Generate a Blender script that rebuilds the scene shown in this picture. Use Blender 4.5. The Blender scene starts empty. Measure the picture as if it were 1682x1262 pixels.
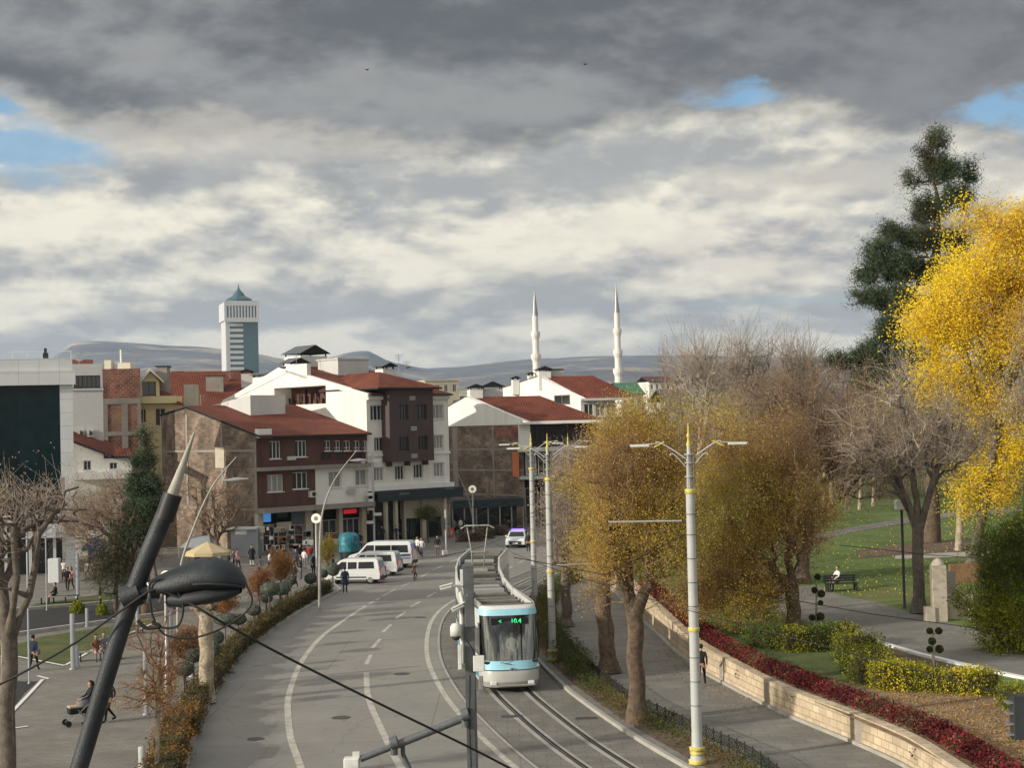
import bpy, bmesh, math, random
import numpy as np
from mathutils import Vector, Matrix
from mathutils.geometry import tessellate_polygon
scene = bpy.context.scene
COL = scene.collection
R = math.radians
# ---------------------------------------------------------------- camera
FPX, HCAM, ROLL = 2528.0, 11.3, 0.025
PITCH = math.atan((700 - 631) / FPX)
def cam_axes():
    r = Vector((math.cos(ROLL), 0, -math.sin(ROLL))); u = Vector((math.sin(ROLL), 0, math.cos(ROLL)))
    f = Vector((0, 1, 0))
    f2 = f * math.cos(PITCH) + u * math.sin(PITCH)
    u2 = u * math.cos(PITCH) - f * math.sin(PITCH)
    return r, u2, f2
CR, CU, CF = cam_axes()
CAM = Vector((0, 0, HCAM))
cd = bpy.data.cameras.new('camera'); cam = bpy.data.objects.new('camera', cd); COL.objects.link(cam)
m = Matrix((CR, CU, -CF)).transposed().to_4x4(); m.translation = CAM; cam.matrix_world = m
cd.sensor_width = 36; cd.lens = FPX / 1682 * 36; cd.clip_start = 0.5; cd.clip_end = 40000
scene.camera = cam
# ---------------------------------------------------------------- sun + exposure
SUN_EL, SUN_AZ = R(17), (-0.9, -0.43)      # direction towards the sun (x, y)
_n = math.hypot(*SUN_AZ)
TOSUN = Vector((SUN_AZ[0] / _n * math.cos(SUN_EL), SUN_AZ[1] / _n * math.cos(SUN_EL), math.sin(SUN_EL)))
sl = bpy.data.lights.new('sun', 'SUN'); sl.energy = 4.7; sl.angle = R(0.7); sl.color = (1, .91, .77)
so = bpy.data.objects.new('sun', sl); COL.objects.link(so)
so.rotation_euler = TOSUN.to_track_quat('Z', 'Y').to_euler()
scene.view_settings.view_transform = 'Standard'; scene.view_settings.look = 'None'
scene.view_settings.exposure = 0.0; scene.view_settings.gamma = 1
# ---------------------------------------------------------------- node helper
class NG:
    def __init__(s, tree): s.t = tree; s.n = tree.nodes; s.l = tree.links
    def put(s, sock, v):
        if hasattr(v, 'is_output'): s.l.new(v, sock)
        elif isinstance(v, (tuple, list)) and len(v) == 3 and sock.type == 'RGBA': sock.default_value = (*v, 1)
        else: sock.default_value = v
    def m(s, op, a, b=0.0, c=0.0):
        n = s.n.new('ShaderNodeMath'); n.operation = op
        s.put(n.inputs[0], a); s.put(n.inputs[1], b); s.put(n.inputs[2], c); return n.outputs[0]
    def add(s, a, b): return s.m('ADD', a, b)
    def sub(s, a, b): return s.m('SUBTRACT', a, b)
    def mul(s, a, b): return s.m('MULTIPLY', a, b)
    def sm(s, x, a, b, lo=0.0, hi=1.0):
        n = s.n.new('ShaderNodeMapRange'); n.interpolation_type = 'SMOOTHSTEP'
        s.put(n.inputs[0], x); n.inputs[1].default_value = a; n.inputs[2].default_value = b
        n.inputs[3].default_value = lo; n.inputs[4].default_value = hi; return n.outputs[0]
    def mix(s, f, a, b, mode='MIX'):
        n = s.n.new('ShaderNodeMix'); n.data_type = 'RGBA'; n.blend_type = mode
        s.put(n.inputs[0], f); s.put(n.inputs[6], a); s.put(n.inputs[7], b); return n.outputs[2]
    def noise(s, vec, scale, detail=4, rough=.55, dist=0.0, out=0):
        n = s.n.new('ShaderNodeTexNoise'); n.inputs['Scale'].default_value = scale; n.inputs['Detail'].default_value = detail
        n.inputs['Roughness'].default_value = rough; n.inputs['Distortion'].default_value = dist
        if vec is not None: s.l.new(vec, n.inputs['Vector'])
        return n.outputs[out]
    def xyz(s, x, y, z):
        n = s.n.new('ShaderNodeCombineXYZ'); s.put(n.inputs[0], x); s.put(n.inputs[1], y); s.put(n.inputs[2], z); return n.outputs[0]
    def sep(s, v):
        n = s.n.new('ShaderNodeSeparateXYZ'); s.l.new(v, n.inputs[0]); return n.outputs
# ---------------------------------------------------------------- world: sky texture with a cloud deck in direction space
w = bpy.data.worlds.new('World'); scene.world = w; w.use_nodes = True
g = NG(w.node_tree); g.n.clear()
sky = g.n.new('ShaderNodeTexSky'); sky.sky_type = 'NISHITA'; sky.sun_disc = False
sky.sun_elevation = SUN_EL; sky.sun_rotation = math.atan2(TOSUN.x, TOSUN.y); sky.altitude = 1000
sky.dust_density = 1.0
tc = g.n.new('ShaderNodeTexCoord'); D_ = tc.outputs['Generated']
sx, sy, sz = g.sep(D_)
az = g.m('ARCTAN2', sx, sy); el = g.m('ARCSINE', sz)
zz = g.add(g.m('MAXIMUM', sz, 0.0), 0.085)
pv = g.xyz(g.m('DIVIDE', sx, zz), g.m('DIVIDE', sy, zz), 0.0)
def vadd(v, o):
    n = g.n.new('ShaderNodeVectorMath'); n.operation = 'ADD'; g.l.new(v, n.inputs[0]); n.inputs[1].default_value = o; return n.outputs[0]
# cloud space: azimuth / height above the horizon, compressed towards the horizon like a receding deck
el2 = g.m('POWER', g.m('MAXIMUM', g.add(el, .02), .0001), .72)
av = g.xyz(az, g.mul(el2, 1.9), .37)
def puffs(v): return g.add(g.mul(g.noise(v, 5.2, 8, .52, .1), .72), g.mul(g.noise(v, 16.0, 8, .6, .1), .28))
n_a = puffs(av); n_b = puffs(vadd(av, (-.002, .018, 0))); n_c = puffs(vadd(av, (-.004, .048, 0)))
n_fin = g.noise(av, 9.0, 8, .55, .15)
n_col = g.noise(av, 24.0, 8, .58, .1)
n_edge = g.noise(av, 5.0, 8, .6, .1)
# lit upper edges, grey undersides: difference of density along the light
rel = g.add(g.mul(g.sub(n_a, n_b), 5.0), g.mul(g.sub(n_a, n_c), 3.2))
t = g.sm(g.add(g.add(.50, rel), g.mul(g.sub(n_edge, .5), 1.3)), -.05, 1.08)
t = g.m('MINIMUM', g.add(t, g.mul(g.sub(n_col, .5), .95)), 1.0); t = g.m('MAXIMUM', t, 0.0)
cloud = g.mix(t, (.43, .43, .415), (1.08, 1.0, .80))
# thin veil between the heaps
cloud = g.mix(g.mul(g.sm(n_a, .47, .36), .55), cloud, (.47, .48, .47))
# towards the horizon softer and greyer
hz = g.sm(el, -.01, .075)
cloud = g.mix(g.mul(g.sub(1.0, hz), .7), cloud, (.43, .455, .47))
# heavy grey deck overhead, out-of-view zenith set brighter to lift light on the ground
edge = g.add(g.add(g.add(el, g.mul(g.sub(n_edge, .5), .17)), g.mul(g.sub(n_a, .5), .10)), g.mul(az, -.01))
deck = g.mul(g.sm(edge, .178, .213), g.sm(el, .75, .36))
dk = g.mix(g.sm(g.add(g.add(.5, g.mul(rel, .5)), g.mul(g.sub(n_edge, .5), 1.3)), .15, 1.0), (.105, .108, .115), (.33, .325, .315))
dk = g.mix(g.mul(g.sm(az, .02, .30), .45), dk, (.15, .147, .157))
cloud = g.mix(deck, cloud, dk)
cloud = g.mix(g.sm(el, .36, .75), cloud, (.50, .51, .53))
def blob(px, py, rx, ry, amp=.9, nz=None):
    a0 = (px - 841) / FPX; e0 = (700 - .025 * (px - 841) - py) / FPX
    dx = g.mul(g.sub(az, a0), FPX / rx); dy = g.mul(g.sub(el, e0), FPX / ry)
    d = g.m('SQRT', g.add(g.mul(dx, dx), g.mul(dy, dy)))
    d = g.add(d, g.mul(g.sub(nz if nz is not None else n_col, .5), 9.0 * amp))
    return g.sm(d, 1.5, .35)
# a sunlit heap of cloud low on the right and small dark tufts
cloud = g.mix(g.mul(blob(1225, 420, 185, 46, .3, n_col), .7), cloud, g.mix(g.sm(g.add(.5, g.mul(rel, 1.0)), .1, .9), (.42, .41, .41), (.90, .80, .66)))
cloud = g.mix(g.mul(blob(265, 300, 52, 28, .5, n_col), .65), cloud, (.29, .295, .305))
cloud = g.mix(g.mul(blob(560, 300, 45, 42, .5, n_col), .6), cloud, (.29, .295, .305))
cloud = g.mix(g.mul(blob(330, 240, 330, 36, .4, n_col), .45), cloud, (.85, .77, .63))
cloud = g.mix(g.mul(blob(1350, 305, 280, 28, .4, n_col), .5), cloud, (.88, .79, .63))
# gaps of blue
gap = blob(50, 275, 140, 46, .3)
for b in ((1245, 168, 62, 18, .55), (1675, 208, 95, 24, .5), (30, 205, 60, 12, .6)):
    gap = g.m('MAXIMUM', gap, blob(*b))
gap2 = blob(1310, 497, 150, 8, .2)
blue = g.mix(1.0, sky.outputs[0], (.125, .15, .165), 'MULTIPLY')
blue = g.mix(.6, blue, (.20, .46, .72))
col = g.mix(g.mul(gap, .85), cloud, blue)
col = g.mix(g.mul(gap2, .7), col, (.42, .55, .58))
# brighter cloud around the sun; whole unseen sky behind the view raised for fill
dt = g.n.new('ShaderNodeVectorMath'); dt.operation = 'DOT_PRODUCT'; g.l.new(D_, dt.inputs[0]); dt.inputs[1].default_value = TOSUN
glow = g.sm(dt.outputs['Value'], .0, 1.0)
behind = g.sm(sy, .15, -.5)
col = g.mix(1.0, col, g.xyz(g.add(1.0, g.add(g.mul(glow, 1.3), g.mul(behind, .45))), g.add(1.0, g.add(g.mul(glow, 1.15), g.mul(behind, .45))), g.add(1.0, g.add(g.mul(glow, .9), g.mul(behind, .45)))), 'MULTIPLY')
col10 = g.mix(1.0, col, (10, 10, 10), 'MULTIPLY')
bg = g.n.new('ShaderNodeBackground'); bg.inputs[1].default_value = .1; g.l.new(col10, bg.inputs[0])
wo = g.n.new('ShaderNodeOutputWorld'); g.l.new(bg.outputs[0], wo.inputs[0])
# ---------------------------------------------------------------- pixel <-> place helpers
def ray(px, py):
    return (CF + CR * ((px - 841) / FPX) + CU * ((631 - py) / FPX))
def G(px, py, z=0.0):                                   # point on the level z
    d = ray(px, py); k = (z - HCAM) / d.z; return CAM + d * k
def PD(px, py, D):                                      # point at depth D (metres along +Y)
    d = ray(px, py); return CAM + d * (D / d.y)
def gz(x, y): return 1.05 + max(0.0, y - 60) * .02      # raised garden level
def PG(px, py, dz=0.0):
    d = ray(px, py); p = G(px, py, 1.05)
    if p.y > 60:
        k = (HCAM - 1.05 - dz + 1.2) / (-d.z + .02 * d.y); p = CAM + d * k
    else: p = G(px, py, 1.05 + dz)
    return p
# ---------------------------------------------------------------- object bookkeeping
OFF = {}
def tag(o, label=None, cat=None, group=None, kind=None):
    if label: o['label'] = label
    if cat: o['category'] = cat
    if group: o['group'] = group
    if kind: o['kind'] = kind
    return o
def thing(name, label, cat, loc=(0, 0, 0), group=None):
    o = bpy.data.objects.new(name, None); COL.objects.link(o); o.location = loc; o.empty_display_size = .2
    OFF[o.name] = Vector(loc); return tag(o, label, cat, group)
def link(name, me, parent=None, org=None):
    o = bpy.data.objects.new(name, me); COL.objects.link(o)
    if parent is not None:
        o.parent = parent; OFF[o.name] = OFF[parent.name]
    else: OFF[o.name] = Vector(org) if org is not None else Vector((0, 0, 0)); o.location = OFF[o.name]
    return o
def copy_tree(o, parent=None):
    c = o.copy(); COL.objects.link(c); c.parent = parent
    OFF[c.name] = OFF.get(o.name, Vector((0, 0, 0)))
    for ch in list(o.children): copy_tree(ch, c)
    return c
def structure(o): o['kind'] = 'structure'; return o
def auto_uv(me):
    uv = me.uv_layers.new(name='UVMap')
    n = len(me.polygons); nl = len(me.loops)
    co = np.empty(len(me.vertices) * 3); me.vertices.foreach_get('co', co); co = co.reshape(-1, 3)
    vi = np.empty(nl, int); me.loops.foreach_get('vertex_index', vi)
    nr = np.empty(n * 3); me.polygons.foreach_get('normal', nr); nr = nr.reshape(-1, 3)
    lt = np.empty(n, int); me.polygons.foreach_get('loop_total', lt)
    t = np.stack([-nr[:, 1], nr[:, 0], np.zeros(n)], 1); L = np.linalg.norm(t, axis=1)
    flat = L < .02; t[flat] = (1, 0, 0); L[flat] = 1; t /= L[:, None]
    b = np.cross(nr, t)
    pi = np.repeat(np.arange(n), lt); c = co[vi]
    out = np.stack([(c * t[pi]).sum(1), (c * b[pi]).sum(1)], 1)
    uv.data.foreach_set('uv', out.ravel())
def np_mesh(name, V, F, mats, mi=None, smooth=False, uv=False):
    V = np.asarray(V, float); F = np.asarray(F, int); k = F.shape[1]
    me = bpy.data.meshes.new(name); me.vertices.add(len(V)); me.vertices.foreach_set('co', V.ravel())
    me.loops.add(F.size); me.loops.foreach_set('vertex_index', F.ravel())
    me.polygons.add(len(F)); me.polygons.foreach_set('loop_start', np.arange(0, F.size, k))
    me.polygons.foreach_set('loop_total', np.full(len(F), k))
    for m_ in mats: me.materials.append(m_)
    if mi is not None: me.polygons.foreach_set('material_index', np.asarray(mi, int))
    if smooth: me.polygons.foreach_set('use_smooth', np.ones(len(F), bool))
    me.update(calc_edges=True)
    if uv: auto_uv(me)
    return me
class MB:
    def __init__(s): s.v = []; s.f = []; s.mi = []; s.sm = []
    def add(s, vs, fs, mi=0, smooth=False):
        b = len(s.v); s.v += [Vector(v) for v in vs]
        for f in fs: s.f.append([b + i for i in f]); s.mi.append(mi); s.sm.append(smooth)
        return s
    def quad(s, a, b, c, d, mi=0): return s.add([a, b, c, d], [(0, 1, 2, 3)], mi)
    def poly(s, pts, mi=0): return s.add(pts, [tuple(range(len(pts)))], mi)
    def box(s, c, size, mi=0, rz=0.0, axes=None):
        c = Vector(c); hx, hy, hz = [q / 2 for q in size]
        if axes is None: ax = (Vector((math.cos(rz), math.sin(rz), 0)), Vector((-math.sin(rz), math.cos(rz), 0)), Vector((0, 0, 1)))
        else: ax = axes
        vs = [c + ax[0] * (hx * i) + ax[1] * (hy * j) + ax[2] * (hz * k) for k in (-1, 1) for j in (-1, 1) for i in (-1, 1)]
        return s.add(vs, [(0, 2, 3, 1), (4, 5, 7, 6), (0, 1, 5, 4), (2, 6, 7, 3), (0, 4, 6, 2), (1, 3, 7, 5)], mi)
    def prism(s, pts, z0, z1, mi=0, mtop=None):             # polygon (ccw from above) extruded
        n = len(pts); b = [Vector((p[0], p[1], z0)) for p in pts]; tt = [Vector((p[0], p[1], z1)) for p in pts]
        s.add(b + tt, [(i, (i + 1) % n, n + (i + 1) % n, n + i) for i in range(n)], mi)
        tri = tessellate_polygon([tt])
        s.add(tt, [tuple(q) for q in tri], mi if mtop is None else mtop); s.add(b, [tuple(reversed(q)) for q in tri], mi); return s
    def tube(s, pts, rad, n=8, mi=0, cap=True, smooth=True):
        pts = [Vector(p) for p in pts]; k = len(pts)
        if not hasattr(rad, '__len__'): rad = [rad] * k
        d0 = (pts[1] - pts[0]).normalized(); ref = Vector((0, 0, 1)) if abs(d0.z) < .9 else Vector((1, 0, 0))
        x = d0.cross(ref).normalized(); vs = []
        for i in range(k):
            d = (pts[min(i + 1, k - 1)] - pts[max(i - 1, 0)]).normalized()
            x = (x - d * x.dot(d)).normalized(); y = d.cross(x)
            for j in range(n):
                a = 2 * math.pi * j / n; vs.append(pts[i] + (x * math.cos(a) + y * math.sin(a)) * rad[i])
        fs = [(i * n + j, i * n + (j + 1) % n, (i + 1) * n + (j + 1) % n, (i + 1) * n + j) for i in range(k - 1) for j in range(n)]
        s.add(vs, fs, mi, smooth)
        if cap:
            s.add(vs[:n], [tuple(range(n))[::-1]], mi); s.add(vs[-n:], [tuple(range(n))], mi)
        return s
    def lathe(s, o, prof, n=16, mi=0, smooth=True):          # prof [(r, z)] about vertical axis at o
        o = Vector(o); vs = []
        for r, z in prof:
            for j in range(n):
                a = 2 * math.pi * j / n; vs.append(o + Vector((r * math.cos(a), r * math.sin(a), z)))
        fs = [(i * n + j, i * n + (j + 1) % n, (i + 1) * n + (j + 1) % n, (i + 1) * n + j) for i in range(len(prof) - 1) for j in range(n)]
        return s.add(vs, fs, mi, smooth)
    def ball(s, c, r, n=10, mi=0, jit=0, rng=None):
        c = Vector(c); r = Vector(r) if hasattr(r, '__len__') else Vector((r, r, r)); vs = []; h = n // 2
        for i in range(h + 1):
            th = math.pi * i / h
            for j in range(n):
                a = 2 * math.pi * j / n; q = 1 + (rng.uniform(-jit, jit) if jit else 0)
                vs.append(c + Vector((r.x * math.sin(th) * math.cos(a) * q, r.y * math.sin(th) * math.sin(a) * q, -r.z * math.cos(th) * q)))
        fs = [(i * n + j, i * n + (j + 1) % n, (i + 1) * n + (j + 1) % n, (i + 1) * n + j) for i in range(h) for j in range(n)]
        return s.add(vs, fs, mi, True)
    def ribbon(s, pts, offa, offb, z, mi=0):                 # flat strip along pts between side offsets (left positive)
        pts = [Vector((p[0], p[1], 0)) for p in pts]; L = []; Rr = []
        for i, p in enumerate(pts):
            d = (pts[min(i + 1, len(pts) - 1)] - pts[max(i - 1, 0)]).normalized(); nn = Vector((-d.y, d.x, 0))
            L.append(p + nn * offa + Vector((0, 0, z))); Rr.append(p + nn * offb + Vector((0, 0, z)))
        for i in range(len(pts) - 1): s.quad(Rr[i], Rr[i + 1], L[i + 1], L[i], mi)
        return s
    def build(s, name, mats, parent=None, uv=False, bevel=0, org=None):
        if not isinstance(mats, (list, tuple)): mats = [mats]
        o_ = OFF[parent.name] if parent is not None else (Vector(org) if org is not None else Vector((0, 0, 0)))
        me = bpy.data.meshes.new(name); me.from_pydata([v - o_ for v in s.v], [], s.f)
        for m_ in mats: me.materials.append(m_)
        me.polygons.foreach_set('material_index', s.mi); me.polygons.foreach_set('use_smooth', s.sm); me.update()
        if uv: auto_uv(me)
        o = link(name, me, parent, org)
        if bevel:
            b = o.modifiers.new('bevel', 'BEVEL'); b.width = bevel; b.segments = 2; b.limit_method = 'ANGLE'; b.angle_limit = R(35)
        return o
def spline(pts, per=8):
    pts = [Vector(p) for p in pts]; out = []
    P = [pts[0] * 2 - pts[1]] + pts + [pts[-1] * 2 - pts[-2]]
    for i in range(1, len(P) - 2):
        for k in range(per):
            t = k / per; a, b, c, d = P[i - 1], P[i], P[i + 1], P[i + 2]
            out.append(.5 * ((2 * b) + (c - a) * t + (2 * a - 5 * b + 4 * c - d) * t * t + (3 * b - a - 3 * c + d) * t ** 3))
    out.append(pts[-1]); return out
# ---------------------------------------------------------------- materials
M = {}
def mat(name, col, rough=.8, var=.18, scale=1.0, col2=None, f2=.5, bump=0.0, bscale=None, metal=0.0, spec=.3, emit=None, streak=False):
    m = bpy.data.materials.new(name); m.use_nodes = True; g = NG(m.node_tree); b = g.n['Principled BSDF']
    b.inputs['Roughness'].default_value = rough; b.inputs['Metallic'].default_value = metal
    b.inputs['Specular IOR Level'].default_value = spec
    geo = g.n.new('ShaderNodeNewGeometry'); P = geo.outputs['Position']
    if streak:
        mp = g.n.new('ShaderNodeMapping'); mp.inputs['Scale'].default_value = (1, 1, .12); g.l.new(P, mp.inputs[0]); PP = mp.outputs[0]
    else: PP = P
    n1 = g.noise(PP, scale, 5, .6, .3); n2 = g.noise(P, scale * 9, 3, .6)
    k = g.add(g.mul(n1, .65), g.mul(n2, .35))
    dark = tuple(c * (1 - var) for c in col); lite = tuple(min(1, c * (1 + var)) for c in col)
    c = g.mix(g.sm(k, .32, .68), dark, lite)
    if col2: c = g.mix(g.mul(g.sm(g.noise(PP, scale * .6, 6, .65, .5, 0), .5, .66), f2), c, col2)
    g.put(b.inputs['Base Color'], c)
    if bump:
        bp = g.n.new('ShaderNodeBump'); bp.inputs['Strength'].default_value = bump; bp.inputs['Distance'].default_value = .03
        g.l.new(g.noise(P, bscale or scale * 12, 5, .6), bp.inputs['Height']); g.l.new(bp.outputs[0], b.inputs['Normal'])
    if emit: b.inputs['Emission Color'].default_value = (*emit[0], 1); b.inputs['Emission Strength'].default_value = emit[1]
    M[name] = m; return m
def brickmat(name, c1, c2, mortar, bw=.24, bh=.075, ms=.012, patch=None, pf=.6, rough=.9, off=.5, bias=0.0, bump=.3, var=.35):
    m = bpy.data.materials.new(name); m.use_nodes = True; g = NG(m.node_tree); b = g.n['Principled BSDF']
    b.inputs['Roughness'].default_value = rough; b.inputs['Specular IOR Level'].default_value = .2
    uv = g.n.new('ShaderNodeTexCoord').outputs['UV']
    br = g.n.new('ShaderNodeTexBrick'); g.l.new(uv, br.inputs['Vector']); br.offset = off
    for k, v in (('Color1', c1), ('Color2', c2), ('Mortar', mortar)): br.inputs[k].default_value = (*v, 1)
    br.inputs['Scale'].default_value = 1; br.inputs['Brick Width'].default_value = bw; br.inputs['Row Height'].default_value = bh
    br.inputs['Mortar Size'].default_value = ms; br.inputs['Bias'].default_value = bias
    P = g.n.new('ShaderNodeNewGeometry').outputs['Position']
    k = g.noise(P, .5, 6, .65, .5); c = g.mix(1.0, br.outputs['Color'], g.mix(g.sm(k, .3, .7), (1 - var,) * 3, (1 + var * .6,) * 3), 'MULTIPLY')
    if patch: c = g.mix(g.mul(g.sm(g.noise(P, .33, 5, .6, .8), .5, .62), pf), c, patch)
    g.put(b.inputs['Base Color'], c)
    bp = g.n.new('ShaderNodeBump'); bp.inputs['Strength'].default_value = bump; bp.inputs['Distance'].default_value = .02
    bp.invert = True; g.l.new(br.outputs['Fac'], bp.inputs['Height']); g.l.new(bp.outputs[0], b.inputs['Normal'])
    M[name] = m; return m
mat('asphalt', (.235, .224, .20), .85, .08, .25, (.20, .19, .168), .5, .25, 22)
mat('marking', (.44, .42, .36), .8, .2, 2.5, (.25, .235, .20), .8)
mat('earth', (.14, .12, .09), .95, .2, .3)
brickmat('paving', (.24, .222, .19), (.195, .182, .157), (.11, .105, .095), .4, .2, .012, (.15, .145, .13), .5, .85, .5, 0, .15, .18)
brickmat('slab_paving', (.21, .20, .175), (.185, .178, .16), (.12, .115, .10), 1.1, .55, .014, (.16, .15, .13), .5, .85, .5, 0, .15, .2)
brickmat('track_paving', (.20, .19, .168), (.175, .165, .145), (.11, .105, .09), .9, .45, .014, (.14, .13, .115), .5, .85, .5, 0, .15, .22)
mat('kerb', (.34, .325, .29), .85, .15, 1.2)
mat('rail_steel', (.22, .21, .20), .3, .2, 3, metal=.85)
mat('rail_groove', (.02, .02, .02), .9)
mat('soil', (.12, .085, .06), .95, .3, 2.0, (.22, .15, .085), .6, .5)
mat('leaf_litter', (.21, .145, .085), .95, .3, 2.5, (.32, .23, .12), .7, .5)
mat('lawn', (.075, .095, .03), .95, .3, .7, (.15, .12, .045), .75, .6, 30)
mat('lawn_far', (.095, .14, .035), .95, .3, .25, (.17, .155, .06), .6, .6, 30)
mat('white_wall', (.72, .71, .665), .85, .07, .5, (.55, .54, .49), .5, streak=True)
mat('white_trim', (.72, .72, .70), .7, .05, 1)
mat('grey_panel', (.56, .58, .59), .45, .05, .5, streak=True)
mat('grey_wall', (.50, .50, .49), .8, .07, .4, (.40, .40, .39), .4, streak=True)
mat('cream_wall', (.62, .54, .30), .85, .06, .5)
mat('cream_light', (.64, .61, .48), .85, .06, .5)
mat('brown_clad', (.10, .047, .036), .65, .22, .8, (.065, .034, .028), .5, streak=True)
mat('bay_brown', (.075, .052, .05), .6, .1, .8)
mat('concrete', (.26, .235, .205), .9, .15, .6, (.26, .24, .21), .5, .2)
mat('beige_stone', (.44, .40, .31), .85, .12, .8)
mat('dark_metal', (.03, .032, .035), .5, .1, 2, metal=.3)
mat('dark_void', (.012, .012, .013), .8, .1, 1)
mat('dark_fascia', (.022, .034, .038), .5, .1, 1)
mat('black_cap', (.035, .04, .045), .6, .15, 1)
mat('slate_cap', (.10, .11, .125), .55, .15, 1)
mat('glass_dark', (.02, .026, .03), .08, .3, .6, spec=.6)
mat('glass_teal', (.004, .014, .016), .1, .5, .12, spec=.12)
mat('glass_curtain', (.28, .28, .27), .3, .35, 1.2, spec=.5, streak=True)
mat('glass_tower', (.05, .115, .14), .2, .2, .05, spec=.6)
mat('window_frame', (.66, .66, .64), .5, .05, 1)
mat('steel_grey', (.30, .305, .305), .4, .1, 2, metal=.5)
mat('pole_grey', (.40, .41, .40), .5, .06, 3, (.30, .31, .30), .4)
mat('pole_dark', (.02, .025, .031), .5, .25, 5, (.045, .05, .055), .5, .25, 60, spec=.4)
mat('pole_tip', (.32, .31, .27), .55, .2, 5, (.20, .19, .16), .6)
mat('galv', (.12, .13, .14), .5, .2, 5, (.075, .08, .085), .6, metal=.35)
mat('gold', (.56, .48, .12), .45, .25, 6, (.30, .25, .08), .6)
mat('white_plastic', (.60, .61, .58), .5, .12, 6, (.40, .40, .37), .4)
mat('lamp_glass', (.85, .83, .70), .4, .03, 2, emit=((1, .95, .8), .25))
mat('black_rubber', (.014, .014, .014), .75, .2, 3)
mat('cable', (.02, .02, .02), .6)
mat('wood', (.20, .12, .06), .7, .25, 3)
mat('red_plastic', (.60, .035, .02), .45, .1, 3)
mat('sign_red', (.65, .02, .03), .4, .05, 3, emit=((1, .03, .05), .25))
mat('sign_blue', (.08, .30, .75), .4, .05, 3, emit=((.1, .4, 1), .35))
mat('sign_white', (.75, .75, .72), .5, .05, 3)
mat('kiosk_teal', (.015, .13, .17), .5, .35, 3, (.12, .38, .42), .6)
mat('tan_canvas', (.52, .42, .25), .85, .08, 1)
mat('grey_canvas', (.30, .32, .34), .85, .08, 1)
mat('blue_canvas', (.02, .03, .12), .8, .1, 1)
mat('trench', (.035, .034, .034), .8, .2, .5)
mat('stone_wall_top', (.44, .39, .31), .9, .12, 1)
brickmat('red_tiles', (.27, .075, .038), (.21, .058, .032), (.085, .028, .02), .30, .34, .05, (.13, .045, .03), .45, .8, .0, 0, .6, .3)
brickmat('stone_brick', (.29, .215, .16), (.16, .118, .09), (.23, .185, .145), .62, .27, .035, (.115, .09, .072), .65, .95, .5, 0, .6, .55)
brickmat('red_brick', (.32, .095, .06), (.17, .055, .04), (.26, .19, .15), .52, .24, .04, (.27, .18, .13), .55, .95, .5, 0, .5, .5)
brickmat('garden_stone', (.56, .455, .32), (.42, .34, .24), (.30, .245, .17), .55, .27, .018, (.44, .37, .27), .35, .95, .5, 0, .5, .25)
brickmat('bright_panel', (.58, .60, .61), (.54, .56, .57), (.34, .35, .36), 1.6, 1.1, .018, None, .5, .5, .0, 0, .1, .06)
mat('bark', (.115, .083, .058), .95, .4, 5, (.055, .042, .032), .7, 1.0, 16)
mat('bark_grey', (.125, .105, .085), .95, .35, 4, (.07, .06, .05), .6, .9, 16)
mat('bark_pale', (.36, .30, .22), .9, .4, 4, (.10, .08, .06), .85, .9, 14)
mat('twig_brown', (.24, .175, .125), .95, .3, 2)
mat('twig_grey', (.36, .30, .25), .95, .25, 2)
mat('twig_red', (.26, .13, .08), .95, .3, 2)
def leafmat(name, col, var=.22, tr=.48):
    m = bpy.data.materials.new(name); m.use_nodes = True; g = NG(m.node_tree); b = g.n['Principled BSDF']
    b.inputs['Roughness'].default_value = .7; b.inputs['Specular IOR Level'].default_value = .2
    P = g.n.new('ShaderNodeNewGeometry').outputs['Position']
    k = g.add(g.mul(g.noise(P, 5.0, 2), .5), g.mul(g.noise(P, .55, 3), .5))
    c = g.mix(g.sm(k, .36, .64), tuple(q * (1 - var) for q in col), tuple(q * (1 + var) for q in col))
    g.put(b.inputs['Base Color'], c)
    tb = g.n.new('ShaderNodeBsdfTranslucent'); g.put(tb.inputs[0], c)
    mx = g.n.new('ShaderNodeMixShader'); mx.inputs[0].default_value = tr
    g.l.new(b.outputs[0], mx.inputs[1]); g.l.new(tb.outputs[0], mx.inputs[2]); g.l.new(mx.outputs[0], g.n['Material Output'].inputs[0])
    M[name] = m; return m
leafmat('leaf_ochre', (.64, .45, .08)); leafmat('leaf_amber', (.50, .31, .08)); leafmat('leaf_olive', (.47, .42, .08))
mat('twig_amber', (.27, .185, .10), .95, .25, 2)
leafmat('leaf_brown', (.28, .175, .095)); leafmat('leaf_tan', (.44, .33, .22)); leafmat('leaf_yellow', (.93, .74, .05), .15, .5); leafmat('leaf_gold', (.80, .58, .05), .2, .5)
leafmat('leaf_green', (.10, .15, .03)); leafmat('leaf_pine', (.065, .095, .05), .45, .15); leafmat('leaf_cypress', (.13, .16, .03), .4)
leafmat('leaf_lime', (.38, .37, .03)); leafmat('leaf_red', (.105, .016, .017), .6, .2); leafmat('leaf_crimson', (.26, .022, .035), .5, .2)
leafmat('leaf_hedge', (.055, .05, .02), .4, .2); leafmat('leaf_rust', (.28, .13, .05), .4); leafmat('leaf_sage', (.13, .15, .12), .25, .15)
leafmat('leaf_orange', (.40, .20, .04))

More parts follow.
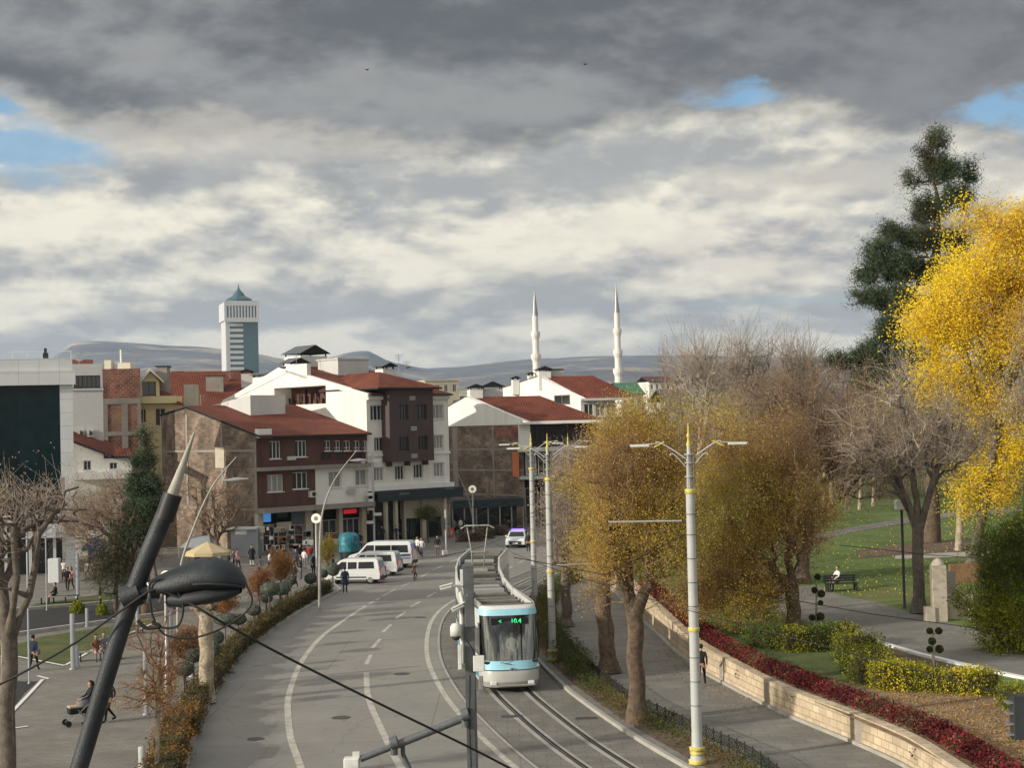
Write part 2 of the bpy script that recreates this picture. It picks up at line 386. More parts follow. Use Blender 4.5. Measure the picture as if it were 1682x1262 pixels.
def road_wear():
    m = M['asphalt']; g = NG(m.node_tree); b = g.n['Principled BSDF']; src = b.inputs['Base Color'].links[0].from_socket
    P = g.n.new('ShaderNodeNewGeometry').outputs['Position']
    # repaired strips (straight-edged), oil spots and fine cracks
    br = g.n.new('ShaderNodeTexBrick'); g.l.new(P, br.inputs['Vector']); br.offset = .37
    for k, v in (('Color1', (.86, .86, .86)), ('Color2', (1.08, 1.07, 1.05)), ('Mortar', (.62, .61, .60))): br.inputs[k].default_value = (*v, 1)
    br.inputs['Scale'].default_value = 1; br.inputs['Brick Width'].default_value = 9.0; br.inputs['Row Height'].default_value = 14.0; br.inputs['Mortar Size'].default_value = .035
    c = g.mix(.5, src, br.outputs['Color'], 'MULTIPLY')
    v = g.n.new('ShaderNodeTexVoronoi'); v.feature = 'DISTANCE_TO_EDGE'; v.inputs['Scale'].default_value = .22; nv = g.n.new('ShaderNodeVectorMath'); nv.operation = 'ADD'; g.l.new(P, nv.inputs[0]); g.l.new(g.noise(P, .8, 4, .6, 0, 1), nv.inputs[1]); g.l.new(nv.outputs[0], v.inputs['Vector'])
    c = g.mix(g.mul(g.sm(v.outputs['Distance'], .009, .0), .32), c, (.07, .068, .062))
    spots = g.noise(P, .9, 3, .5); c = g.mix(g.mul(g.sm(spots, .66, .75), .5), c, (.085, .08, .07))
    g.put(b.inputs['Base Color'], c)
road_wear()
# ================================================================ GROUND, ROAD, TRACK, PAVEMENTS
def poly_px(pts, z): return [G(x, y, z) if not isinstance(x, str) else None for x, y in pts]
mb = MB()
mb.quad((-6400, -250, -.03), (6400, -250, -.03), (6400, 10250, -.03), (-6400, 10250, -.03)); structure(mb.build('ground', M['earth']))
mb = MB(); mb.quad((-45, 25, 0), (70, 25, 0), (70, 330, 0), (-45, 330, 0)); structure(mb.build('road', M['asphalt']))
PLAZA_EDGE = [(262, 1500), (285, 1390), (293, 1330), (300, 1262), (306, 1230), (318, 1200), (345, 1140), (375, 1095), (420, 1050), (470, 1015), (520, 987), (558, 968),
              (548, 960), (535, 948), (552, 930), (590, 912), (640, 900), (676, 905), (684, 918), (720, 914), (760, 905), (790, 896), (815, 886), (835, 877), (862, 868), (900, 862)]
pe = [G(x, y, .12) for x, y in PLAZA_EDGE]
plz = pe + [Vector((26, 190, .12)), Vector((26, 330, .12)), Vector((-150, 330, .12)), Vector((-150, 32, .12))]
mb = MB(); mb.prism(plz, -.02, .12); structure(mb.build('pavement_plaza', M['paving'], uv=True))
mb = MB()
for i in range(len(pe) - 1):
    a, b = pe[i], pe[i + 1]; d = (b - a).normalized(); nn = Vector((d.y, -d.x, 0))
    mb.prism([a, a + nn * .16, b + nn * .16, b][::-1] if False else [a, b, b + nn * .16, a + nn * .16][::-1], -.02, .135)
structure(mb.build('kerb', M['kerb']))
# ---- tram line
TP = [(9.6, 28), (7.4, 35), (5.2, 42), (2.94, 50.5), (1.76, 55.2), (.62, 60.6), (-.40, 66.3), (-1.5, 75), (-2.05, 84), (-2.1, 92), (-1.5, 99), (.0, 106), (1.9, 114.5), (4.6, 124), (9, 137), (16, 150), (30, 168)]
TRK = spline([(x, y, 0) for x, y in TP], 8)
mb = MB(); mb.ribbon(TRK, 2.15, -2.45, .004); structure(mb.build('tram_track_bed', M['track_paving'], uv=True))
mb = MB(); mb.ribbon(TRK, 2.27, 2.15, .03); mb.ribbon(TRK, 2.27, 2.2699, .03)
structure(mb.build('track_kerb', M['kerb']))
mb = MB()
for s in (1, -1):
    c = s * .7175
    mb.ribbon(TRK, c + .25, c - .25, .008, 1); mb.ribbon(TRK, c + .035, c - .035, .016, 0); mb.ribbon(TRK, c + .075, c + .035, .0165, 2); mb.ribbon(TRK, c - .035, c - .115, .0165, 2)
structure(mb.build('tram_rails', [M['rail_steel'], M['kerb'], M['rail_groove']]))
# road markings
mb = MB()
mb.ribbon([q for q in TRK if q.y < 104], 2.95, 2.72, .006)
def mark(px, w_=.13, z=.006, sp=True):
    pts = [G(x, y) for x, y in px]
    if sp and len(pts) > 2: pts = spline(pts, 6)
    mb.ribbon(pts, w_, -w_, z)
mark([(515, 1330), (503, 1290), (491, 1252), (478, 1215), (473.5, 1180), (474.7, 1142), (493.7, 1091), (525, 1050), (560, 1023), (601, 996)])
mark([(705, 1345), (670, 1283), (650, 1247), (632.8, 1211.6), (610, 1161.7), (603, 1133), (602, 1106)])
for a, b in [((601.5, 1092.5), (609.5, 1076.5)), ((612, 1065), (624.5, 1050.5)), ((629, 1039), (642, 1027)), ((650, 1017), (666, 1006)), ((674, 998), (690, 989)), ((701, 982), (716, 973.5)),
             ((724, 969), (737, 962)), ((606, 993), (613, 989)), ((617, 986.5), (624, 983)), ((628, 980), (649, 969)), ((659, 964), (674, 958)), ((690, 949), (705, 941)), ((711, 937), (728, 930)), ((738, 925), (757, 917)),
             ((851, 926), (865, 919)), ((833, 936), (842, 931))]:
    mark([a, b], .10, .006, False)
structure(mb.build('road_markings', M['marking']))
# ---- right pavement with planted verge
KR = [q + Vector((0, 0, 0)) for q in TRK if q.y < 149]
kr = []
for i, p in enumerate(KR):
    d = (TRK[min(i + 1, len(TRK) - 1)] - TRK[max(i - 1, 0)]).normalized(); kr.append(p + Vector((d.y, -d.x, 0)) * 2.45)
walk = kr + [Vector((90, 150, 0)), Vector((90, 25, 0))]
mb = MB(); mb.prism(walk[::-1], -.02, .12); structure(mb.build('pavement_walkway', M['slab_paving'], uv=True))
mb = MB()
for i in range(len(kr) - 1):
    a, b = kr[i], kr[i + 1]; d = (b - a).normalized(); nn = Vector((-d.y, d.x, 0)); mb.prism([a, b, b + nn * .18, a + nn * .18], -.02, .135)
structure(mb.build('verge_kerb', M['kerb']))
FENCE = [(1340, 1345), (1290, 1298), (1237, 1257), (1185, 1231), (1135, 1208), (1080, 1182), (1033, 1157), (993, 1125), (957, 1093), (933, 1064), (914, 1037), (908, 1012), (914, 990), (930, 968), (960, 948)]
FP = spline([G(x, y, .12) for x, y in FENCE], 4)
inner = []
for p in FP:                                     # nearest verge-kerb point keeps the strip's inner side
    q = min(kr, key=lambda k: abs(k.y - p.y)); inner.append(Vector((q.x + .35, q.y, 0)))
mb = MB()
for i in range(len(FP) - 1):
    mb.quad(inner[i] + Vector((0, 0, .135)), FP[i] + Vector((0, 0, .015)), FP[i + 1] + Vector((0, 0, .015)), inner[i + 1] + Vector((0, 0, .135)))
structure(mb.build('verge_soil', M['soil']))
# ---- raised garden behind the retaining wall
WALL = [(1640, 1362), (1560, 1310), (1490, 1262), (1413, 1226), (1345, 1198), (1280, 1170), (1205, 1132), (1135, 1092), (1079, 1042), (1045, 1012), (1020, 985), (1005, 965), (998, 950)]
WP = [G(x, y, .12) for x, y in WALL]
WP = [WP[0] + (WP[0] - WP[1]) * 1.5] + WP
gx = []
for p in WP: gx.append((p.x + .42, p.y))
mb = MB()
ys = sorted(set([p[1] for p in gx] + [float(v) for v in range(100, 340, 12)] + [60.0, 66., 72., 78.]))
def wall_x(y):
    for i in range(len(gx) - 1):
        if gx[i][1] <= y <= gx[i + 1][1]:
            t = (y - gx[i][1]) / max(1e-6, gx[i + 1][1] - gx[i][1]); return gx[i][0] * (1 - t) + gx[i + 1][0] * t
    return gx[-1][0] + (y - gx[-1][1]) * .25 if y > gx[-1][1] else gx[0][0]
for i in range(len(ys) - 1):
    y0, y1 = ys[i], ys[i + 1]
    for j in range(14):
        t0, t1 = j / 14, (j + 1) / 14
        X = lambda y, t: wall_x(y) + (200 - wall_x(y)) * t ** 2
        mb.quad((X(y0, t0), y0, gz(0, y0)), (X(y0, t1), y0, gz(0, y0)), (X(y1, t1), y1, gz(0, y1)), (X(y1, t0), y1, gz(0, y1)))
structure(mb.build('garden_lawn_ground', M['lawn_far']))
def gpatch(name, px, m, dz, uv=False):
    pts = [PG(x, y, dz) for x, y in px]
    tri = tessellate_polygon([pts]); q = MB()
    q.add(pts, [tuple(t) for t in tri]); me = q.build(name, M[m], uv=uv)
    if me.data.polygons and me.data.polygons[0].normal.z < 0: me.data.flip_normals()
    return structure(me)
gpatch('garden_path', [(1290, 965), (1340, 962), (1365, 972), (1385, 980), (1440, 990), (1500, 1008), (1560, 1024), (1610, 1036), (1700, 1056), (1800, 1075), (1800, 1140), (1700, 1122), (1640, 1108), (1610, 1100),
                       (1560, 1088), (1510, 1076), (1470, 1064), (1440, 1054), (1400, 1042), (1350, 1028), (1300, 1014), (1270, 1000)], 'slab_paving', .012, True)
gpatch('garden_path_far', [(1335, 878), (1400, 866), (1480, 852), (1560, 842), (1700, 832), (1700, 840), (1560, 850), (1480, 861), (1400, 875), (1345, 888)], 'slab_paving', .02, True)
gpatch('garden_path_middle', [(1470, 913), (1560, 908), (1700, 903), (1700, 912), (1560, 916), (1470, 919)], 'kerb', .02)
gpatch('garden_soil_bed', [(1436, 1058), (1470, 1068), (1510, 1080), (1560, 1092), (1610, 1104), (1640, 1112), (1640, 1125), (1440, 1125)], 'soil', .012)
gpatch('garden_leaf_bed', [(1150, 1060), (1260, 1110), (1390, 1120), (1450, 1132), (1640, 1135), (1800, 1150), (1900, 1420), (1700, 1330), (1480, 1215), (1330, 1150)], 'leaf_litter', .01)
gpatch('garden_lawn', [(1235, 1062), (1300, 1072), (1370, 1078), (1395, 1098), (1395, 1122), (1330, 1110), (1270, 1098)], 'lawn', .02)
gpatch('bare_soil_patch', [(1405, 905), (1480, 895), (1560, 890), (1640, 885), (1640, 903), (1560, 908), (1480, 912), (1410, 918)], 'soil', .014)
mb = MB(); kp = [PG(x, y) for x, y in [(1340, 1026), (1400, 1043), (1440, 1056), (1470, 1065.5), (1510, 1077), (1560, 1089), (1610, 1101), (1660, 1112), (1760, 1132)]]
for i in range(len(kp) - 1):
    a, b = kp[i], kp[i + 1]; d = (b - a).normalized(); nn = Vector((d.y, -d.x, 0)) * .14
    q = [a - nn, b - nn, b + nn, a + nn]; zt = .10
    mb.add([v + Vector((0, 0, zt)) for v in q] + [v - Vector((0, 0, .1)) for v in q], [(0, 1, 2, 3)[::-1], (0, 1, 5, 4), (1, 2, 6, 5), (2, 3, 7, 6), (3, 0, 4, 7)])
structure(mb.build('garden_kerb', M['white_trim']))
# retaining wall: stone face, coping, darker piers
rw = thing('retaining_wall', 'long low wall of warm cut stone holding up the garden beside the walkway', 'wall', (WP[6].x, WP[6].y, .12))
mb = MB(); cp = MB(); pr = MB()
WS = spline(WP, 4)
for i in range(len(WS) - 1):
    a, b = WS[i], WS[i + 1]; d = (b - a).normalized(); nn = Vector((d.y, -d.x, 0))
    if nn.x < 0: nn = -nn
    za, zb = gz(0, a.y) + .06, gz(0, b.y) + .06
    A, B = a + nn * .42, b + nn * .42
    vs = [a, b, B, A]; top = [Vector((v.x, v.y, z)) for v, z in zip(vs, (za, zb, zb, za))]
    mb.add(vs + top, [(0, 1, 5, 4)[::-1], (2, 3, 7, 6)[::-1], (4, 5, 6, 7)[::-1]])
    n2 = nn * -.12
    cp.add([a + n2, b + n2, b, a] + [v + Vector((0, 0, .12)) for v in (a + n2, b + n2, b, a)], [(0, 1, 5, 4)[::-1], (4, 5, 6, 7)[::-1]])
mb.build('wall_face', M['garden_stone'], rw, uv=True); cp.build('wall_footing', M['kerb'], rw)
for x, y in ((1188, 1122), (1262, 1161), (1413, 1226)):
    p = G(x, y, .12); q = MB(); d = Vector((.78, -.62, 0)); q.box((p.x + .05, p.y + .05, .12 + .46), (.26, .3, .92), 0, math.atan2(d.y, d.x)); q.build('drain_pier', M['concrete'], rw, uv=True)
# ---- left plaza surfaces
def ppatch(name, px, m, z, uv=False, kind='structure'):
    pts = [G(x, y, z) for x, y in px]; tri = tessellate_polygon([pts]); q = MB(); q.add(pts, [tuple(t) for t in tri])
    me = q.build(name, M[m], uv=uv)
    if me.data.polygons[0].normal.z < 0: me.data.flip_normals()
    return structure(me)
ppatch('plaza_lawn', [(-60, 1068), (40, 1056), (70, 1046), (150, 1034), (250, 1018), (255, 1026), (200, 1050), (150, 1072), (105, 1096), (30, 1082), (-60, 1080)], 'lawn', .128)
ppatch('plaza_lawn_far', [(40, 1002), (60, 992), (120, 984), (220, 968), (300, 958), (300, 972), (200, 984), (60, 1004)], 'lawn', .128)
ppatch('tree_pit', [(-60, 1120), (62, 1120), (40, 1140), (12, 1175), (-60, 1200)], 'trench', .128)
mb = MB()
for ln in ([(70, 1122), (50, 1144), (14, 1182), (-30, 1230)], [(62, 1116), (80, 1121)], [(10, 1205), (46, 1200)], [(108, 1098), (150, 1074), (202, 1050), (258, 1026)], [(-60, 1083), (30, 1084), (106, 1099)]):
    mb.ribbon([G(x, y) for x, y in ln], .08, -.08, .15)
structure(mb.build('plaza_edging', M['white_trim']))
# sunken dark channel with low walls
ch = thing('water_channel', 'dark sunken channel with pale edges crossing the plaza between two lawns', 'channel', tuple(G(120, 1030, .12)))
mb = MB(); a = [(-60, 1058), (60, 1040), (160, 1026), (300, 1006)]; b = [(-60, 1012), (60, 1002), (160, 994), (300, 980)]
for i in range(3):
    mb.quad(G(*a[i], .135), G(*a[i + 1], .135), G(*b[i + 1], .135), G(*b[i], .135))
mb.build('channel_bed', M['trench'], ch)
for ln in (a, b):
    mb = MB()
    for i in range(3):
        p, q = G(*ln[i], .12), G(*ln[i + 1], .12); d = (q - p); mb.box((p + q) / 2 + Vector((0, 0, .1)), (d.length, .35, .2), 0, math.atan2(d.y, d.x))
    mb.build('channel_wall', M['kerb'], ch)

for px, py, r, lab in ((560, 1180, .34, 'round iron manhole cover in the left lane of the road'), (690, 1015, .34, 'round iron manhole cover in the right lane before the tram'), (420, 1215, .3, 'round iron manhole cover near the left kerb'), (660, 1108, .34, 'round iron manhole cover between the lane lines')):
    c = G(px, py, .0); q = MB(); q.lathe((c.x, c.y, 0), [(.001, .012), (r * .85, .012), (r * .86, .006), (r * .93, .006), (r * .94, .012), (r * 1.08, .012), (r * 1.12, .001)], 20, smooth=False); o = q.build('manhole_cover', mat('iron_cover', (.09, .085, .08), .6, .3, 8, metal=.4) if 'iron_cover' not in M else M['iron_cover'], None, org=c); tag(o, lab, 'manhole cover', 'manhole covers in the road')
for px, py, lab in ((963, 1181, 'rectangular dark drain grate beside the verge kerb'), (372, 1106, 'dark drain grate by the left kerb hedge'), (841, 1178, 'dark patch plate beside the track kerb')):
    c = G(px, py, 0); q = MB()
    for k in range(7): q.box((c.x - .36 + k * .12, c.y, .012 + (.004 if px > 500 else 0)), (.05, .42, .012))
    q.box((c.x, c.y, .007 + (.003 if px > 500 else 0)), (.84, .46, .006)); o = q.build('drain_grate', M['iron_cover'], None, org=c); tag(o, lab, 'drain')
# ================================================================ BUILDINGS
class Plane:
    """vertical plane through O along u; n points into the building"""
    def __init__(s, O, u, n=None):
        s.O = Vector((O[0], O[1], 0)); s.u = Vector((u[0], u[1], 0)).normalized()
        s.n = Vector((-s.u.y, s.u.x, 0)) if n is None else Vector((n[0], n[1], 0)).normalized()
    def px(s, x, y):
        d = ray(x, y); c, o, u = CAM, s.O, s.u
        det = d.x * -u.y + u.x * d.y                         # solve c + k d = o + t u
        bx, by = o.x - c.x, o.y - c.y
        k = (bx * -u.y + u.x * by) / det; p = c + d * k
        return ((p - o).x * u.x + (p - o).y * u.y, p.z)
    def rect(s, x0, y0, x1, y1):
        a = s.px(x0, (y0 + y1) / 2); b = s.px(x1, (y0 + y1) / 2); t = s.px((x0 + x1) / 2, y0); q = s.px((x0 + x1) / 2, y1)
        return min(a[0], b[0]), max(a[0], b[0]), q[1], t[1]
    def pt(s, a, z, d=0.0): return s.O + s.u * a + s.n * d + Vector((0, 0, z))
    def box(s, mb, s0, s1, z0, z1, d0, d1, mi=0):
        vs = [s.pt(a, z, d) for z in (z0, z1) for d in (d0, d1) for a in (s0, s1)]
        mb.add(vs, [(0, 2, 3, 1), (4, 5, 7, 6), (0, 1, 5, 4), (2, 6, 7, 3), (0, 4, 6, 2), (1, 3, 7, 5)], mi)
    def off(s, d): return Plane(s.O + s.n * d, s.u, s.n)
    def wall(s, mb, s0, s1, z0, z1, ops=(), dep=.22, mi=0, mr=None):
        mr = mi if mr is None else mr
        S = sorted(set([s0, s1] + [v for o in ops for v in o[:2] if s0 < v < s1])); Z = sorted(set([z0, z1] + [v for o in ops for v in o[2:4] if z0 < v < z1]))
        for i in range(len(S) - 1):
            for j in range(len(Z) - 1):
                cs, cz = (S[i] + S[i + 1]) / 2, (Z[j] + Z[j + 1]) / 2
                if any(o[0] < cs < o[1] and o[2] < cz < o[3] for o in ops): continue
                mb.quad(s.pt(S[i], Z[j]), s.pt(S[i + 1], Z[j]), s.pt(S[i + 1], Z[j + 1]), s.pt(S[i], Z[j + 1]), mi)
        for o in ops:
            a, b, c, d = o[:4]
            P = [(a, c), (b, c), (b, d), (a, d)]
            for k in range(4):
                p, q = P[k], P[(k + 1) % 4]; mb.quad(s.pt(*q), s.pt(*p), s.pt(*p, dep), s.pt(*q, dep), mr)
def window(pl, par, o, mull=1, pane='glass_dark', fr='window_frame', dep=.14, name='window', sill=True, surround=None, hbar=None, fw=.07):
    a, b, c, d = o[:4]; mb = MB()
    for q in ((a, a + fw, c, d), (b - fw, b, c, d), (a + fw, b - fw, c, c + fw), (a + fw, b - fw, d - fw, d)): pl.box(mb, q[0], q[1], q[2], q[3], dep - .06, dep + .02)
    for i in range(mull):
        x = a + (b - a) * (i + 1) / (mull + 1); pl.box(mb, x - fw / 2, x + fw / 2, c + fw, d - fw, dep - .058, dep + .018)
    if hbar: z = c + (d - c) * hbar; pl.box(mb, a + fw, b - fw, z - .03, z + .03, dep - .056, dep + .016)
    if sill: pl.box(mb, a - .08, b + .08, c - .08, c - .003, -.09, .02)
    if surround:
        t = surround
        for q in ((a - t, a, c - .08, d + t), (b, b + t, c - .08, d + t), (a, b, d, d + t)): pl.box(mb, q[0], q[1], q[2], q[3], -.04, -.003)
    w_ = mb.build(name, M[fr], par)
    mb = MB(); mb.quad(pl.pt(a, c, dep), pl.pt(b, c, dep), pl.pt(b, d, dep), pl.pt(a, d, dep)); mb.build('pane', M[pane], w_)
    return w_
def gable_roof(mb, pl, s0, s1, ze, zr, tr, over=.6, tb=None, zb=None, v=None, th=.16, mi=0, mu=1, side=.35):
    """two slopes over the plane pl: eave height ze at the front, ridge zr at depth tr, back eave zb at depth tb; v = inward direction (may be skewed)"""
    v = Vector((v[0], v[1], 0)) if v is not None else pl.n
    P = lambda s, t, z: pl.O + pl.u * s + v * t + Vector((0, 0, z))
    sl = (zr - ze) / tr; a, b = s0 - side, s1 + side
    rows = [(-over, ze - sl * over), (tr, zr)]
    if tb: rows.append((tb, zb))
    for i in range(len(rows) - 1):
        (t0, z0), (t1, z1) = rows[i], rows[i + 1]
        q = [P(a, t0, z0), P(b, t0, z0), P(b, t1, z1), P(a, t1, z1)]; dn = Vector((0, 0, th))
        mb.quad(q[0] + dn, q[1] + dn, q[2] + dn, q[3] + dn, mi)
        mb.quad(q[3], q[2], q[1], q[0], mu)
        mb.quad(q[0], q[1], q[1] + dn, q[0] + dn, mu); mb.quad(q[1], q[2], q[2] + dn, q[1] + dn, mu); mb.quad(q[3], q[0], q[0] + dn, q[3] + dn, mu)
        if i == len(rows) - 2: mb.quad(q[2], q[3], q[3] + dn, q[2] + dn, mu)
def chimney(par, x0, x1, ytop, ybot, D, wall='grey_wall', cap='gable', u=(.72, .69), capm='black_cap', w2=None, name='chimney', drop=1.2, capx=None):
    """masonry stack whose front face fills the pixels x0..x1, ytop..ybot at depth D"""
    a, b = PD(x0, ytop, D), PD(x1, ytop, D); bot = PD((x0 + x1) / 2, ybot, D).z - drop
    u = Vector((u[0], u[1], 0)).normalized(); n = Vector((-u.y, u.x, 0)); cw = (b - a).x / u.x
    W = cw; Dp = w2 or W; c = Vector(((a.x), a.y, 0)); zt = (a.z + b.z) / 2
    pl = Plane(c, u); mb = MB(); pl.box(mb, 0, W, bot, zt, 0, Dp); mb.v  # body
    o = mb.build(name, M[wall], par)
    if cap:
        mb = MB(); e = .3; h = W * .27 if cap == 'gable' else .15
        if cap == 'gable':
            # gable triangle faces the camera side, ridge runs inward
            z0 = zt + .25; P = lambda s, d, z: pl.pt(s, z, d)
            for k in (0, 1):
                d = (-e, Dp + e)[k]; tri = [P(-e, d, z0), P(W + e, d, z0), P(W / 2, d, z0 + h)]
                mb.poly(tri if k == 0 else tri[::-1], 0)
            mb.quad(P(W + e, -e, z0), P(W + e, Dp + e, z0), P(W / 2, Dp + e, z0 + h), P(W / 2, -e, z0 + h), 1)
            mb.quad(P(-e, Dp + e, z0), P(-e, -e, z0), P(W / 2, -e, z0 + h), P(W / 2, Dp + e, z0 + h), 1)
            mb.quad(P(-e, -e, z0), P(-e, Dp + e, z0), P(W + e, Dp + e, z0), P(W + e, -e, z0), 0)
            for s_ in (.06, W - .18):
                for d_ in (.06, Dp - .18): pl.box(mb, s_, s_ + .12, zt, z0, d_, d_ + .12, 0)
        else: pl.box(mb, -.12, W + .12, zt, zt + .15, -.12, Dp + .12, 1)
        mb.build('chimney_cap', [M['dark_void'] if cap == 'gable' else M[capm], M[capm]], o)
    return o
U = Vector((.723, .69, 0)).normalized(); N = Vector((-U.y, U.x, 0))
P0 = G(425, 909, .12)
FB = Plane(P0, U)
sC = FB.px(607, 893)[0]; sEnd = FB.px(741, 881)[0]
# ---------------------------------------------------------------- B: brick side wall, brown and white front
bB = thing('shop_building', 'three-storey building with a bare brick side wall and a brown and white front over shops', 'building', tuple(P0))
LB = sC - .03; zE = FB.px(440, 716)[1] - .1
rng = random.Random(3)
upper = [FB.rect(443, 725, 461, 754), FB.rect(485, 724, 504, 751)]
lower = [FB.rect(439, 780, 465.5, 808.5), FB.rect(480.5, 776, 505.5, 803.7)]
sW = FB.px(518, 790)[0]; zled = FB.px(470, 767)[1]; zcan = FB.px(430, 836)[1]
wl = [FB.rect(540, 775, 562, 801), FB.rect(584, 771.6, 604, 798)]
five = [FB.rect(a, 724, b, 741) for a, b in ((533, 544), (549, 560), (565, 576.5), (581, 592), (596, 607))]
z5 = FB.px(530, 742)[1]; balc = (FB.px(527, 750)[0], FB.px(606, 750)[0], FB.px(566, 756)[1], five[0][2] - .12)
mb = MB(); FB.wall(mb, 0, LB, zled, zE, upper + five + [balc], .3); FB.wall(mb, 0, sW, zcan, zled, lower, .22)
FB.box(mb, balc[0], balc[1], balc[2], balc[3], .31, .36)
mb.build('brown_front_wall', M['brown_clad'], bB)
mb = MB(); FB.wall(mb, sW, LB, zcan, zled, wl, .4); FB.box(mb, sW, LB, zcan, zled, .41, .5)
mb.build('white_front_wall', M['white_wall'], bB); mb = MB()
FB.box(mb, .05, FB.px(444, 712)[0], zE - .1, zE + .75, -.25, .3)
mb.build('corner_parapet', M['white_wall'], bB)
for o in upper: window(FB, bB, o, 2, 'glass_dark', dep=.2)
for i, o in enumerate(lower): window(FB, bB, o, 2, ('glass_curtain', 'glass_dark')[i], dep=.2)
for o in five: window(FB, bB, o, 1, 'glass_dark', dep=.25, hbar=.3)
for o in wl: window(FB, bB, o, 1, 'glass_curtain', dep=.32, surround=.0001 and None)
for i in range(3):
    a = balc[0] + (balc[1] - balc[0]) * (i + .12) / 3; window(FB, bB, (a, a + 1.1, balc[2] + .1, balc[3] - .15), 0, 'glass_dark', dep=.3, sill=False, fr='brown_clad')
mb = MB(); zl2 = zled; FB.box(mb, -.1, LB, zl2 - .32, zl2 + .02, -.55, -.003); mb.build('floor_ledge', M['concrete'], bB)
mb = MB(); FB.box(mb, 0, LB, zcan - .42, zcan + .02, -1.1, -.003); mb.build('canopy_ledge', M['concrete'], bB)
mb = MB()
for x, y in ((477, 753), (575, 806.5)): a, z = FB.px(x, y); FB.box(mb, a - .45, a + .45, z - .18, z + .18, -.28, -.05)
for k in range(6): FB.box(mb, FB.px(568, 806)[0], FB.px(581, 806)[0], FB.px(575, 800 + k * 2)[1] - .03, FB.px(575, 800 + k * 2)[1] + .03, -.32, -.281)
mb.build('air_vent', M['grey_wall'], bB)
# side (gable) wall in brick
GB = Plane(FB.O, -N, U); tE = 16.7; tR = 12.0; zR = PD(315, 671, FB.O.y + N.y * tR).z; zBk = PD(270, 684, FB.O.y + N.y * tE).z
P = lambda t, z, d=0: FB.O + N * t + U * d + Vector((0, 0, z))
mb = MB(); zF = zE + .05
mb.poly([P(0, 0), P(0, zF), P(tR, zR), P(tE, zBk), P(tE, 0)]); mb.quad(P(tE, 0), P(tE, zBk), P(tE, zBk, LB), P(tE, 0, LB))
mb.build('brick_side_wall', M['stone_brick'], bB, uv=True)
mb = MB()
for t, z0, z1, w_ in ((tR - .2, 4, zR - .6, .35), (5.6, zF - 4.5, zF + .9, .3), (.02, 3.8, zF - .5, .35)): mb.add([P(t, z0, -.05), P(t + w_, z0, -.05), P(t + w_, z1, -.05), P(t, z1, -.05)], [(0, 3, 2, 1)])
mb.add([P(.4, zF - 1.2, -.05), P(tE - .4, zF - 1.2, -.05), P(tE - .4, zF - 1.42, -.05), P(.4, zF - 1.42, -.05)], [(0, 1, 2, 3)])
mb.add([P(.4, 4.2, -.05), P(tE - 4, 4.2, -.05), P(tE - 4, 4.0, -.05), P(.4, 4.0, -.05)], [(0, 1, 2, 3)])
mb.build('concrete_frame', M['concrete'], bB)
def gpx(x, y):                                               # pixel -> (t, z) on the side wall
    s_, z = GB.px(x, y); return -s_, z
mb = MB(); a, zt = gpx(369, 735); b, zb = gpx(355, 769); mb.add([P(a, zb, -.08), P(b, zb, -.08), P(b, zt, -.08), P(a, zt, -.08)], [(0, 1, 2, 3)]); mb.build('blocked_window', M['beige_stone'], bB)
mb = MB(); gable_roof(mb, FB, 0, LB, zE + .1, zR + .1, tR, .75, tE + .4, zBk, side=.05); mb.build('roof', [M['red_tiles'], M['dark_metal']], bB, uv=True)
# stair bulkhead on the roof (pale box with a sloping side)
mb = MB(); D_b = FB.O.y + 8.5; a, b = PD(411, 650, D_b), PD(468, 650, D_b + 3.5); zt = PD(440, 649, D_b + 1).z; zb = PD(440, 676, D_b).z - .6
wv = N * 7.5
q = [a, b, b + wv, a + wv]
mb.quad(*[Vector((v.x, v.y, z)) for v, z in ((a, zb), (b, zb), (b, zt), (a, zt))])
e = a + wv
mb.quad(*[Vector((v.x, v.y, z)) for v, z in ((e, zb), (a, zb), (a, zt), (e, zt - .9))]); mb.quad(*[Vector((v.x, v.y, z)) for v, z in ((a, zt), (b, zt), (b + wv, zt - .9), (e, zt - .9))])
mb.quad(*[Vector((v.x, v.y, z)) for v, z in ((b, zb), (b + wv, zb), (b + wv, zt - .9), (b, zt))])
mb.build('stair_bulkhead', M['grey_wall'], bB)
# shop level: pillars, recessed shopfronts, signs
zg = .12; zs = zcan - .42
mb = MB()
for x0, x1 in ((423, 432), (502, 514), (520, 530), (557, 563), (595, 602)):
    a, b = FB.px(x0, 870)[0], FB.px(x1, 870)[0]; mb = MB(); FB.box(mb, a, b, zg, zs, -.05, .45); mb.build('shop_pillar', M['beige_stone'], bB)
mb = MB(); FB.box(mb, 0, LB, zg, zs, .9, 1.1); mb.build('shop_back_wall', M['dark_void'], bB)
for i, (x0, x1) in enumerate(((433, 501), (532, 556), (564, 594))):
    a, b = FB.px(x0, 870)[0], FB.px(x1, 870)[0]; window(FB, bB, (a, b, zg + .05, zs - 1.1), (4, 1, 2)[i], 'glass_dark', 'beige_stone', dep=.4, name='shopfront', sill=False)
def sign(name, x0, y0, x1, y1, m_, pl=FB, d=-.08, par=bB, th=.08):
    a, b, c, e = pl.rect(x0, y0, x1, y1); q = MB(); pl.box(q, a, b, c, e, d, d + th); return q.build(name, M[m_], par), (a, b, c, e)
sign('blue_sign', 434, 842, 446, 858, 'sign_blue', d=.1); s_, rr = sign('red_sign', 564, 837, 585, 844, 'sign_red', d=-.1)
sign('menu_board', 456, 836, 473, 850, 'dark_fascia', d=.1); sign('poster', 456, 858, 480, 872, 'beige_stone', d=.1); sign('menu_board', 480, 838, 500, 862, 'slate_cap', d=.1)
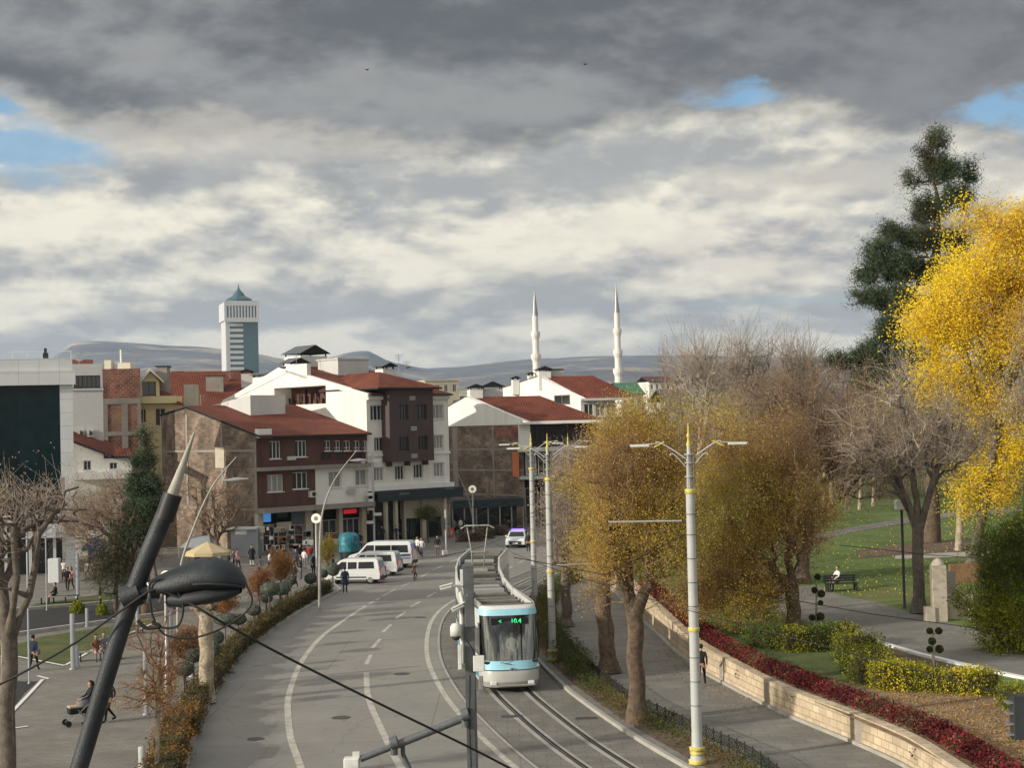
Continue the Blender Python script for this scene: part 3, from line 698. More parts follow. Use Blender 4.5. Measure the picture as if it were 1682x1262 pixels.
# ---------------------------------------------------------------- C: tall white building with the dark projecting bay
PC = FB.pt(sC, 0); FC = Plane(PC, U); LC = sEnd - sC
bC = thing('white_building', 'four-storey white building with a dark brown projecting bay and red tiled roofs', 'building', (PC.x, PC.y, .12))
zCe = FC.px(620, 655)[1]; zCs = FC.px(675, 800)[1]
rows = [[FC.rect(607.9, 666, 627, 691), FC.rect(710.5, 665, 728, 688.5)],
        [FC.rect(614.6, 718.7, 628.6, 741.6), FC.rect(712.5, 715, 728, 737.4)],
        [FC.rect(614, 768, 630.5, 790.5), FC.rect(648.7, 765, 664, 788.6), FC.rect(679.4, 762.6, 694.8, 785.8), FC.rect(712.4, 760.3, 729, 783.5)]]
mb = MB(); FC.wall(mb, 0, LC, zCs - .2, zCe, [o for r_ in rows for o in r_], .22)
mb.quad(FC.pt(LC, 0), FC.pt(LC, 0, 28), FC.pt(LC, zCe, 28), FC.pt(LC, zCe))
tRc = 14.8; zRc = PD(487, 603, PC.y + N.y * tRc).z; zBc = PD(375, 660, PC.y + N.y * 25.5).z
mb.add([FC.pt(LC, zCe), FC.pt(LC, zCe, 25.5), FC.pt(LC, zRc - .15, tRc)], [(0, 1, 2)])
# gable side wall with its roof-terrace opening
GC = Plane(FC.O, -N, U)
def gcx(x, y): s_, z = GC.px(x, y); return -s_, z
t1, zt1 = gcx(535, 633); t0, zb0 = gcx(451, 667); ta, tb_ = min(t0, t1), max(t0, t1)
Pc = lambda t, z, d=0: FC.O + N * t + U * d + Vector((0, 0, z))
roofz = lambda t: (zCe + .35 + (zRc - zCe - .35) * t / tRc) if t < tRc else zRc + (zBc - zRc) * (t - tRc) / (25.5 - tRc)
mb.poly([Pc(0, 3), Pc(0, roofz(0)), Pc(ta, roofz(ta)), Pc(ta, 3)]); mb.poly([Pc(tb_, 3), Pc(tb_, roofz(tb_)), Pc(25.5, zBc), Pc(25.5, 3)])
mb.poly([Pc(ta, zt1), Pc(ta, roofz(ta)), Pc(tRc, zRc), Pc(tb_, roofz(tb_)), Pc(tb_, zt1)] if tb_ > tRc else [Pc(ta, zt1), Pc(ta, roofz(ta)), Pc(tb_, roofz(tb_)), Pc(tb_, zt1)]); mb.quad(Pc(ta, 3), Pc(ta, zb0), Pc(tb_, zb0), Pc(tb_, 3))
for p, q in (((ta, zb0), (ta, zt1)), ((ta, zt1), (tb_, zt1)), ((tb_, zt1), (tb_, zb0)), ((tb_, zb0), (ta, zb0))): mb.quad(Pc(*p), Pc(*q), Pc(*q, 2.2), Pc(*p, 2.2))
a_, _z = gcx(504, 604); b_, _z = gcx(470, 604)
for (t_0, t_1, z_1) in ((a_, b_, PD(487, 604, PC.y + N.y * tRc).z + .25),): mb.add([Pc(t_0, roofz(t_0) - .3), Pc(t_1, roofz(t_1) - .3), Pc(t_1, z_1), Pc(t_0, z_1)] + [Pc(t_0, roofz(t_0) - .3, .5), Pc(t_1, roofz(t_1) - .3, .5), Pc(t_1, z_1, .5), Pc(t_0, z_1, .5)], [(0, 1, 2, 3), (3, 2, 6, 7), (0, 3, 7, 4), (1, 5, 6, 2)])
mb.build('white_wall', M['white_wall'], bC)
# side parapet along the slope
mb = MB()
for (p, q) in ((-.3, a_), (b_, 25.5)):
    A = [Pc(p, roofz(max(p, 0)) - .35, -.06), Pc(q, roofz(q) - .35, -.06), Pc(q, roofz(q) + .16, -.06), Pc(p, roofz(max(p, 0)) + .16, -.06)]
    B = [v + U * .42 for v in A]; mb.add(A + B, [(0, 1, 2, 3), (3, 2, 6, 7), (0, 3, 7, 4), (4, 7, 6, 5), (1, 5, 6, 2)])
mb.build('parapet', M['white_wall'], bC)
tz = MB(); tz.quad(Pc(ta, zb0, 2.2), Pc(tb_, zb0, 2.2), Pc(tb_, zt1, 2.2), Pc(ta, zt1, 2.2)); ter = tz.build('roof_terrace', M['brown_clad'], bC)
mb = MB(); r2 = random.Random(5); step = (tb_ - ta) / 9
for i in range(9):
    t_ = ta + step * (i + .2); hh = (zt1 - zb0) * r2.uniform(.4, .95); mb.add([Pc(t_, zb0, 1.2 + r2.random() * .8), Pc(t_ + step * .5, zb0, 1.9), Pc(t_ + step * .5, zb0 + hh, 1.9), Pc(t_, zb0 + hh, 1.2)], [(0, 1, 2, 3)], i % 3)
mb.build('terrace_clutter', [M['grey_wall'], M['wood'], M['dark_metal']], ter)
for r_ in rows:
    for i, o in enumerate(r_): window(FC, bC, o, 2, ('glass_dark', 'glass_curtain', 'glass_dark')[(i * 2 + len(r_)) % 3], dep=.18, surround=.14)
mb = MB(); FC.box(mb, 0, LC, zCe - .12, zCe + .5, -.35, -.003); mb.build('eaves_band', M['white_trim'], bC); mb = MB(); FC.box(mb, -.1, LC + .1, FC.px(620, 748)[1] - .12, FC.px(620, 748)[1] + .12, -.12, -.003); mb.build('string_course', M['white_trim'], bC); mb = MB()
FC.box(mb, -.1, LC + .1, zCs - .2, zCs + .25, -.6, -.003); mb.build('white_cornice', M['white_trim'], bC)
# bay
FBY = FC.off(-1.25); b0, b1 = FBY.px(640, 700)[0], FBY.px(712, 700)[0]; zb_, zt_ = FBY.px(676, 758)[1], FBY.px(676, 637)[1]
bw = [FBY.rect(655, 665, 671, 690), FBY.rect(684, 665, 701, 689), FBY.rect(655.7, 718, 672, 741.6), FBY.rect(687, 716.5, 703, 739.7)]
mb = MB(); FBY.wall(mb, b0, b1, zb_, zt_, bw, .3); FBY.box(mb, b0, b0 + .02, zb_, zt_, 0, 6); FBY.box(mb, b1 - .02, b1, zb_, zt_, 0, 6); FBY.box(mb, b0, b1, zb_, zb_ + .02, .01, 1.2)
for k in range(3): x = b0 + .4 + (b1 - b0 - 1.0) * k / 2; FBY.box(mb, x, x + .25, zb_ - .45, zb_, .5, 1.2)
bay = mb.build('projecting_bay', M['bay_brown'], bC)
for o in bw: window(FBY, bC, o, 2, 'glass_dark', 'bay_brown', dep=.24, sill=False)
mb = MB()
for x, y in ((677, 654), (679.5, 704), (680.5, 749)):
    a, z = FBY.px(x, y)
    for k in range(3): FBY.box(mb, a - .38, a + .38, z - .2 + k * .15, z - .12 + k * .15, -.05, -.003)
mb.build('vent_grille', M['grey_wall'], bC)
# roofs
mb = MB(); gable_roof(mb, FC, .35, LC, zCe + .42, zRc - .05, tRc, .8, 25.5, zBc - .15, side=.0); FC.box(mb, -.0, .36, zCe + .3, zCe + .5, -.8, 0, 1)
zh = FBY.px(660, 637)[1]; e0, e1 = b0 - 1.9, b1 + .7; q = [FBY.pt(e0, zh, -.7), FBY.pt(e1, zh, -.7), FBY.pt(e1, zh, 6), FBY.pt(e0, zh, 6)]
rA, rB = FBY.pt((e0 + e1) / 2, zh + 1.75, 4.2), FBY.pt((e0 + e1) / 2, zh + 1.75, 9.5)
q2, q3 = FBY.pt(e1, zh, 9), FBY.pt(e0, zh, 9)
mb.add([q[0], q[1], rA], [(0, 1, 2)]); mb.add([q[1], q2, rB, rA], [(0, 1, 2, 3)]); mb.add([q3, q[0], rA, rB], [(0, 1, 2, 3)])
dn = Vector((0, 0, -.16)); mb.quad(q[0] + dn, q[1] + dn, q[1], q[0], 1); mb.quad(q[1] + dn, q2 + dn, q2, q[1], 1); mb.quad(q3 + dn, q[0] + dn, q[0], q3, 1); mb.quad(q3 + dn, q2 + dn, q[1] + dn, q[0] + dn, 1)
mb.build('roof', [M['red_tiles'], M['dark_metal']], bC, uv=True)
Dr = PC.y + N.y * tRc
chimney(bC, 437, 448, 619, 632, Dr + 5, 'white_wall', w2=2.6, capm='slate_cap'); chimney(bC, 494, 533, 584, 612, Dr + 2, 'white_wall', w2=3.0, capm='slate_cap'); chimney(bC, 478, 502, 600, 610, Dr + .5, 'white_wall', w2=1.6, capm='slate_cap')
chimney(bC, 555, 601, 590, 618, Dr - 1, 'grey_wall', cap='slab', capm='grey_wall', w2=3.5, name='roof_tank_room'); chimney(bC, 629, 647, 606, 616, Dr - 2, 'white_wall', w2=1.3, capm='slate_cap')
# dark fascia and columns at street level
mb = MB(); FC.box(mb, .1, LC + .5, zCs - 1.25, zCs - .35, -1.5, -1.3); FC.box(mb, .1, LC + .5, zCs - .45, zCs - .25, -1.3, -.01); mb.build('shop_fascia', M['dark_fascia'], bC)
mb = MB()
for x0, x1, d in ((634, 637.5, -1.2), (650, 654, -1.2), (664, 667, 0), (694, 700, 0), (730, 734.5, -1.2)):
    pl = FC.off(d); a, b = pl.px(x0, 850)[0], pl.px(x1, 850)[0]; pl.box(mb, a, b, .12, zCs - .4, 0, .4)
FC.box(mb, FC.px(664, 850)[0], LC, zCs - 3.2, zCs - .3, .3, .6)
mb.build('shop_columns', M['beige_stone'], bC)
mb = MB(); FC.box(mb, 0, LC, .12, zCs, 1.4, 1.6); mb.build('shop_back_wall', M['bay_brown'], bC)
for x0, x1 in ((610, 633), (638, 662), (668, 692), (702, 726)):
    a, b = FC.px(x0, 860)[0], FC.px(x1, 860)[0]; window(FC, bC, (a, b, .2, zCs - 3.2), 1, 'glass_dark', 'dark_metal', dep=.7, name='shopfront', sill=False)
sign('fascia_sign', 640, 809, 656, 813, 'slate_cap', FC, -1.56, bC, .05); sign('fascia_sign', 715, 801, 730, 804, 'slate_cap', FC, -1.56, bC, .05)
# ---------------------------------------------------------------- D: lower building with brick flank
UD = Vector((.99, .14, 0)).normalized(); V = Vector((-.69, .723, 0))
def skew_building(name, label, xc, Dc, L, zE, tR, zR, tb, zb, wallm, white_from, xpx=None):
    p = PD(xc, 800, Dc); O = Vector((p.x, p.y, 0)); b = thing(name, label, 'building', (O.x, O.y, .12)); pl = Plane(O, UD)
    S = lambda t, z, d=0: O + V * t + UD * d + Vector((0, 0, z))
    mb = MB(); mb.poly([S(0, 0), S(0, white_from), S(tb, white_from), S(tb, 0)]) if wallm else None
    if wallm: mb.build('brick_side_wall', M[wallm], b, uv=True)
    mb = MB(); z0 = white_from if wallm else 0
    mb.poly([S(0, z0, -.03), S(0, zE + .2, -.03), S(tR, zR + .2, -.03), S(tb, zb + .1, -.03), S(tb, z0, -.03)]); mb.quad(S(0, z0, -.03), S(tb, z0, -.03), S(tb, z0, .2), S(0, z0, .2))
    A = [S(-.3, zE - .1), S(tR, zR + .25), S(tb, zb + .15)]; 
    for i in range(2):
        q = [A[i] - UD * .08, A[i + 1] - UD * .08, A[i + 1] + UD * .35, A[i] + UD * .35]; up = Vector((0, 0, .1)); mb.quad(*[v + up for v in q][::-1]); mb.quad(q[3], q[3] + up, q[2] + up, q[2])
    mb.build('white_gable_wall', M['white_wall'], b)
    mb = MB(); gable_roof(mb, pl, .3, L, zE + .05, zR, tR, .8, tb, zb, v=V, side=.0); mb.build('roof', [M['red_tiles'], M['white_trim']], b, uv=True)
    return b, pl, S
pD = 172.0; zEd = PD(880, 692, pD).z; zRd = PD(775, 655, pD + 6.8).z
LD = (PD(988, 700, pD + 1.2) - PD(862, 700, pD)).x
bD, FD, SD = skew_building('brick_flank_building', 'three-storey building with a rough brick flank, white gable and deep shaded balcony', 862, pD, LD, zEd, 9.4, zRd, 15.5, zRd - 2.0, 'stone_brick', zEd - .35)
za, zb2, zc, zd, zf = [FD.px(920, y)[1] for y in (700, 734, 741, 781, 786)]
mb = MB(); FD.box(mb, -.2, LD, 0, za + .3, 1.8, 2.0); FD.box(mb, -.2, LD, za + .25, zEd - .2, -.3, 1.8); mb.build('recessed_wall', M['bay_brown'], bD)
mb = MB(); FD.box(mb, -.5, .75, zb2, zEd - .1, -.1, .7); FD.box(mb, -.6, LD + .2, zEd - .35, zEd - .1, -.8, .3); mb.build('white_pillar', M['white_wall'], bD)
mb = MB(); FD.box(mb, -.6, LD + .1, zc, zb2, -.9, 1.8); FD.box(mb, -.6, LD + .1, zf, zd, -.9, 1.8); mb.build('balcony_slab', M['grey_wall'], bD)
mb = MB()
for k in range(14): x = .9 + (LD - 1) * k / 13; FD.box(mb, x, x + .12, zb2, za, -.05, .05)
mb.build('balcony_screen', M['dark_metal'], bD)
for k in range(6): a = 0.2 + (LD - .2) * k / 6; window(FD, bD, (a, a + (LD) / 6 - .25, zd + .1, zc - .15), 1, ('glass_curtain', 'glass_dark')[k % 2], dep=.3, name='window', sill=False)
mb = MB(); FD.box(mb, -1.3, -.65, zd, zc, -.3, .2); mb.build('orange_panel', mat('orange_panel', (.55, .17, .06), .6, .1, 2), bD)
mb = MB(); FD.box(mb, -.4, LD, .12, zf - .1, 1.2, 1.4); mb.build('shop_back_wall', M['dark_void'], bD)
for k in range(5): a = .1 + LD * k / 5; window(FD, bD, (a, a + LD / 5 - .3, .2, zf - 1.0), 1, 'glass_dark', 'grey_wall', dep=.6, name='shopfront', sill=False)
chimney(bD, 772, 793, 640, 657, pD + 6.5, 'white_wall', w2=3.0, u=(.99, .14)); chimney(bD, 793, 826, 639, 655, pD + 7.5, 'grey_wall', w2=2.0, u=(.99, .14), name='roof_tank_room')
mb = MB()
for t, w_ in ((12.5, .5), (11.0, .9), (4.8, .3)): mb.add([SD(t, 1, -.06), SD(t + w_, 1, -.06), SD(t + w_, zEd - .5, -.06), SD(t, zEd - .5, -.06)], [(0, 3, 2, 1)])
for z in (3.4, 6.2, 8.6): mb.add([SD(.2, z, -.05), SD(15, z, -.05), SD(15, z + .22, -.05), SD(.2, z + .22, -.05)], [(0, 1, 2, 3)])
mb.build('concrete_frame', M['concrete'], bD)
mb = MB(); mb.add([SD(.6, zEd - 1.9, -.06), SD(4.6, zEd - 1.9, -.06), SD(4.6, zEd - .5, -.06), SD(.6, zEd - .5, -.06)], [(0, 1, 2, 3)]); mb.build('brick_patch', M['red_brick'], bD, uv=True)
# dark awnings between the two buildings
aw = thing('shop_awning', 'dark awning and glazed kiosk front set against the brick flank', 'awning', tuple(PD(790, 862, 168)))
mb = MB(); a, b = PD(742, 822, 166), PD(858, 830, 168); d = Vector((b.x - a.x, b.y - a.y, 0)); L_ = d.length; pw = Plane(a, d)
zT, zL = PD(780, 822, 166).z, PD(780, 835, 166).z; pw.box(mb, 0, L_, zL, zT, -.6, 4); mb.build('awning_roof', M['dark_fascia'], aw)
mb = MB(); pw.box(mb, 0, L_, .12, zL, 2.5, 2.7); mb.build('front_glazing', M['glass_dark'], aw)
mb = MB()
for k in range(7): x = L_ * k / 6; pw.box(mb, x - .07, x + .07, .12, zL, -.3, -.16)
mb.build('awning_posts', M['steel_grey'], aw)
# ---------------------------------------------------------------- E
pE = 200.0; zEe = PD(962, 655, pE).z; zRe = PD(889, 621, pE + 5.6).z; LE = (PD(1049, 660, pE + 1) - PD(958, 660, pE)).x
bE, FE, SE = skew_building('white_gable_building', 'white building behind with a red hipped roof and one brown attic window', 958, pE, LE, zEe, 7.6, zRe, 15, zRe - 1.3, None, 0)
zw0, zw1 = FE.px(985, 686)[1], FE.px(985, 662)[1]
ops = [(.4 + k * 1.5, 1.6 + k * 1.5, zw0 + .15, zw1 - .1) for k in range(3)]
mb = MB(); FE.wall(mb, 0, LE * .62, zw0, zEe, ops, .2); FE.box(mb, -.1, LE, zEe - .3, zEe + .02, -.9, .2); FE.box(mb, 0, LE * .9, 0, zw0, .8, 1); mb.build('front_wall', M['grey_wall'], bE)
for i, o in enumerate(ops): window(FE, bE, o, 1, ('glass_dark', 'glass_curtain', 'glass_curtain')[i], dep=.15, sill=False)
GE = Plane(FE.O - UD * .04, -V, UD); o = GE.rect(911, 649, 936.5, 665); q = MB(); GE.box(q, o[0], o[1], o[2], o[3], -.05, .02); w_ = q.build('attic_window', M['wood'], bE)
q = MB(); mid = (o[0] + o[1]) / 2; GE.box(q, o[0] + .12, mid - .06, o[2] + .12, o[3] - .12, -.07, -.045); GE.box(q, mid + .06, o[1] - .12, o[2] + .12, o[3] - .12, -.07, -.045); q.build('pane', M['glass_dark'], w_)
chimney(bE, 885, 905, 610, 625, pE + 5, 'white_wall', w2=3.2, u=(.99, .14)); chimney(bE, 905, 925, 608, 625, pE + 6.5, 'grey_wall', w2=2, u=(.99, .14), cap='slab', name='roof_tank_room')
chimney(bE, 842, 853, 624, 634, pE + 8, 'white_wall', w2=1.3, u=(.99, .14)); chimney(bE, 868, 877, 617, 626, pE + 7, 'white_wall', w2=1, u=(.99, .14))
# ---------------------------------------------------------------- left group
UX = Vector((.96, .28, 0)).normalized()
def front(name, label, x0, x1, D, cat='building'):
    b = PD(x1, 700, D); pl = Plane(b, UX); L = -pl.px(x0, 700)[0]; a = pl.O - pl.u * L; o = thing(name, label, cat, (a.x, a.y, .12)); return o, Plane(a, UX), L
bA, FA, LA = front('glass_front_building', 'modern white-panelled building with one huge dark glass front at the left edge', -140, 120, 127)
zt, z2, z3, z4 = [FA.px(60, y)[1] for y in (589, 609, 632, 846)]
g0, g1 = 1.0, FA.px(99.5, 740)[0]
mb = MB(); FA.wall(mb, 0, LA, z3, zt, (), .2); FA.box(mb, -.1, LA + .25, z3 - .05, z2, -.35, -.003); FA.wall(mb, g1, LA, 8, z3); FA.wall(mb, 0, g1, z4 - .8, z4)
FA.box(mb, LA, LA + .01, 0, zt, 0, 14); FA.box(mb, 0, LA, zt - .02, zt, .01, 14)
FA.box(mb, FA.px(70, 860)[0], FA.px(104, 860)[0], FA.px(80, 884)[1], z4, -.5, -.003); FA.box(mb, 0, FA.px(72, 860)[0], FA.px(60, 859)[1], FA.px(60, 852)[1], -.5, 0); FA.box(mb, 0, FA.px(92, 880)[0], FA.px(60, 884)[1], FA.px(60, 874)[1], -.8, 0)
FA.wall(mb, g1 + .3, LA, .12, 8)
mb.build('panel_wall', M['bright_panel'], bA, uv=True)
mb = MB(); FA.box(mb, 0, g1, z4, z3, .12, .2); gl = mb.build('glass_front', M['glass_teal'], bA)
mb = MB()
for k in range(1, 9): x = g1 - k * 1.75; FA.box(mb, x - .02, x + .02, z4, z3, .09, .118)
for k in range(1, 6): z = z4 + (z3 - z4) * k / 6; FA.box(mb, 0, g1, z - .015, z + .015, .085, .116)
mb.build('glazing_bars', M['glass_teal'], gl)
mb = MB(); FA.box(mb, 0, g1, .12, z4 - .8, 1.0, 1.2); mb.build('lower_glazing', M['glass_dark'], bA)
mb = MB()
for k in range(9): x = g1 - .6 - k * 1.9; FA.box(mb, x - .12, x + .12, .12, z4 - .8, -.3, -.1)
mb.build('lower_columns', M['grey_panel'], bA)
mb = MB(); FA.box(mb, FA.px(20, 590)[0], FA.px(118, 590)[0], zt + .55, zt + .6, .3, .36)
for k in range(5): x = FA.px(20 + 24 * k, 590)[0]; FA.box(mb, x, x + .05, zt, zt + .55, .3, .35)
mb.build('roof_railing', M['white_trim'], bA)
mb = MB(); a = FA.px(75, 590)[0]; FA.box(mb, a - .22, a + .22, zt, zt + .45, .1, .4); FA.box(mb, a - .12, a + .1, zt + .45, zt + .85, .15, .35); mb.build('floodlight', M['black_cap'], bA)
bA2, F2, L2 = front('grey_building', 'narrow pale grey building with one strip of dark windows near its top', 118, 169.5, 150)
o = F2.rect(121, 617, 165, 637); mb = MB(); F2.wall(mb, 0, L2, 0, F2.px(140, 598)[1], [o], .3); F2.box(mb, 0, L2, F2.px(140, 599)[1], F2.px(140, 598)[1], .01, 9); F2.box(mb, L2 - .01, L2, 0, F2.px(140, 598)[1], .01, 9); F2.box(mb, -.1, L2 + .1, F2.px(140, 640)[1] - .1, F2.px(140, 640)[1] + .1, -.1, -.003); mb.build('wall', M['grey_wall'], bA2)
window(F2, bA2, o, 5, 'glass_dark', 'dark_metal', dep=.22)
for x in (127, 142): 
    o = F2.rect(x, 706, x + 11, 718); q = MB(); F2.box(q, o[0], o[1], o[2], o[3], -.5, -.05); ac = q.build('air_conditioner', M['white_plastic'], bA2); c = F2.pt((o[0] + o[1]) / 2, (o[2] + o[3]) / 2, -.52); q = MB()
    q.tube([c, c + Vector((0, .02, 0))], (o[3] - o[2]) * .36, 12); q.build('fan_grille', M['dark_metal'], ac)
bA3, F3, L3 = front('red_brick_building', 'bare red brick wall held in a grey concrete frame beside the grey building', 170, 232, 162)
zt3 = F3.px(200, 606)[1]; mb = MB(); F3.wall(mb, 0, L3, 0, zt3); F3.box(mb, 0, L3, zt3 - .01, zt3, .01, 8); F3.box(mb, L3 - .01, L3, 0, zt3, .01, 8); mb.build('brick_wall', M['red_brick'], bA3, uv=True)
mb = MB()
for x0, x1 in ((170, 177), (200, 210), (226, 232)): F3.box(mb, F3.px(x0, 690)[0], F3.px(x1, 690)[0], 0, F3.px(200, 655)[1], -.06, -.003)
for y0, y1 in ((655, 664), (709, 716)): F3.box(mb, 0, L3, F3.px(200, y1)[1], F3.px(200, y0)[1], -.08, -.003)
mb.build('concrete_frame', M['concrete'], bA3)
for x0, x1, y in ((171, 182, 592), (193, 214, 596)): chimney(bA3, x0, x1, y, 605, 166, 'cream_light', cap=None, w2=1.5, u=(1, 0))
q = MB(); p = PD(199, 596, 167); q.tube([p, p + Vector((0, 0, 1.4))], .12, 8); q.build('flue', M['white_trim'], bA3)
bA4, F4, L4 = front('cream_house', 'cream house with a small gabled dormer and balcony between brick walls', 229, 300, 166)
zf4 = F4.px(255, 652)[1]; dz = F4.rect(234, 625, 256, 650)
ops = [F4.rect(226 + 5, 672, 240, 695), F4.rect(255, 671, 272, 700)]
mb = MB(); F4.wall(mb, 0, L4, 0, zf4, ops, .25); a, b = F4.px(231, 630)[0], F4.px(262, 630)[0]; z0, z1, zp = zf4, F4.px(245, 627)[1], F4.px(250, 611)[1]
F4.wall(mb, a, b, z0, z1, [dz], .5); mb.poly([F4.pt(a, z1), F4.pt(b, z1), F4.pt((a + b) / 2, zp)]); F4.box(mb, b - .02, b, z0, z1, 0, 5); mb.build('wall', M['cream_wall'], bA4)
mb = MB(); m_ = (a + b) / 2
for (p, q) in (((a - .4, z1 - .2), (m_, zp + .1)), ((m_, zp + .1), (b + .4, z1 - .2))):
    A = [F4.pt(p[0], p[1], -.6), F4.pt(q[0], q[1], -.6), F4.pt(q[0], q[1], 5), F4.pt(p[0], p[1], 5)]; up = Vector((0, 0, .25)); mb.quad(*[v + up for v in A]); mb.quad(A[0], A[1], A[1] + up, A[0] + up)
mb.build('dormer_roof', M['cream_light'], bA4)
for o in ops: window(F4, bA4, o, 1, 'brown_clad', 'cream_light', dep=.2)
window(F4, bA4, dz, 1, 'glass_dark', 'brown_clad', dep=.4)
mb = MB(); F4.box(mb, a - .1, F4.px(289, 655)[0], F4.px(255, 663)[1], zf4 + .05, -.9, -.003); mb.build('balcony', M['cream_wall'], bA4)
mb = MB(); c0, c1 = F4.px(260, 640)[0], F4.px(300, 640)[0]; zz0, zz1 = F4.px(280, 664)[1], F4.px(262, 628)[1]
mb.quad(F4.pt(c0, zz1, 5), F4.pt(c0, zz0 + .6, -.5), F4.pt(c1, zz0, -.5), F4.pt(c1, zz0 + .6, 5)); mb.quad(F4.pt(c0, zz0 + .4, -.5), F4.pt(c1, zz0 - .2, -.5), F4.pt(c1, zz0, -.5), F4.pt(c0, zz0 + .6, -.5)); mb.build('roof', M['red_tiles'], bA4, uv=True)
chimney(bA4, 257, 274, 603, 628, 168, 'concrete', cap='slab', w2=1.6, u=(1, 0)); chimney(bA4, 302, 322, 632, 664, 167, 'beige_stone', cap=None, w2=1.4, u=(1, 0))
bA5, F5, L5 = front('low_white_house', 'low white house with a lean-to roof half hidden by a dark conifer', 120, 216, 146)
ops = [F5.rect(137, 757, 150, 773), F5.rect(180, 760, 193, 771)]
xa, xb = F5.px(174, 760)[0], L5
mb = MB(); zL = F5.px(124, 728)[1]; zR_ = F5.px(174, 752)[1]; zb5 = F5.px(140, 789)[1]
F5.wall(mb, 0, xa, 0, zR_, [ops[0]], .25); mb.poly([F5.pt(0, zR_), F5.pt(xa, zR_), F5.pt(0, zL)]); F5.wall(mb, xa, xb, 0, F5.px(195, 753)[1], [ops[1]], .25); F5.box(mb, 0, L5 - .3, F5.px(150, 788)[1], F5.px(150, 776)[1], -.5, -.003); mb.build('wall', M['white_wall'], bA5)
mb = MB(); A = [F5.pt(-.2, zL + .1, -.4), F5.pt(xa + .8, zR_ - .1, -.4), F5.pt(xa + .8, zR_ + 1.2, 6), F5.pt(-.2, zL + 1.2, 6)]; up = Vector((0, 0, .2)); mb.quad(*[v + up for v in A]); mb.quad(A[0], A[1], A[1] + up, A[0] + up, 1)
A = [F5.pt(xa - .2, F5.px(195, 753)[1], -.4), F5.pt(xb, F5.px(195, 753)[1], -.4), F5.pt(xb, F5.px(195, 741)[1], 5), F5.pt(xa - .2, F5.px(195, 741)[1], 5)]; mb.quad(*[v + up for v in A]); mb.quad(A[0], A[1], A[1] + up, A[0] + up, 1)
mb.build('roof', [M['red_tiles'], M['dark_metal']], bA5, uv=True)
for o in ops: window(F5, bA5, o, 1, 'glass_dark', dep=.2)
# wide red roof behind
bA6, F6, L6 = front('red_roof_house', 'long house behind with a broad red tiled roof and two grey chimneys', 262, 432, 188)
zr0, zr1 = F6.px(340, 679)[1], F6.px(340, 622)[1]; mb = MB(); F6.wall(mb, .3, L6 - .3, 0, zr0, (), .2); mb.build('wall', M['grey_wall'], bA6)
mb = MB(); gable_roof(mb, F6, 0, L6, zr0, zr1 + 1.2, 12, .8, 22, zr0); mb.build('roof', [M['red_tiles'], M['dark_metal']], bA6, uv=True)
chimney(bA6, 338, 366, 618, 637, 192, 'concrete', cap='slab', capm='brown_clad', w2=1.6, u=(1, .1)); chimney(bA6, 396, 414, 614, 630, 194, 'grey_wall', cap='gable', w2=1.5, u=(1, .1)); chimney(bA6, 284, 300, 612, 624, 197, 'concrete', cap='slab', w2=1.6, u=(1, .1))
# ---------------------------------------------------------------- town in the middle distance
def block(name, label, x0, x1, ytop, ybot, D, wall, roof='red_tiles', flat=False, wn=0, floors=3, rh=1.6, pane='glass_dark'):
    o, pl, L = front(name, label, x0, x1, D); zt = pl.px((x0 + x1) / 2, ytop)[1]; zb = 0
    mb = MB(); fh = 3.0; ops = []
    for f in range(floors):
        z1 = zt - .7 - f * fh
        for k in range(wn):
            w_ = L / wn; a = w_ * (k + .28); ops.append((a, a + w_ * .44, z1 - 1.4, z1))
    pl.wall(mb, 0, L, zb, zt, ops, .3); pl.box(mb, 0, .02, zb, zt, .01, 9); pl.box(mb, L - .02, L, zb, zt, .01, 9)
    if flat: pl.box(mb, -.15, L + .15, zt, zt + .25, -.15, 9)
    mb.build('wall', M[wall], o)
    for q in ops: window(pl, o, q, 1, pane, dep=.25, sill=False)
    if not flat:
        mb = MB(); gable_roof(mb, pl, 0, L, zt, zt + rh, 4.5, .5, 9.2, zt); mb.build('roof', [M[roof], M['dark_metal']], o, uv=True)
    return o
mat('green_roof', (.05, .17, .10), .6, .15, 1)
block('apartment_block', 'small white block with a green roof just right of the right minaret', 1022, 1058, 647, 700, 330, 'white_wall', 'green_roof', wn=3, rh=2.4)
block('apartment_block', 'sunlit white apartment block with many dark windows beside bare treetops', 1068, 1113, 627, 690, 420, 'white_wall', 'brown_clad', wn=5, floors=4, rh=1.4)
block('apartment_block', 'white stair tower with a dark slot standing behind the sunlit apartments', 1108, 1124, 621, 690, 440, 'white_wall', flat=True, wn=1, floors=3)
block('stone_block', 'flat-topped tan stone block behind the projecting bay roof', 700, 755, 626, 700, 290, 'beige_stone', flat=True, wn=4, floors=2)
block('hip_roof_house', 'grey slate-roofed house glimpsed above the ochre treetop', 1096, 1142, 660, 700, 300, 'grey_wall', 'slate_cap', rh=2.4)
block('town_house', 'tan house with a brown roof seen through bare branches', 1196, 1262, 643, 700, 380, 'beige_stone', 'brown_clad', wn=5, floors=2, rh=2.0)
block('town_house', 'long orange-brown house seen through the bare trees nearer the pine', 1276, 1345, 632, 700, 400, 'cream_light', 'brown_clad', wn=5, floors=2, rh=2.0)
block('town_house', 'low far house with a dull roof left of the tower', 286, 352, 622, 700, 330, 'concrete', 'brown_clad', wn=4, floors=1, rh=1.2)
block('town_house', 'small far house with a white dome-like tank and red roof edge', 120, 152, 600, 700, 260, 'grey_wall', rh=1.0)
block('town_house', 'far flat-roofed house with roof clutter left of the left minaret', 752, 800, 645, 700, 340, 'cream_light', flat=True, wn=3, floors=1)
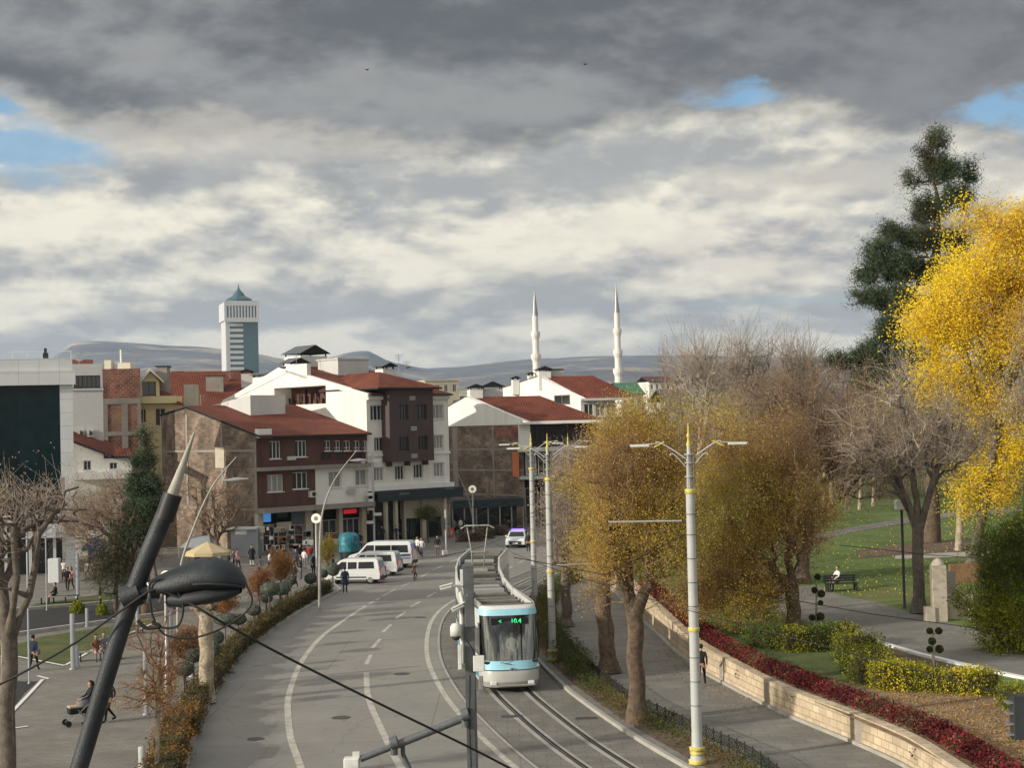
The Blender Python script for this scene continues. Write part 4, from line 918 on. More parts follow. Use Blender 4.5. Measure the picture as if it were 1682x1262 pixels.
# tower
D0 = 1100; th = R(19); a = PD(369, 560, D0); tw = thing('office_tower', 'tall office tower with banded and blue-green glass faces and a pointed roof', 'tower', (a.x, D0, 0))
u1 = Vector((math.cos(th), math.sin(th), 0)); TF = Plane(Vector((a.x, D0, 0)), u1); W_ = TF.px(426.5, 560)[0]; zz = lambda y: TF.px(397, y)[1]
zc0, zc1 = zz(526.5), zz(497); ins = W_ * .045
mb = MB(); TF.box(mb, 0, W_, zc0, zc1, 0, W_); TF.box(mb, ins, W_ * .16, 0, zc0, ins, W_ - ins); TF.box(mb, ins * .9, W_ * .13, 0, zc0, ins * .9, W_ * .3)
for k in range(10): z = zz(531 + k * 9.0); TF.box(mb, W_ * .16, W_ * .54, z - 2.1, z, ins - .15, ins + .6)
for x in (0, W_ * .94): TF.box(mb, x, x + W_ * .06, zc0 - 1.2, zc1 + 1.2, -.8, 0)
for q in ((zc0 - 1.2, zc0 + 2), (zc1 - 2.5, zc1 + 1.2)): TF.box(mb, 0.01, W_ - .01, q[0], q[1], -.75, 0)
for k in range(11): x = W_ * (.06 + .88 * k / 10); TF.box(mb, x - .55, x + .55, zc0, zc1, -.6, 0)
mb.build('concrete_frame', M['grey_panel'], tw)
mb = MB(); TF.box(mb, W_ * .54, W_ * .965, 0, zc0, ins * .3, W_ - ins); TF.box(mb, W_ * .16, W_ * .54, 0, zc0, ins + .3, W_ - ins); TF.box(mb, W_ * .05, W_ * .95, zc0 + 1.5, zc1 - 2, -.25, .01)
mb.build('glass_face', M['glass_tower'], tw)
mb = MB(); c = TF.pt(W_ / 2, 0, W_ / 2); mb.lathe((c.x, c.y, 0), [(W_ * .36, zc1), (W_ * .40, zz(492)), (W_ * .36, zz(489)), (W_ * .2, zz(484.5)), (W_ * .16, zz(481)), (W_ * .14, zz(479)), (W_ * .05, zz(474)), (.6, zz(470)), (.1, zz(464))], 12, smooth=False)
mb.build('pointed_roof', M['glass_tower'], tw)
# minarets
def minaret(xc, ytip, ycone, bal, label, rpx=7.5, D=620):
    base = PD(xc + (700 - ycone) * .025 * 0, 700, D); o = thing('minaret', label, 'minaret', (base.x, D, 0), 'twin minarets')
    z = lambda y: PD(xc, y, D).z; r = rpx * D / FPX; k = 1.0; c = (PD(xc + 4, 620, D).x, D, 0)
    mb = MB(); prof = [(r * 1.25, 0), (r * 1.05, z(700)), (r, z(bal[-1] + 4))]; rr = r
    for y in bal[::-1]:
        prof += [(rr, z(y + 8)), (rr * 1.35, z(y + 2)), (rr * 1.4, z(y + 1)), (rr * 1.4, z(y - 5)), (rr * 1.22, z(y - 5.2)), (rr * 1.22, z(y - 1)), (rr * .9, z(y - 1))]; rr *= .9
    prof += [(rr, z(ycone + 1)), (rr * 1.06, z(ycone))]; mb.lathe(c, prof, 14, smooth=False); mb.build('shaft', M['white_wall'], o)
    mb = MB(); mb.lathe(c, [(rr * 1.08, z(ycone)), (rr * .75, z(ycone * .72 + ytip * .28)), (rr * .3, z(ycone * .3 + ytip * .7)), (.05, z(ytip + 4))], 12); mb.build('spire', M['steel_grey'], o)
    mb = MB(); mb.tube([(c[0], D, z(ytip + 5)), (c[0], D, z(ytip))], .12, 5); mb.build('finial', M['steel_grey'], o)
minaret(877.5, 471, 519, (550, 587), 'left of the two slim white minarets, two balconies showing above the roofs', 6.0)
minaret(1012, 463, 514, (545, 580, 611), 'right of the two slim white minarets, three balconies showing', 6.2)
# television aerials and dishes on the roofs
def aerial(par, px, py, D, h=1.8, dish=False):
    p = PD(px, py, D) - Vector((0, 0, .8)); q = MB(); q.tube([p, p + Vector((0, 0, h + .8))], .03, 5)
    for k in range(4): q.tube([p + Vector((-.45 + .08 * k, 0, h + .7 - .16 * k)), p + Vector((.45 - .08 * k, .1, h + .7 - .16 * k))], .018, 4)
    o = q.build('aerial', M['steel_grey'], par)
    if dish: q = MB(); c = p + Vector((.1, -.2, 1.1)); q.lathe(c, [(.02, -.02), (.25, .02), (.4, .12)], 12); q.build('dish', M['white_plastic'], o)
for a in ((bC, 487, 604, Dr, 1.6, True), (bC, 655, 604, Dr - 3, 1.4), (bC, 668, 610, Dr - 4, 1.1, True), (bD, 812, 640, 180, 1.2), (bE, 872, 616, 207, 1.4), (bA6, 312, 625, 198, 1.5), (bA6, 378, 628, 196, 1.2, True), (bA3, 222, 604, 164, 1.2), (bA2, 130, 598, 152, 1.3, True), (bB, 330, 668, 153, 1.2)): aerial(*a)
for x, y, pl_, b_ in ((640, 742, FC, bC), (598, 762, FB, bB), (512, 812, FB, bB)):
    a_, z_ = pl_.px(x, y); q = MB(); pl_.box(q, a_ - .42, a_ + .42, z_ - .3, z_ + .3, -.35, -.01); ac = q.build('air_conditioner', M['white_plastic'], b_); c = pl_.pt(a_, z_, -.36); q = MB(); q.tube([c, c - pl_.n * .02], .22, 12); q.build('fan_grille', M['dark_metal'], ac)
# hills
prof = [(-400, 640), (-100, 625), (60, 600), (95, 585), (112, 567), (150, 563), (200, 567), (260, 571), (330, 574), (400, 582), (440, 588), (500, 600), (545, 590), (575, 580), (603, 578), (640, 596), (700, 606), (760, 603), (820, 594), (880, 589), (960, 585), (1050, 585), (1110, 586), (1300, 588), (1500, 592), (1682, 596), (2100, 610)]
def hill(name, prof, D, depth, seed, dy=0):
    xs = np.linspace(-400, 2100, 180); ys_ = np.interp(xs, [p[0] for p in prof], [p[1] for p in prof]) + dy + 6; rg = np.random.default_rng(seed); Vv = []; rows_ = 26
    nz = np.cumsum(rg.normal(0, 1, (rows_, 180)), axis=1); nz -= np.linspace(0, 1, 180)[None, :] * nz[:, -1:]
    nz = (nz + np.roll(nz, 1, 0) + np.roll(nz, -1, 0)) / 3
    for j in range(rows_):
        f = j / (rows_ - 1); Dj = D - depth + depth * 1.5 * f
        h = math.sin(min(1, f * 1.5) * math.pi / 2) if f < .667 else math.cos((f - .667) / .333 * math.pi / 2)
        for i, x in enumerate(xs):
            p = PD(x, ys_[i], D); Vv.append((p.x * Dj / D, Dj, max(-2, p.z * h + nz[j, i] * depth * .0009 * math.sin(f * math.pi))))
    F = [(j * 180 + i, j * 180 + i + 1, (j + 1) * 180 + i + 1, (j + 1) * 180 + i) for j in range(rows_ - 1) for i in range(179)]
    return structure(link(name, np_mesh(name, Vv, F, [M['hill']], smooth=True)))
mat('hill', (.13, .14, .16), .95, .35, .004, (.55, .46, .33), .8)
hill('hills', prof, 6500, 2500, 1)
hill('low_hills', [(-400, 640), (100, 625), (250, 600), (330, 597), (430, 606), (520, 618), (700, 622), (800, 612), (900, 606), (1000, 604), (1200, 612), (1682, 620), (2100, 640)], 3600, 1400, 2)
# ================================================================ TREES AND PLANTS
def skeleton(trunk, ells, n, seed, pen=.35, power=2.6, forks=None):
    """trunk: list of points; ells: [(centre, radii, weight)]. Returns nodes, parents, order"""
    rg = np.random.default_rng(seed); pts = []; sub = []
    for c, r, w_ in ells:                                       # every envelope breaks up into uneven lumps
        c, r = np.array(c, float), np.array(r, float); sub.append((c, r * .8, w_ * .45)); m_ = 9
        for k in range(m_):
            v = rg.normal(size=3); v /= np.linalg.norm(v); v[2] = v[2] * .8 + .15; f = rg.uniform(.5, .85); s_ = rg.uniform(.28, .5)
            sub.append((c + v * r * f, r * s_, w_ * .55 / m_ * (s_ / .39) ** 2))
    main = ells; ells = sub
    wsum = sum(e[2] for e in ells)
    for c, r, w_ in ells:
        k = int(n * w_ / wsum); q = rg.normal(size=(k, 3)); q /= np.linalg.norm(q, axis=1)[:, None]; q *= rg.random((k, 1)) ** (1 / power) * (1 + .16 * rg.normal(size=(k, 1)))
        pts.append(np.array(c) + q * np.array(r))
    pts = np.concatenate(pts); tr = np.array(trunk, float); top = tr[-1]
    pts = pts[np.argsort(np.linalg.norm(pts - top, axis=1))]
    N_ = [*tr]; par = [-1] + list(range(len(tr) - 1)); path = [0.0]
    for i in range(1, len(tr)): path.append(path[-1] * 0)
    A = np.empty((len(tr) + len(pts) * 3 + 60, 3)); A[:len(tr)] = tr; PL = np.zeros(len(A)); PL[:len(tr)] = np.linspace(3, 0, len(tr)) * 3; cnt = len(tr)
    if forks is None:                                           # main limbs: from the fork towards the heart of each part of the crown
        forks = []
        for c, r, w_ in main[:4]:
            c = np.array(c, float) + rg.normal(0, .12, 3) * np.array(r); v = c - top; bow = np.array([0, 0, .10 * np.linalg.norm(v[:2])]); forks.append([top + v * f + rg.normal(0, .02, 3) * np.linalg.norm(v) + bow * math.sin(f * math.pi) * -1 for f in (.2, .4, .6, .8, 1.0)])
    for ch in forks:
        j = len(tr) - 1
        for q in ch:
            q = np.array(q, float); A[cnt] = q; PL[cnt] = PL[j] + np.linalg.norm(q - A[j]); par.append(j); j = cnt; cnt += 1
    for p in pts:
        d = np.linalg.norm(A[:cnt] - p, axis=1); j = int(np.argmin(d + pen * PL[:cnt] + (A[:cnt, 2] > p[2] + .4 * d) * d * .5)); L = d[j]
        k = 3 if L > 1.6 else (2 if L > .7 else 1); k = min(k, 3)
        for s_ in range(1, k + 1):
            t = s_ / k; q = A[j] * (1 - t) + p * t if s_ == 1 else A0 * (1 - t) + p * t
            if s_ == 1: A0 = A[j].copy(); q = A0 * (1 - t) + p * t
            if s_ < k: q = q + rg.normal(0, .06 * L, 3) + np.array([0, 0, .05 * L])
            A[cnt] = q; PL[cnt] = PL[j] + L / k; par.append(j); j = cnt; cnt += 1
            if cnt >= len(A) - 4: break
        if cnt >= len(A) - 4: break
    A = A[:cnt]; cntc = np.zeros(cnt); has = np.zeros(cnt, bool)
    for i in range(cnt - 1, 0, -1):
        if not has[i]: cntc[i] += 1
        cntc[par[i]] += cntc[i]; has[par[i]] = True
    return A, np.array(par), cntc, ~has
def segs_mesh(name, P0_, P1_, R0, R1, mats, sides=4, mi=None):
    d = P1_ - P0_; L = np.linalg.norm(d, axis=1, keepdims=True) + 1e-9; d = d / L
    if sides > 4: P0_ = P0_ - d * R1[:, None] * .45; P1_ = P1_ + d * R1[:, None] * .45
    ref = np.where(np.abs(d[:, 2:3]) < .9, np.array([[0, 0, 1.]]), np.array([[1., 0, 0]])); x = np.cross(d, ref); x /= np.linalg.norm(x, axis=1, keepdims=True) + 1e-9; y = np.cross(d, x)
    n = len(d); V_ = np.empty((n, 2, sides, 3)); a = np.arange(sides) * 2 * math.pi / sides
    for j in range(sides):
        v = x * math.cos(a[j]) + y * math.sin(a[j]); V_[:, 0, j] = P0_ + v * R0[:, None]; V_[:, 1, j] = P1_ + v * R1[:, None]
    base = np.arange(n)[:, None] * 2 * sides; F = np.stack([np.stack([base[:, 0] + j, base[:, 0] + (j + 1) % sides, base[:, 0] + sides + (j + 1) % sides, base[:, 0] + sides + j], 1) for j in range(sides)], 1).reshape(-1, 4)
    return np_mesh(name, V_.reshape(-1, 3), F, mats, None if mi is None else np.repeat(mi, sides), smooth=True)
def leaves_mesh(name, C_, size, mats, rg, mi=None, asp=.55, up=.0):
    n = len(C_); a = rg.normal(size=(n, 3)); a[:, 2] += up; a /= np.linalg.norm(a, axis=1, keepdims=True); b = np.cross(a, rg.normal(size=(n, 3))); b /= np.linalg.norm(b, axis=1, keepdims=True)
    s = size * rg.uniform(.6, 1.35, (n, 1)); a = a * s / 2; b = b * s * asp / 2
    V_ = np.stack([C_ - a, C_ - b, C_ + a, C_ + b], 1).reshape(-1, 3)
    F = np.arange(n * 4).reshape(-1, 4)
    return np_mesh(name, V_, F, mats, mi)
def tree(name, label, cat, base, trunk_top, ells, n=700, seed=1, r0=.22, bark='bark', twigm='twig_brown', tw=0, twl=.5, leaves=0, lsize=.12, lmats=(), lw=None, spread=.28, group=None, pen=.35, droop=0.0, tipr=.008, power=2.6, twr=.006, asp=.55, pct=.46, hang=0, clump=0, fork=None):
    """base: point on the ground; everything in world metres"""
    base = np.array(base, float); tt = np.array(trunk_top, float); rg = np.random.default_rng(seed)
    tr = [base + (tt - base) * f + rg.normal(0, .035, 3) * np.array([1, 1, 0]) * (0 < f < 1) for f in np.linspace(0, 1, 6)]
    A, par, cnt, leafn = skeleton(tr, ells, n, seed, pen, power, fork)
    mx = cnt[0]; r = tipr + (r0 - tipr) * (cnt / mx) ** pct
    r[0] = r0 * 1.35; r[1] = max(r[1], r0 * 1.05)
    o = thing(name, label, cat, tuple(base), group); org = base
    i = np.arange(1, len(A)); big = r[i] > max(.03, r0 * .13); big[:5] = False
    me = segs_mesh('trunk', A[par[i[big]]] - org, A[i[big]] - org, r[par[i[big]]], r[i[big]], [M[bark]], 7)
    link('branch_limbs', me, o)
    q = MB(); kk = 6; rt = [r[j] * (1.25 if j == 0 else 1) for j in range(kk)]; q.tube(spline([Vector(A[j]) for j in range(kk)], 4), list(np.interp(np.linspace(0, kk - 1, (kk - 1) * 4 + 1), range(kk), rt)), 14); q.ball(A[5], r[5] * 1.02, 12)
    q.build('trunk', M[bark], o)
    # fine branches and twigs as one crown of branches
    sm = i[~big]; p0, p1, q0, q1 = A[par[sm]], A[sm], np.minimum(r[par[sm]], r[sm] * 2), r[sm]
    tips = np.where(cnt[i] <= 12)[0] + 1
    if tw:
        src = rg.choice(tips, tw); dirn = A[src] - A[par[src]]; dirn /= np.linalg.norm(dirn, axis=1, keepdims=True) + 1e-9
        dv = dirn * .7 + rg.normal(0, .55, (tw, 3)) + np.array([0, 0, .35 - droop]); dv /= np.linalg.norm(dv, axis=1, keepdims=True)
        L = twl * rg.uniform(.4, 1.4, (tw, 1)); s0 = A[src] * 1; m1 = s0 + dv * L * .5; dv2 = dv + rg.normal(0, .25, (tw, 3)); m2 = m1 + dv2 * L * .5
        w0 = np.full(tw, twr); p0 = np.concatenate([p0, s0, m1]); p1 = np.concatenate([p1, m1, m2]); q0 = np.concatenate([q0, w0 * 1.3, w0]); q1 = np.concatenate([q1, w0, w0 * .5])
        anchors = np.concatenate([m1, m2, A[tips]])
    else: anchors = A[tips]
    link('branches', segs_mesh('branches', p0 - org, p1 - org, q0, q1, [M[twigm]], 3), o)
    if leaves:
        # leaf density varies from clump to clump
        ph = rg.random(len(anchors)); cl = .5 + .5 * np.sin(anchors[:, 0] * 1.9 + seed) * np.sin(anchors[:, 1] * 1.7 + 1.3) * np.sin(anchors[:, 2] * 2.1 + .7)
        wgt = .25 + cl ** 2 * (1 + clump) + ph * .4; wgt /= wgt.sum()
        src = rg.choice(len(anchors), leaves, p=wgt); C_ = anchors[src] + rg.normal(0, spread, (leaves, 3))
        if hang: C_[:, 2] -= rg.random(leaves) * hang
        k = len(lmats)
        if k > 1:
            ns = np.sin(C_[:, 0] * .9 + seed) + np.sin(C_[:, 2] * 1.1 + 2 * seed) + np.sin(C_[:, 1] * .8 + .5) + rg.normal(0, 1.0, leaves)
            cw = np.cumsum(lw if lw else [1 / k] * k); qs = np.quantile(ns, np.clip(cw[:-1], 0, 1)); mi = np.searchsorted(qs, ns)
        else: mi = None
        link('foliage', leaves_mesh('foliage', C_ - org, lsize, [M[m_] for m_ in lmats], rg, mi, asp, up=.0 if not hang else 1.2), o)
    return o
def E_(px, py, rx, ry, D, w_=1.0, rd=None):
    c = PD(px, py, D); k = D / FPX; return (tuple(c), (rx * k, (rd if rd else rx * k), ry * k), w_ * rx * ry * (rd or rx * k))
OC = ('leaf_olive', 'leaf_ochre', 'leaf_amber', 'leaf_brown')
# --- street trees beside the walkway
b = G(1048, 1187, .12); D = b.y
t1 = tree('street_tree', 'ochre-leaved street tree with a thick forked trunk nearest the tram pole', 'tree', b, PD(1042, 1010, D), [E_(1045, 810, 105, 140, D, 1), E_(1095, 900, 85, 105, D, .6), E_(1005, 930, 62, 80, D, .5), E_(1090, 720, 70, 55, D, .35)],
     1100, 11, .31, 'bark', 'twig_amber', 6000, .7, 95000, .066, OC, (.34, .36, .16, .14), .2, 'street trees along the walkway', clump=3, pct=.56)
b = G(1000, 1106, .12); D = b.y
tree('street_tree', 'ochre street tree second along the walkway, its crown merging with its neighbour', 'tree', b, PD(991, 985, D), [E_(1010, 830, 62, 140, D, 1), E_(1035, 745, 60, 60, D, .5), E_(985, 930, 42, 60, D, .4)],
     750, 12, .36, 'bark', 'twig_amber', 5000, .8, 45000, .08, OC, (.3, .35, .18, .17), .25, 'street trees along the walkway', clump=3, pct=.56)
b = G(930, 1030, .12); D = b.y
tree('street_tree', 'nearly bare brown street tree furthest along the walkway behind two lamp masts', 'tree', b, PD(929, 960, D), [E_(925, 850, 42, 120, D, 1), E_(950, 790, 45, 70, D, .6)],
     800, 13, .3, 'bark_grey', 'twig_grey', 7000, .9, 8000, .09, ('leaf_brown', 'leaf_tan'), (.6, .4), .3, 'street trees along the walkway')
# --- garden trees
b = PG(1308, 1034); D = b.y
tree('garden_tree', 'broad amber garden tree with a thick pale trunk above the red creeper', 'tree', b, PD(1300, 960, D), [E_(1195, 870, 95, 130, D, 1), E_(1300, 850, 75, 100, D, .9), E_(1190, 985, 85, 60, D, 1.1), E_(1265, 985, 60, 50, D, .7), E_(1250, 760, 90, 70, D, .6), E_(1170, 700, 60, 40, D, .35)],
     1900, 14, .33, 'bark', 'twig_amber', 8000, .8, 130000, .078, OC, (.28, .34, .2, .18), .25, clump=3, pct=.54)
b = PG(1318, 960); D = b.y + 4
tree('bare_tree', 'large bare brown tree with hanging dry seed pods behind the amber tree', 'tree', b, PD(1330, 850, D), [E_(1350, 740, 125, 90, D, 1.2), E_(1440, 770, 60, 80, D, .5), E_(1250, 680, 75, 55, D, .5), E_(1330, 640, 90, 45, D, .4), E_(1420, 660, 50, 60, D, .4)],
     1300, 15, .32, 'bark', 'twig_brown', 8000, 1.3, 20000, .14, ('leaf_brown', 'leaf_tan'), (.55, .45), .3, twr=.008, hang=.5, asp=.3)
b = PG(1509, 1008); D = b.y
tree('bare_tree', 'dark bare tree with a tall forked trunk beside the park lamp', 'tree', b, PD(1508, 870, D), [E_(1460, 740, 70, 70, D, 1), E_(1550, 730, 70, 75, D, .8), E_(1480, 640, 50, 60, D, .6), E_(1415, 690, 40, 50, D, .3), E_(1540, 650, 40, 40, D, .3)],
     520, 16, .28, 'bark_grey', 'twig_grey', 2300, 1.4, 4000, .11, ('leaf_brown', 'leaf_olive'), (.7, .3), .3, twr=.007)
for k, (px, top, rx, ry, s_, lab) in enumerate(((1150, 590, 50, 42, 21, 'leftmost pale bare treetop rising over the ochre trees beside the far white flats'), (1225, 590, 48, 55, 22, 'pale bare tree with long rising branches standing in the middle of the row'), (1310, 590, 42, 45, 23, 'pale bare tree at the right of the row, touching the pine'), (1270, 640, 60, 40, 24, 'low greyish bare tree filling the gap behind the pale row'), (1190, 660, 60, 40, 25, 'low brown bare tree behind the ochre crown below the white flats'))):
    D = 118 + 4 * k; b = PD(px, 850, D); b.z = gz(0, D)
    tree('bare_tree', lab, 'tree', b, (b.x, b.y, b.z + 6), [E_(px, top + 20, rx, ry, D, 1), E_(px + 15, top + 70, rx * 1.1, ry, D, .7)],
         230, s_, .2, 'bark_pale', 'twig_grey', 650, 2.6, 500, .13, ('leaf_tan',), None, .4, 'pale bare trees behind the garden', twr=.014, pen=.1, droop=-.5)
# pine
D = 112.0; b = PD(1530, 870, D); b.z = gz(0, D)
pe_ = [(1545, 235, 22, 26), (1520, 262, 16, 22), (1548, 285, 34, 28), (1500, 300, 18, 22), (1590, 290, 16, 30), (1570, 330, 30, 24), (1525, 345, 34, 28), (1470, 385, 26, 18), (1520, 395, 48, 26), (1575, 400, 24, 30), (1445, 420, 30, 24), (1425, 455, 26, 20), (1480, 440, 46, 28),
       (1540, 450, 40, 30), (1430, 490, 34, 16), (1480, 500, 44, 26), (1465, 545, 36, 26), (1425, 585, 34, 20), (1385, 600, 28, 16), (1480, 590, 44, 28), (1365, 615, 16, 10), (1440, 630, 50, 18)]
tree('pine_tree', 'tall dark green pine with an irregular crown rising above all the trees', 'tree', b, PD(1540, 330, D), [E_(x, y, rx * .92, ry * .92, D, 1, rd=max(.6, rx * .045 * 1.2)) for x, y, rx, ry in pe_],
     1500, 31, .40, 'bark', 'leaf_pine', 9000, .6, 110000, .30, ('leaf_pine', 'leaf_hedge'), (.75, .25), .26, fork=(), pen=.2, asp=.13, twr=.02, pct=.55, power=2.2, clump=2)
# yellow tree
D = 92.0; b = PD(1592, 900, D); b.z = gz(0, D)
ye = [(1640, 380, 75, 45), (1610, 460, 95, 60), (1560, 540, 80, 60), (1650, 560, 95, 90), (1540, 620, 60, 50), (1600, 660, 70, 40), (1730, 480, 110, 150), (1620, 800, 60, 50), (1670, 740, 60, 45), (1585, 840, 30, 30)]
tree('yellow_tree', 'large golden yellow broadleaf tree filling the right edge of the view', 'tree', b, PD(1640, 690, D), [E_(x, y, rx * .98, ry * .98, D, 1, rd=rx * .036) for x, y, rx, ry in ye],
     2300, 32, .30, 'bark_grey', 'twig_brown', 8000, .8, 150000, .14, ('leaf_yellow', 'leaf_gold', 'leaf_ochre'), (.64, .3, .06), .42, asp=.6, twr=.008, clump=1.5, pct=.6)
D = 88.0; b = PD(1690, 900, D); b.z = gz(0, D)
tree('bare_tree', 'thinning tan-leaved tree in front of the yellow crown at the right edge', 'tree', b, PD(1700, 700, D), [E_(1690, 560, 35, 70, D, 1), E_(1680, 690, 45, 50, D, .7)], 220, 33, .1, 'bark_grey', 'twig_grey', 1000, .9, 4500, .12, ('leaf_tan', 'leaf_gold'), None, .3, twr=.008)
# evergreen shrub tree at the right edge
D = 66.0; b = PD(1665, 1130, D); b.z = gz(0, D)
tree('arborvitae', 'feathery green and yellow evergreen bush standing over the hedge at the right edge', 'shrub', b, PD(1660, 1080, D), [E_(1645, 930, 45, 85, D, 1), E_(1625, 1010, 45, 60, D, .8), E_(1680, 980, 60, 130, D, 1.4), E_(1650, 1080, 50, 55, D, .8), E_(1600, 900, 22, 40, D, .3), E_(1690, 880, 50, 50, D, .5)],
     1000, 34, .12, 'bark', 'leaf_cypress', 5000, .4, 60000, .11, ('leaf_cypress', 'leaf_green', 'leaf_lime'), (.55, .3, .15), .14, asp=.4, power=3.5)
# far woodland behind the lawn
def wood(name, label, x0, x1, D, h, n, seed, mats):
    rg = np.random.default_rng(seed); a = PD(x0, 800, D); b_ = PD(x1, 800, D); z = gz(0, D)
    P = np.stack([rg.uniform(a.x, b_.x, n), D + rg.normal(0, 3, n), z + h * rg.random(n) ** .8 * (1 + .25 * np.sin(np.linspace(0, 37, n)))], 1)
    P = P[rg.permutation(n)]; P[:, 2] = z + (P[:, 2] - z) * (.8 + .2 * np.sin(P[:, 0] * .9)); d = rg.normal(0, .3, (n, 3)) + np.array([0, 0, .9]); L = 1.6
    me = segs_mesh(name, P, P + d * L, np.full(n, .02), np.full(n, .008), [M[m_] for m_ in mats], 3, rg.integers(0, len(mats), n)); o = link(name, me); return tag(o, label, 'trees', None, 'stuff')
wood('far_trees', 'mass of bare brown trees along the back of the park lawn', 1090, 1900, 158, 13, 26000, 5, ('twig_brown', 'twig_grey', 'leaf_brown'))
for k, (px, by, w_) in enumerate(((1392, 843, 9), (1412, 838, 6), (1435, 832, 7), (1364, 848, 8), (1352, 838, 5), (1575, 905, 12))):
    b = PG(px, by); q = MB(); s_ = w_ / FPX * b.y / 2; q.tube([b, b + Vector((.1, 0, 1.6)), b + Vector((.25, 0, 4.2))], [s_ * 1.25, s_, s_ * .7], 7)
    o = thing('tree_trunk', ('pale far tree trunk left of the row at the back of the lawn', 'thin far trunk, second of the row at the back of the lawn', 'whitewashed far trunk furthest back on the lawn', 'far trunk close behind the amber tree', 'thin far trunk beside the amber tree crown', 'thick pale trunk below the yellow tree on bare soil')[k], 'tree trunk', tuple(b)); q.build('trunk', M['bark_pale'], o)
    q = MB(); rr = random.Random(k)
    for j in range(9): a = rr.uniform(0, 6.3); q.tube([b + Vector((.25, 0, 3.2 + .1 * j)), b + Vector((.25 + math.cos(a) * 1.2, math.sin(a), 5.2)), b + Vector((math.cos(a) * 1.9, math.sin(a) * 1.6, 7.2))], [s_ * .4, s_ * .22, .02], 4)
    q.build('limb', M['bark_pale'], o)
# --- left side
b = G(12, 1330, .12); D = b.y
o = tree('pollarded_tree', 'near pollarded bare tree with a thick pale trunk at the left edge', 'tree', b, PD(15, 1050, D), [E_(30, 850, 70, 60, D, 1), E_(-20, 900, 70, 90, D, .8), E_(100, 830, 70, 45, D, .7), E_(35, 960, 35, 50, D, .3)],
     260, 41, .24, 'bark_grey', 'twig_grey', 700, 1.0, 1600, .07, ('leaf_tan', 'leaf_rust'), (.7, .3), .22, pen=.15, pct=.52, fork=[[PD(30, 1020, D), PD(48, 980, D), PD(58, 930, D), PD(62, 880, D - .5), PD(90, 840, D - .5)], [PD(8, 1010, D), PD(2, 960, D + .4), PD(-8, 910, D + .5), PD(5, 860, D + .4)], [PD(20, 1010, D - .3), PD(28, 950, D - .6), PD(22, 880, D - .6), PD(30, 830, D - .5)]])
D = 84.0; b = G(205, 1010, .12); D = b.y
tree('bare_tree', 'bare tangled tree behind the dark lamp mast on the plaza', 'tree', b, PD(215, 920, D), [E_(170, 860, 90, 45, D, 1), E_(240, 880, 60, 50, D, .7)], 520, 42, .16, 'bark_grey', 'twig_brown', 2600, .9, 2200, .1, ('leaf_brown', 'leaf_rust'), None, .3, twr=.007)
D = 105.0; b = G(262, 965, .12); D = b.y
tree('bare_tree', 'bare grey-brown tree in front of the low white house', 'tree', b, PD(240, 890, D), [E_(215, 820, 80, 40, D, 1), E_(150, 840, 50, 40, D, .5)], 420, 43, .15, 'bark_grey', 'twig_brown', 1800, 1.0, 1200, .1, ('leaf_brown',), None, .3, twr=.01)
b = G(365, 935, .12); D = b.y + 3
tree('bare_tree', 'dark bare tree spread against the brick side wall', 'tree', b, PD(355, 890, D), [E_(335, 850, 45, 32, D, 1), E_(385, 840, 40, 45, D, .8), E_(350, 810, 60, 30, D, .4)], 320, 44, .2, 'bark', 'twig_brown', 1500, .8, 0, twr=.01)
D = 96.0; b = PD(238, 900, D); b.z = .12
tree('spruce_tree', 'dark blue-green conifer standing before the low white house', 'tree', b, PD(238, 715, D), [E_(238, 722, 8, 22, D, 1), E_(238, 755, 16, 20, D, 1), E_(238, 795, 27, 18, D, 1), E_(240, 835, 36, 18, D, 1), E_(238, 866, 42, 14, D, 1)],
     700, 45, .2, 'bark', 'leaf_pine', 5000, .5, 42000, .22, ('leaf_pine', 'leaf_hedge'), (.7, .3), .2, asp=.14, twr=.02, droop=.6)
D = 88.0; b = G(190, 1010, .12); D = b.y
tree('conifer', 'shaggy olive-brown conifer beside the dark lamp mast over the lawn', 'tree', b, PD(190, 880, D), [E_(190, 940, 50, 28, D, 1), E_(185, 905, 45, 25, D, .8), E_(190, 975, 30, 20, D, .5)], 420, 46, .12, 'bark', 'leaf_pine', 2600, .7, 12000, .16, ('leaf_pine', 'leaf_hedge', 'leaf_brown'), (.45, .3, .25), .3, asp=.2, clump=3)
b = G(262, 1300, .12); D = b.y
tree('young_tree', 'young bare-branched tree with orange-brown leaves near the kerb', 'tree', b, PD(258, 1130, D), [E_(262, 1130, 32, 52, D, 1), E_(275, 1080, 40, 30, D, .4), E_(230, 1150, 50, 30, D, .25), E_(275, 1000, 18, 60, D, .25), E_(235, 1050, 50, 30, D, .2)],
     300, 47, .075, 'bark_pale', 'twig_red', 900, .4, 3000, .05, ('leaf_orange', 'leaf_ochre', 'leaf_brown'), (.4, .35, .25), .12, pct=.5, tipr=.006, twr=.005)
b = G(336, 1152, .12); D = b.y
tree('pollarded_tree', 'thick pale lopped trunk with thin shoots between the kerb hedge and round shrubs', 'tree', b, PD(340, 1015, D), [E_(335, 995, 22, 12, D, 1)], 60, 48, .3, 'bark_pale', 'twig_red', 900, .35, 0, pct=.25, tipr=.05)
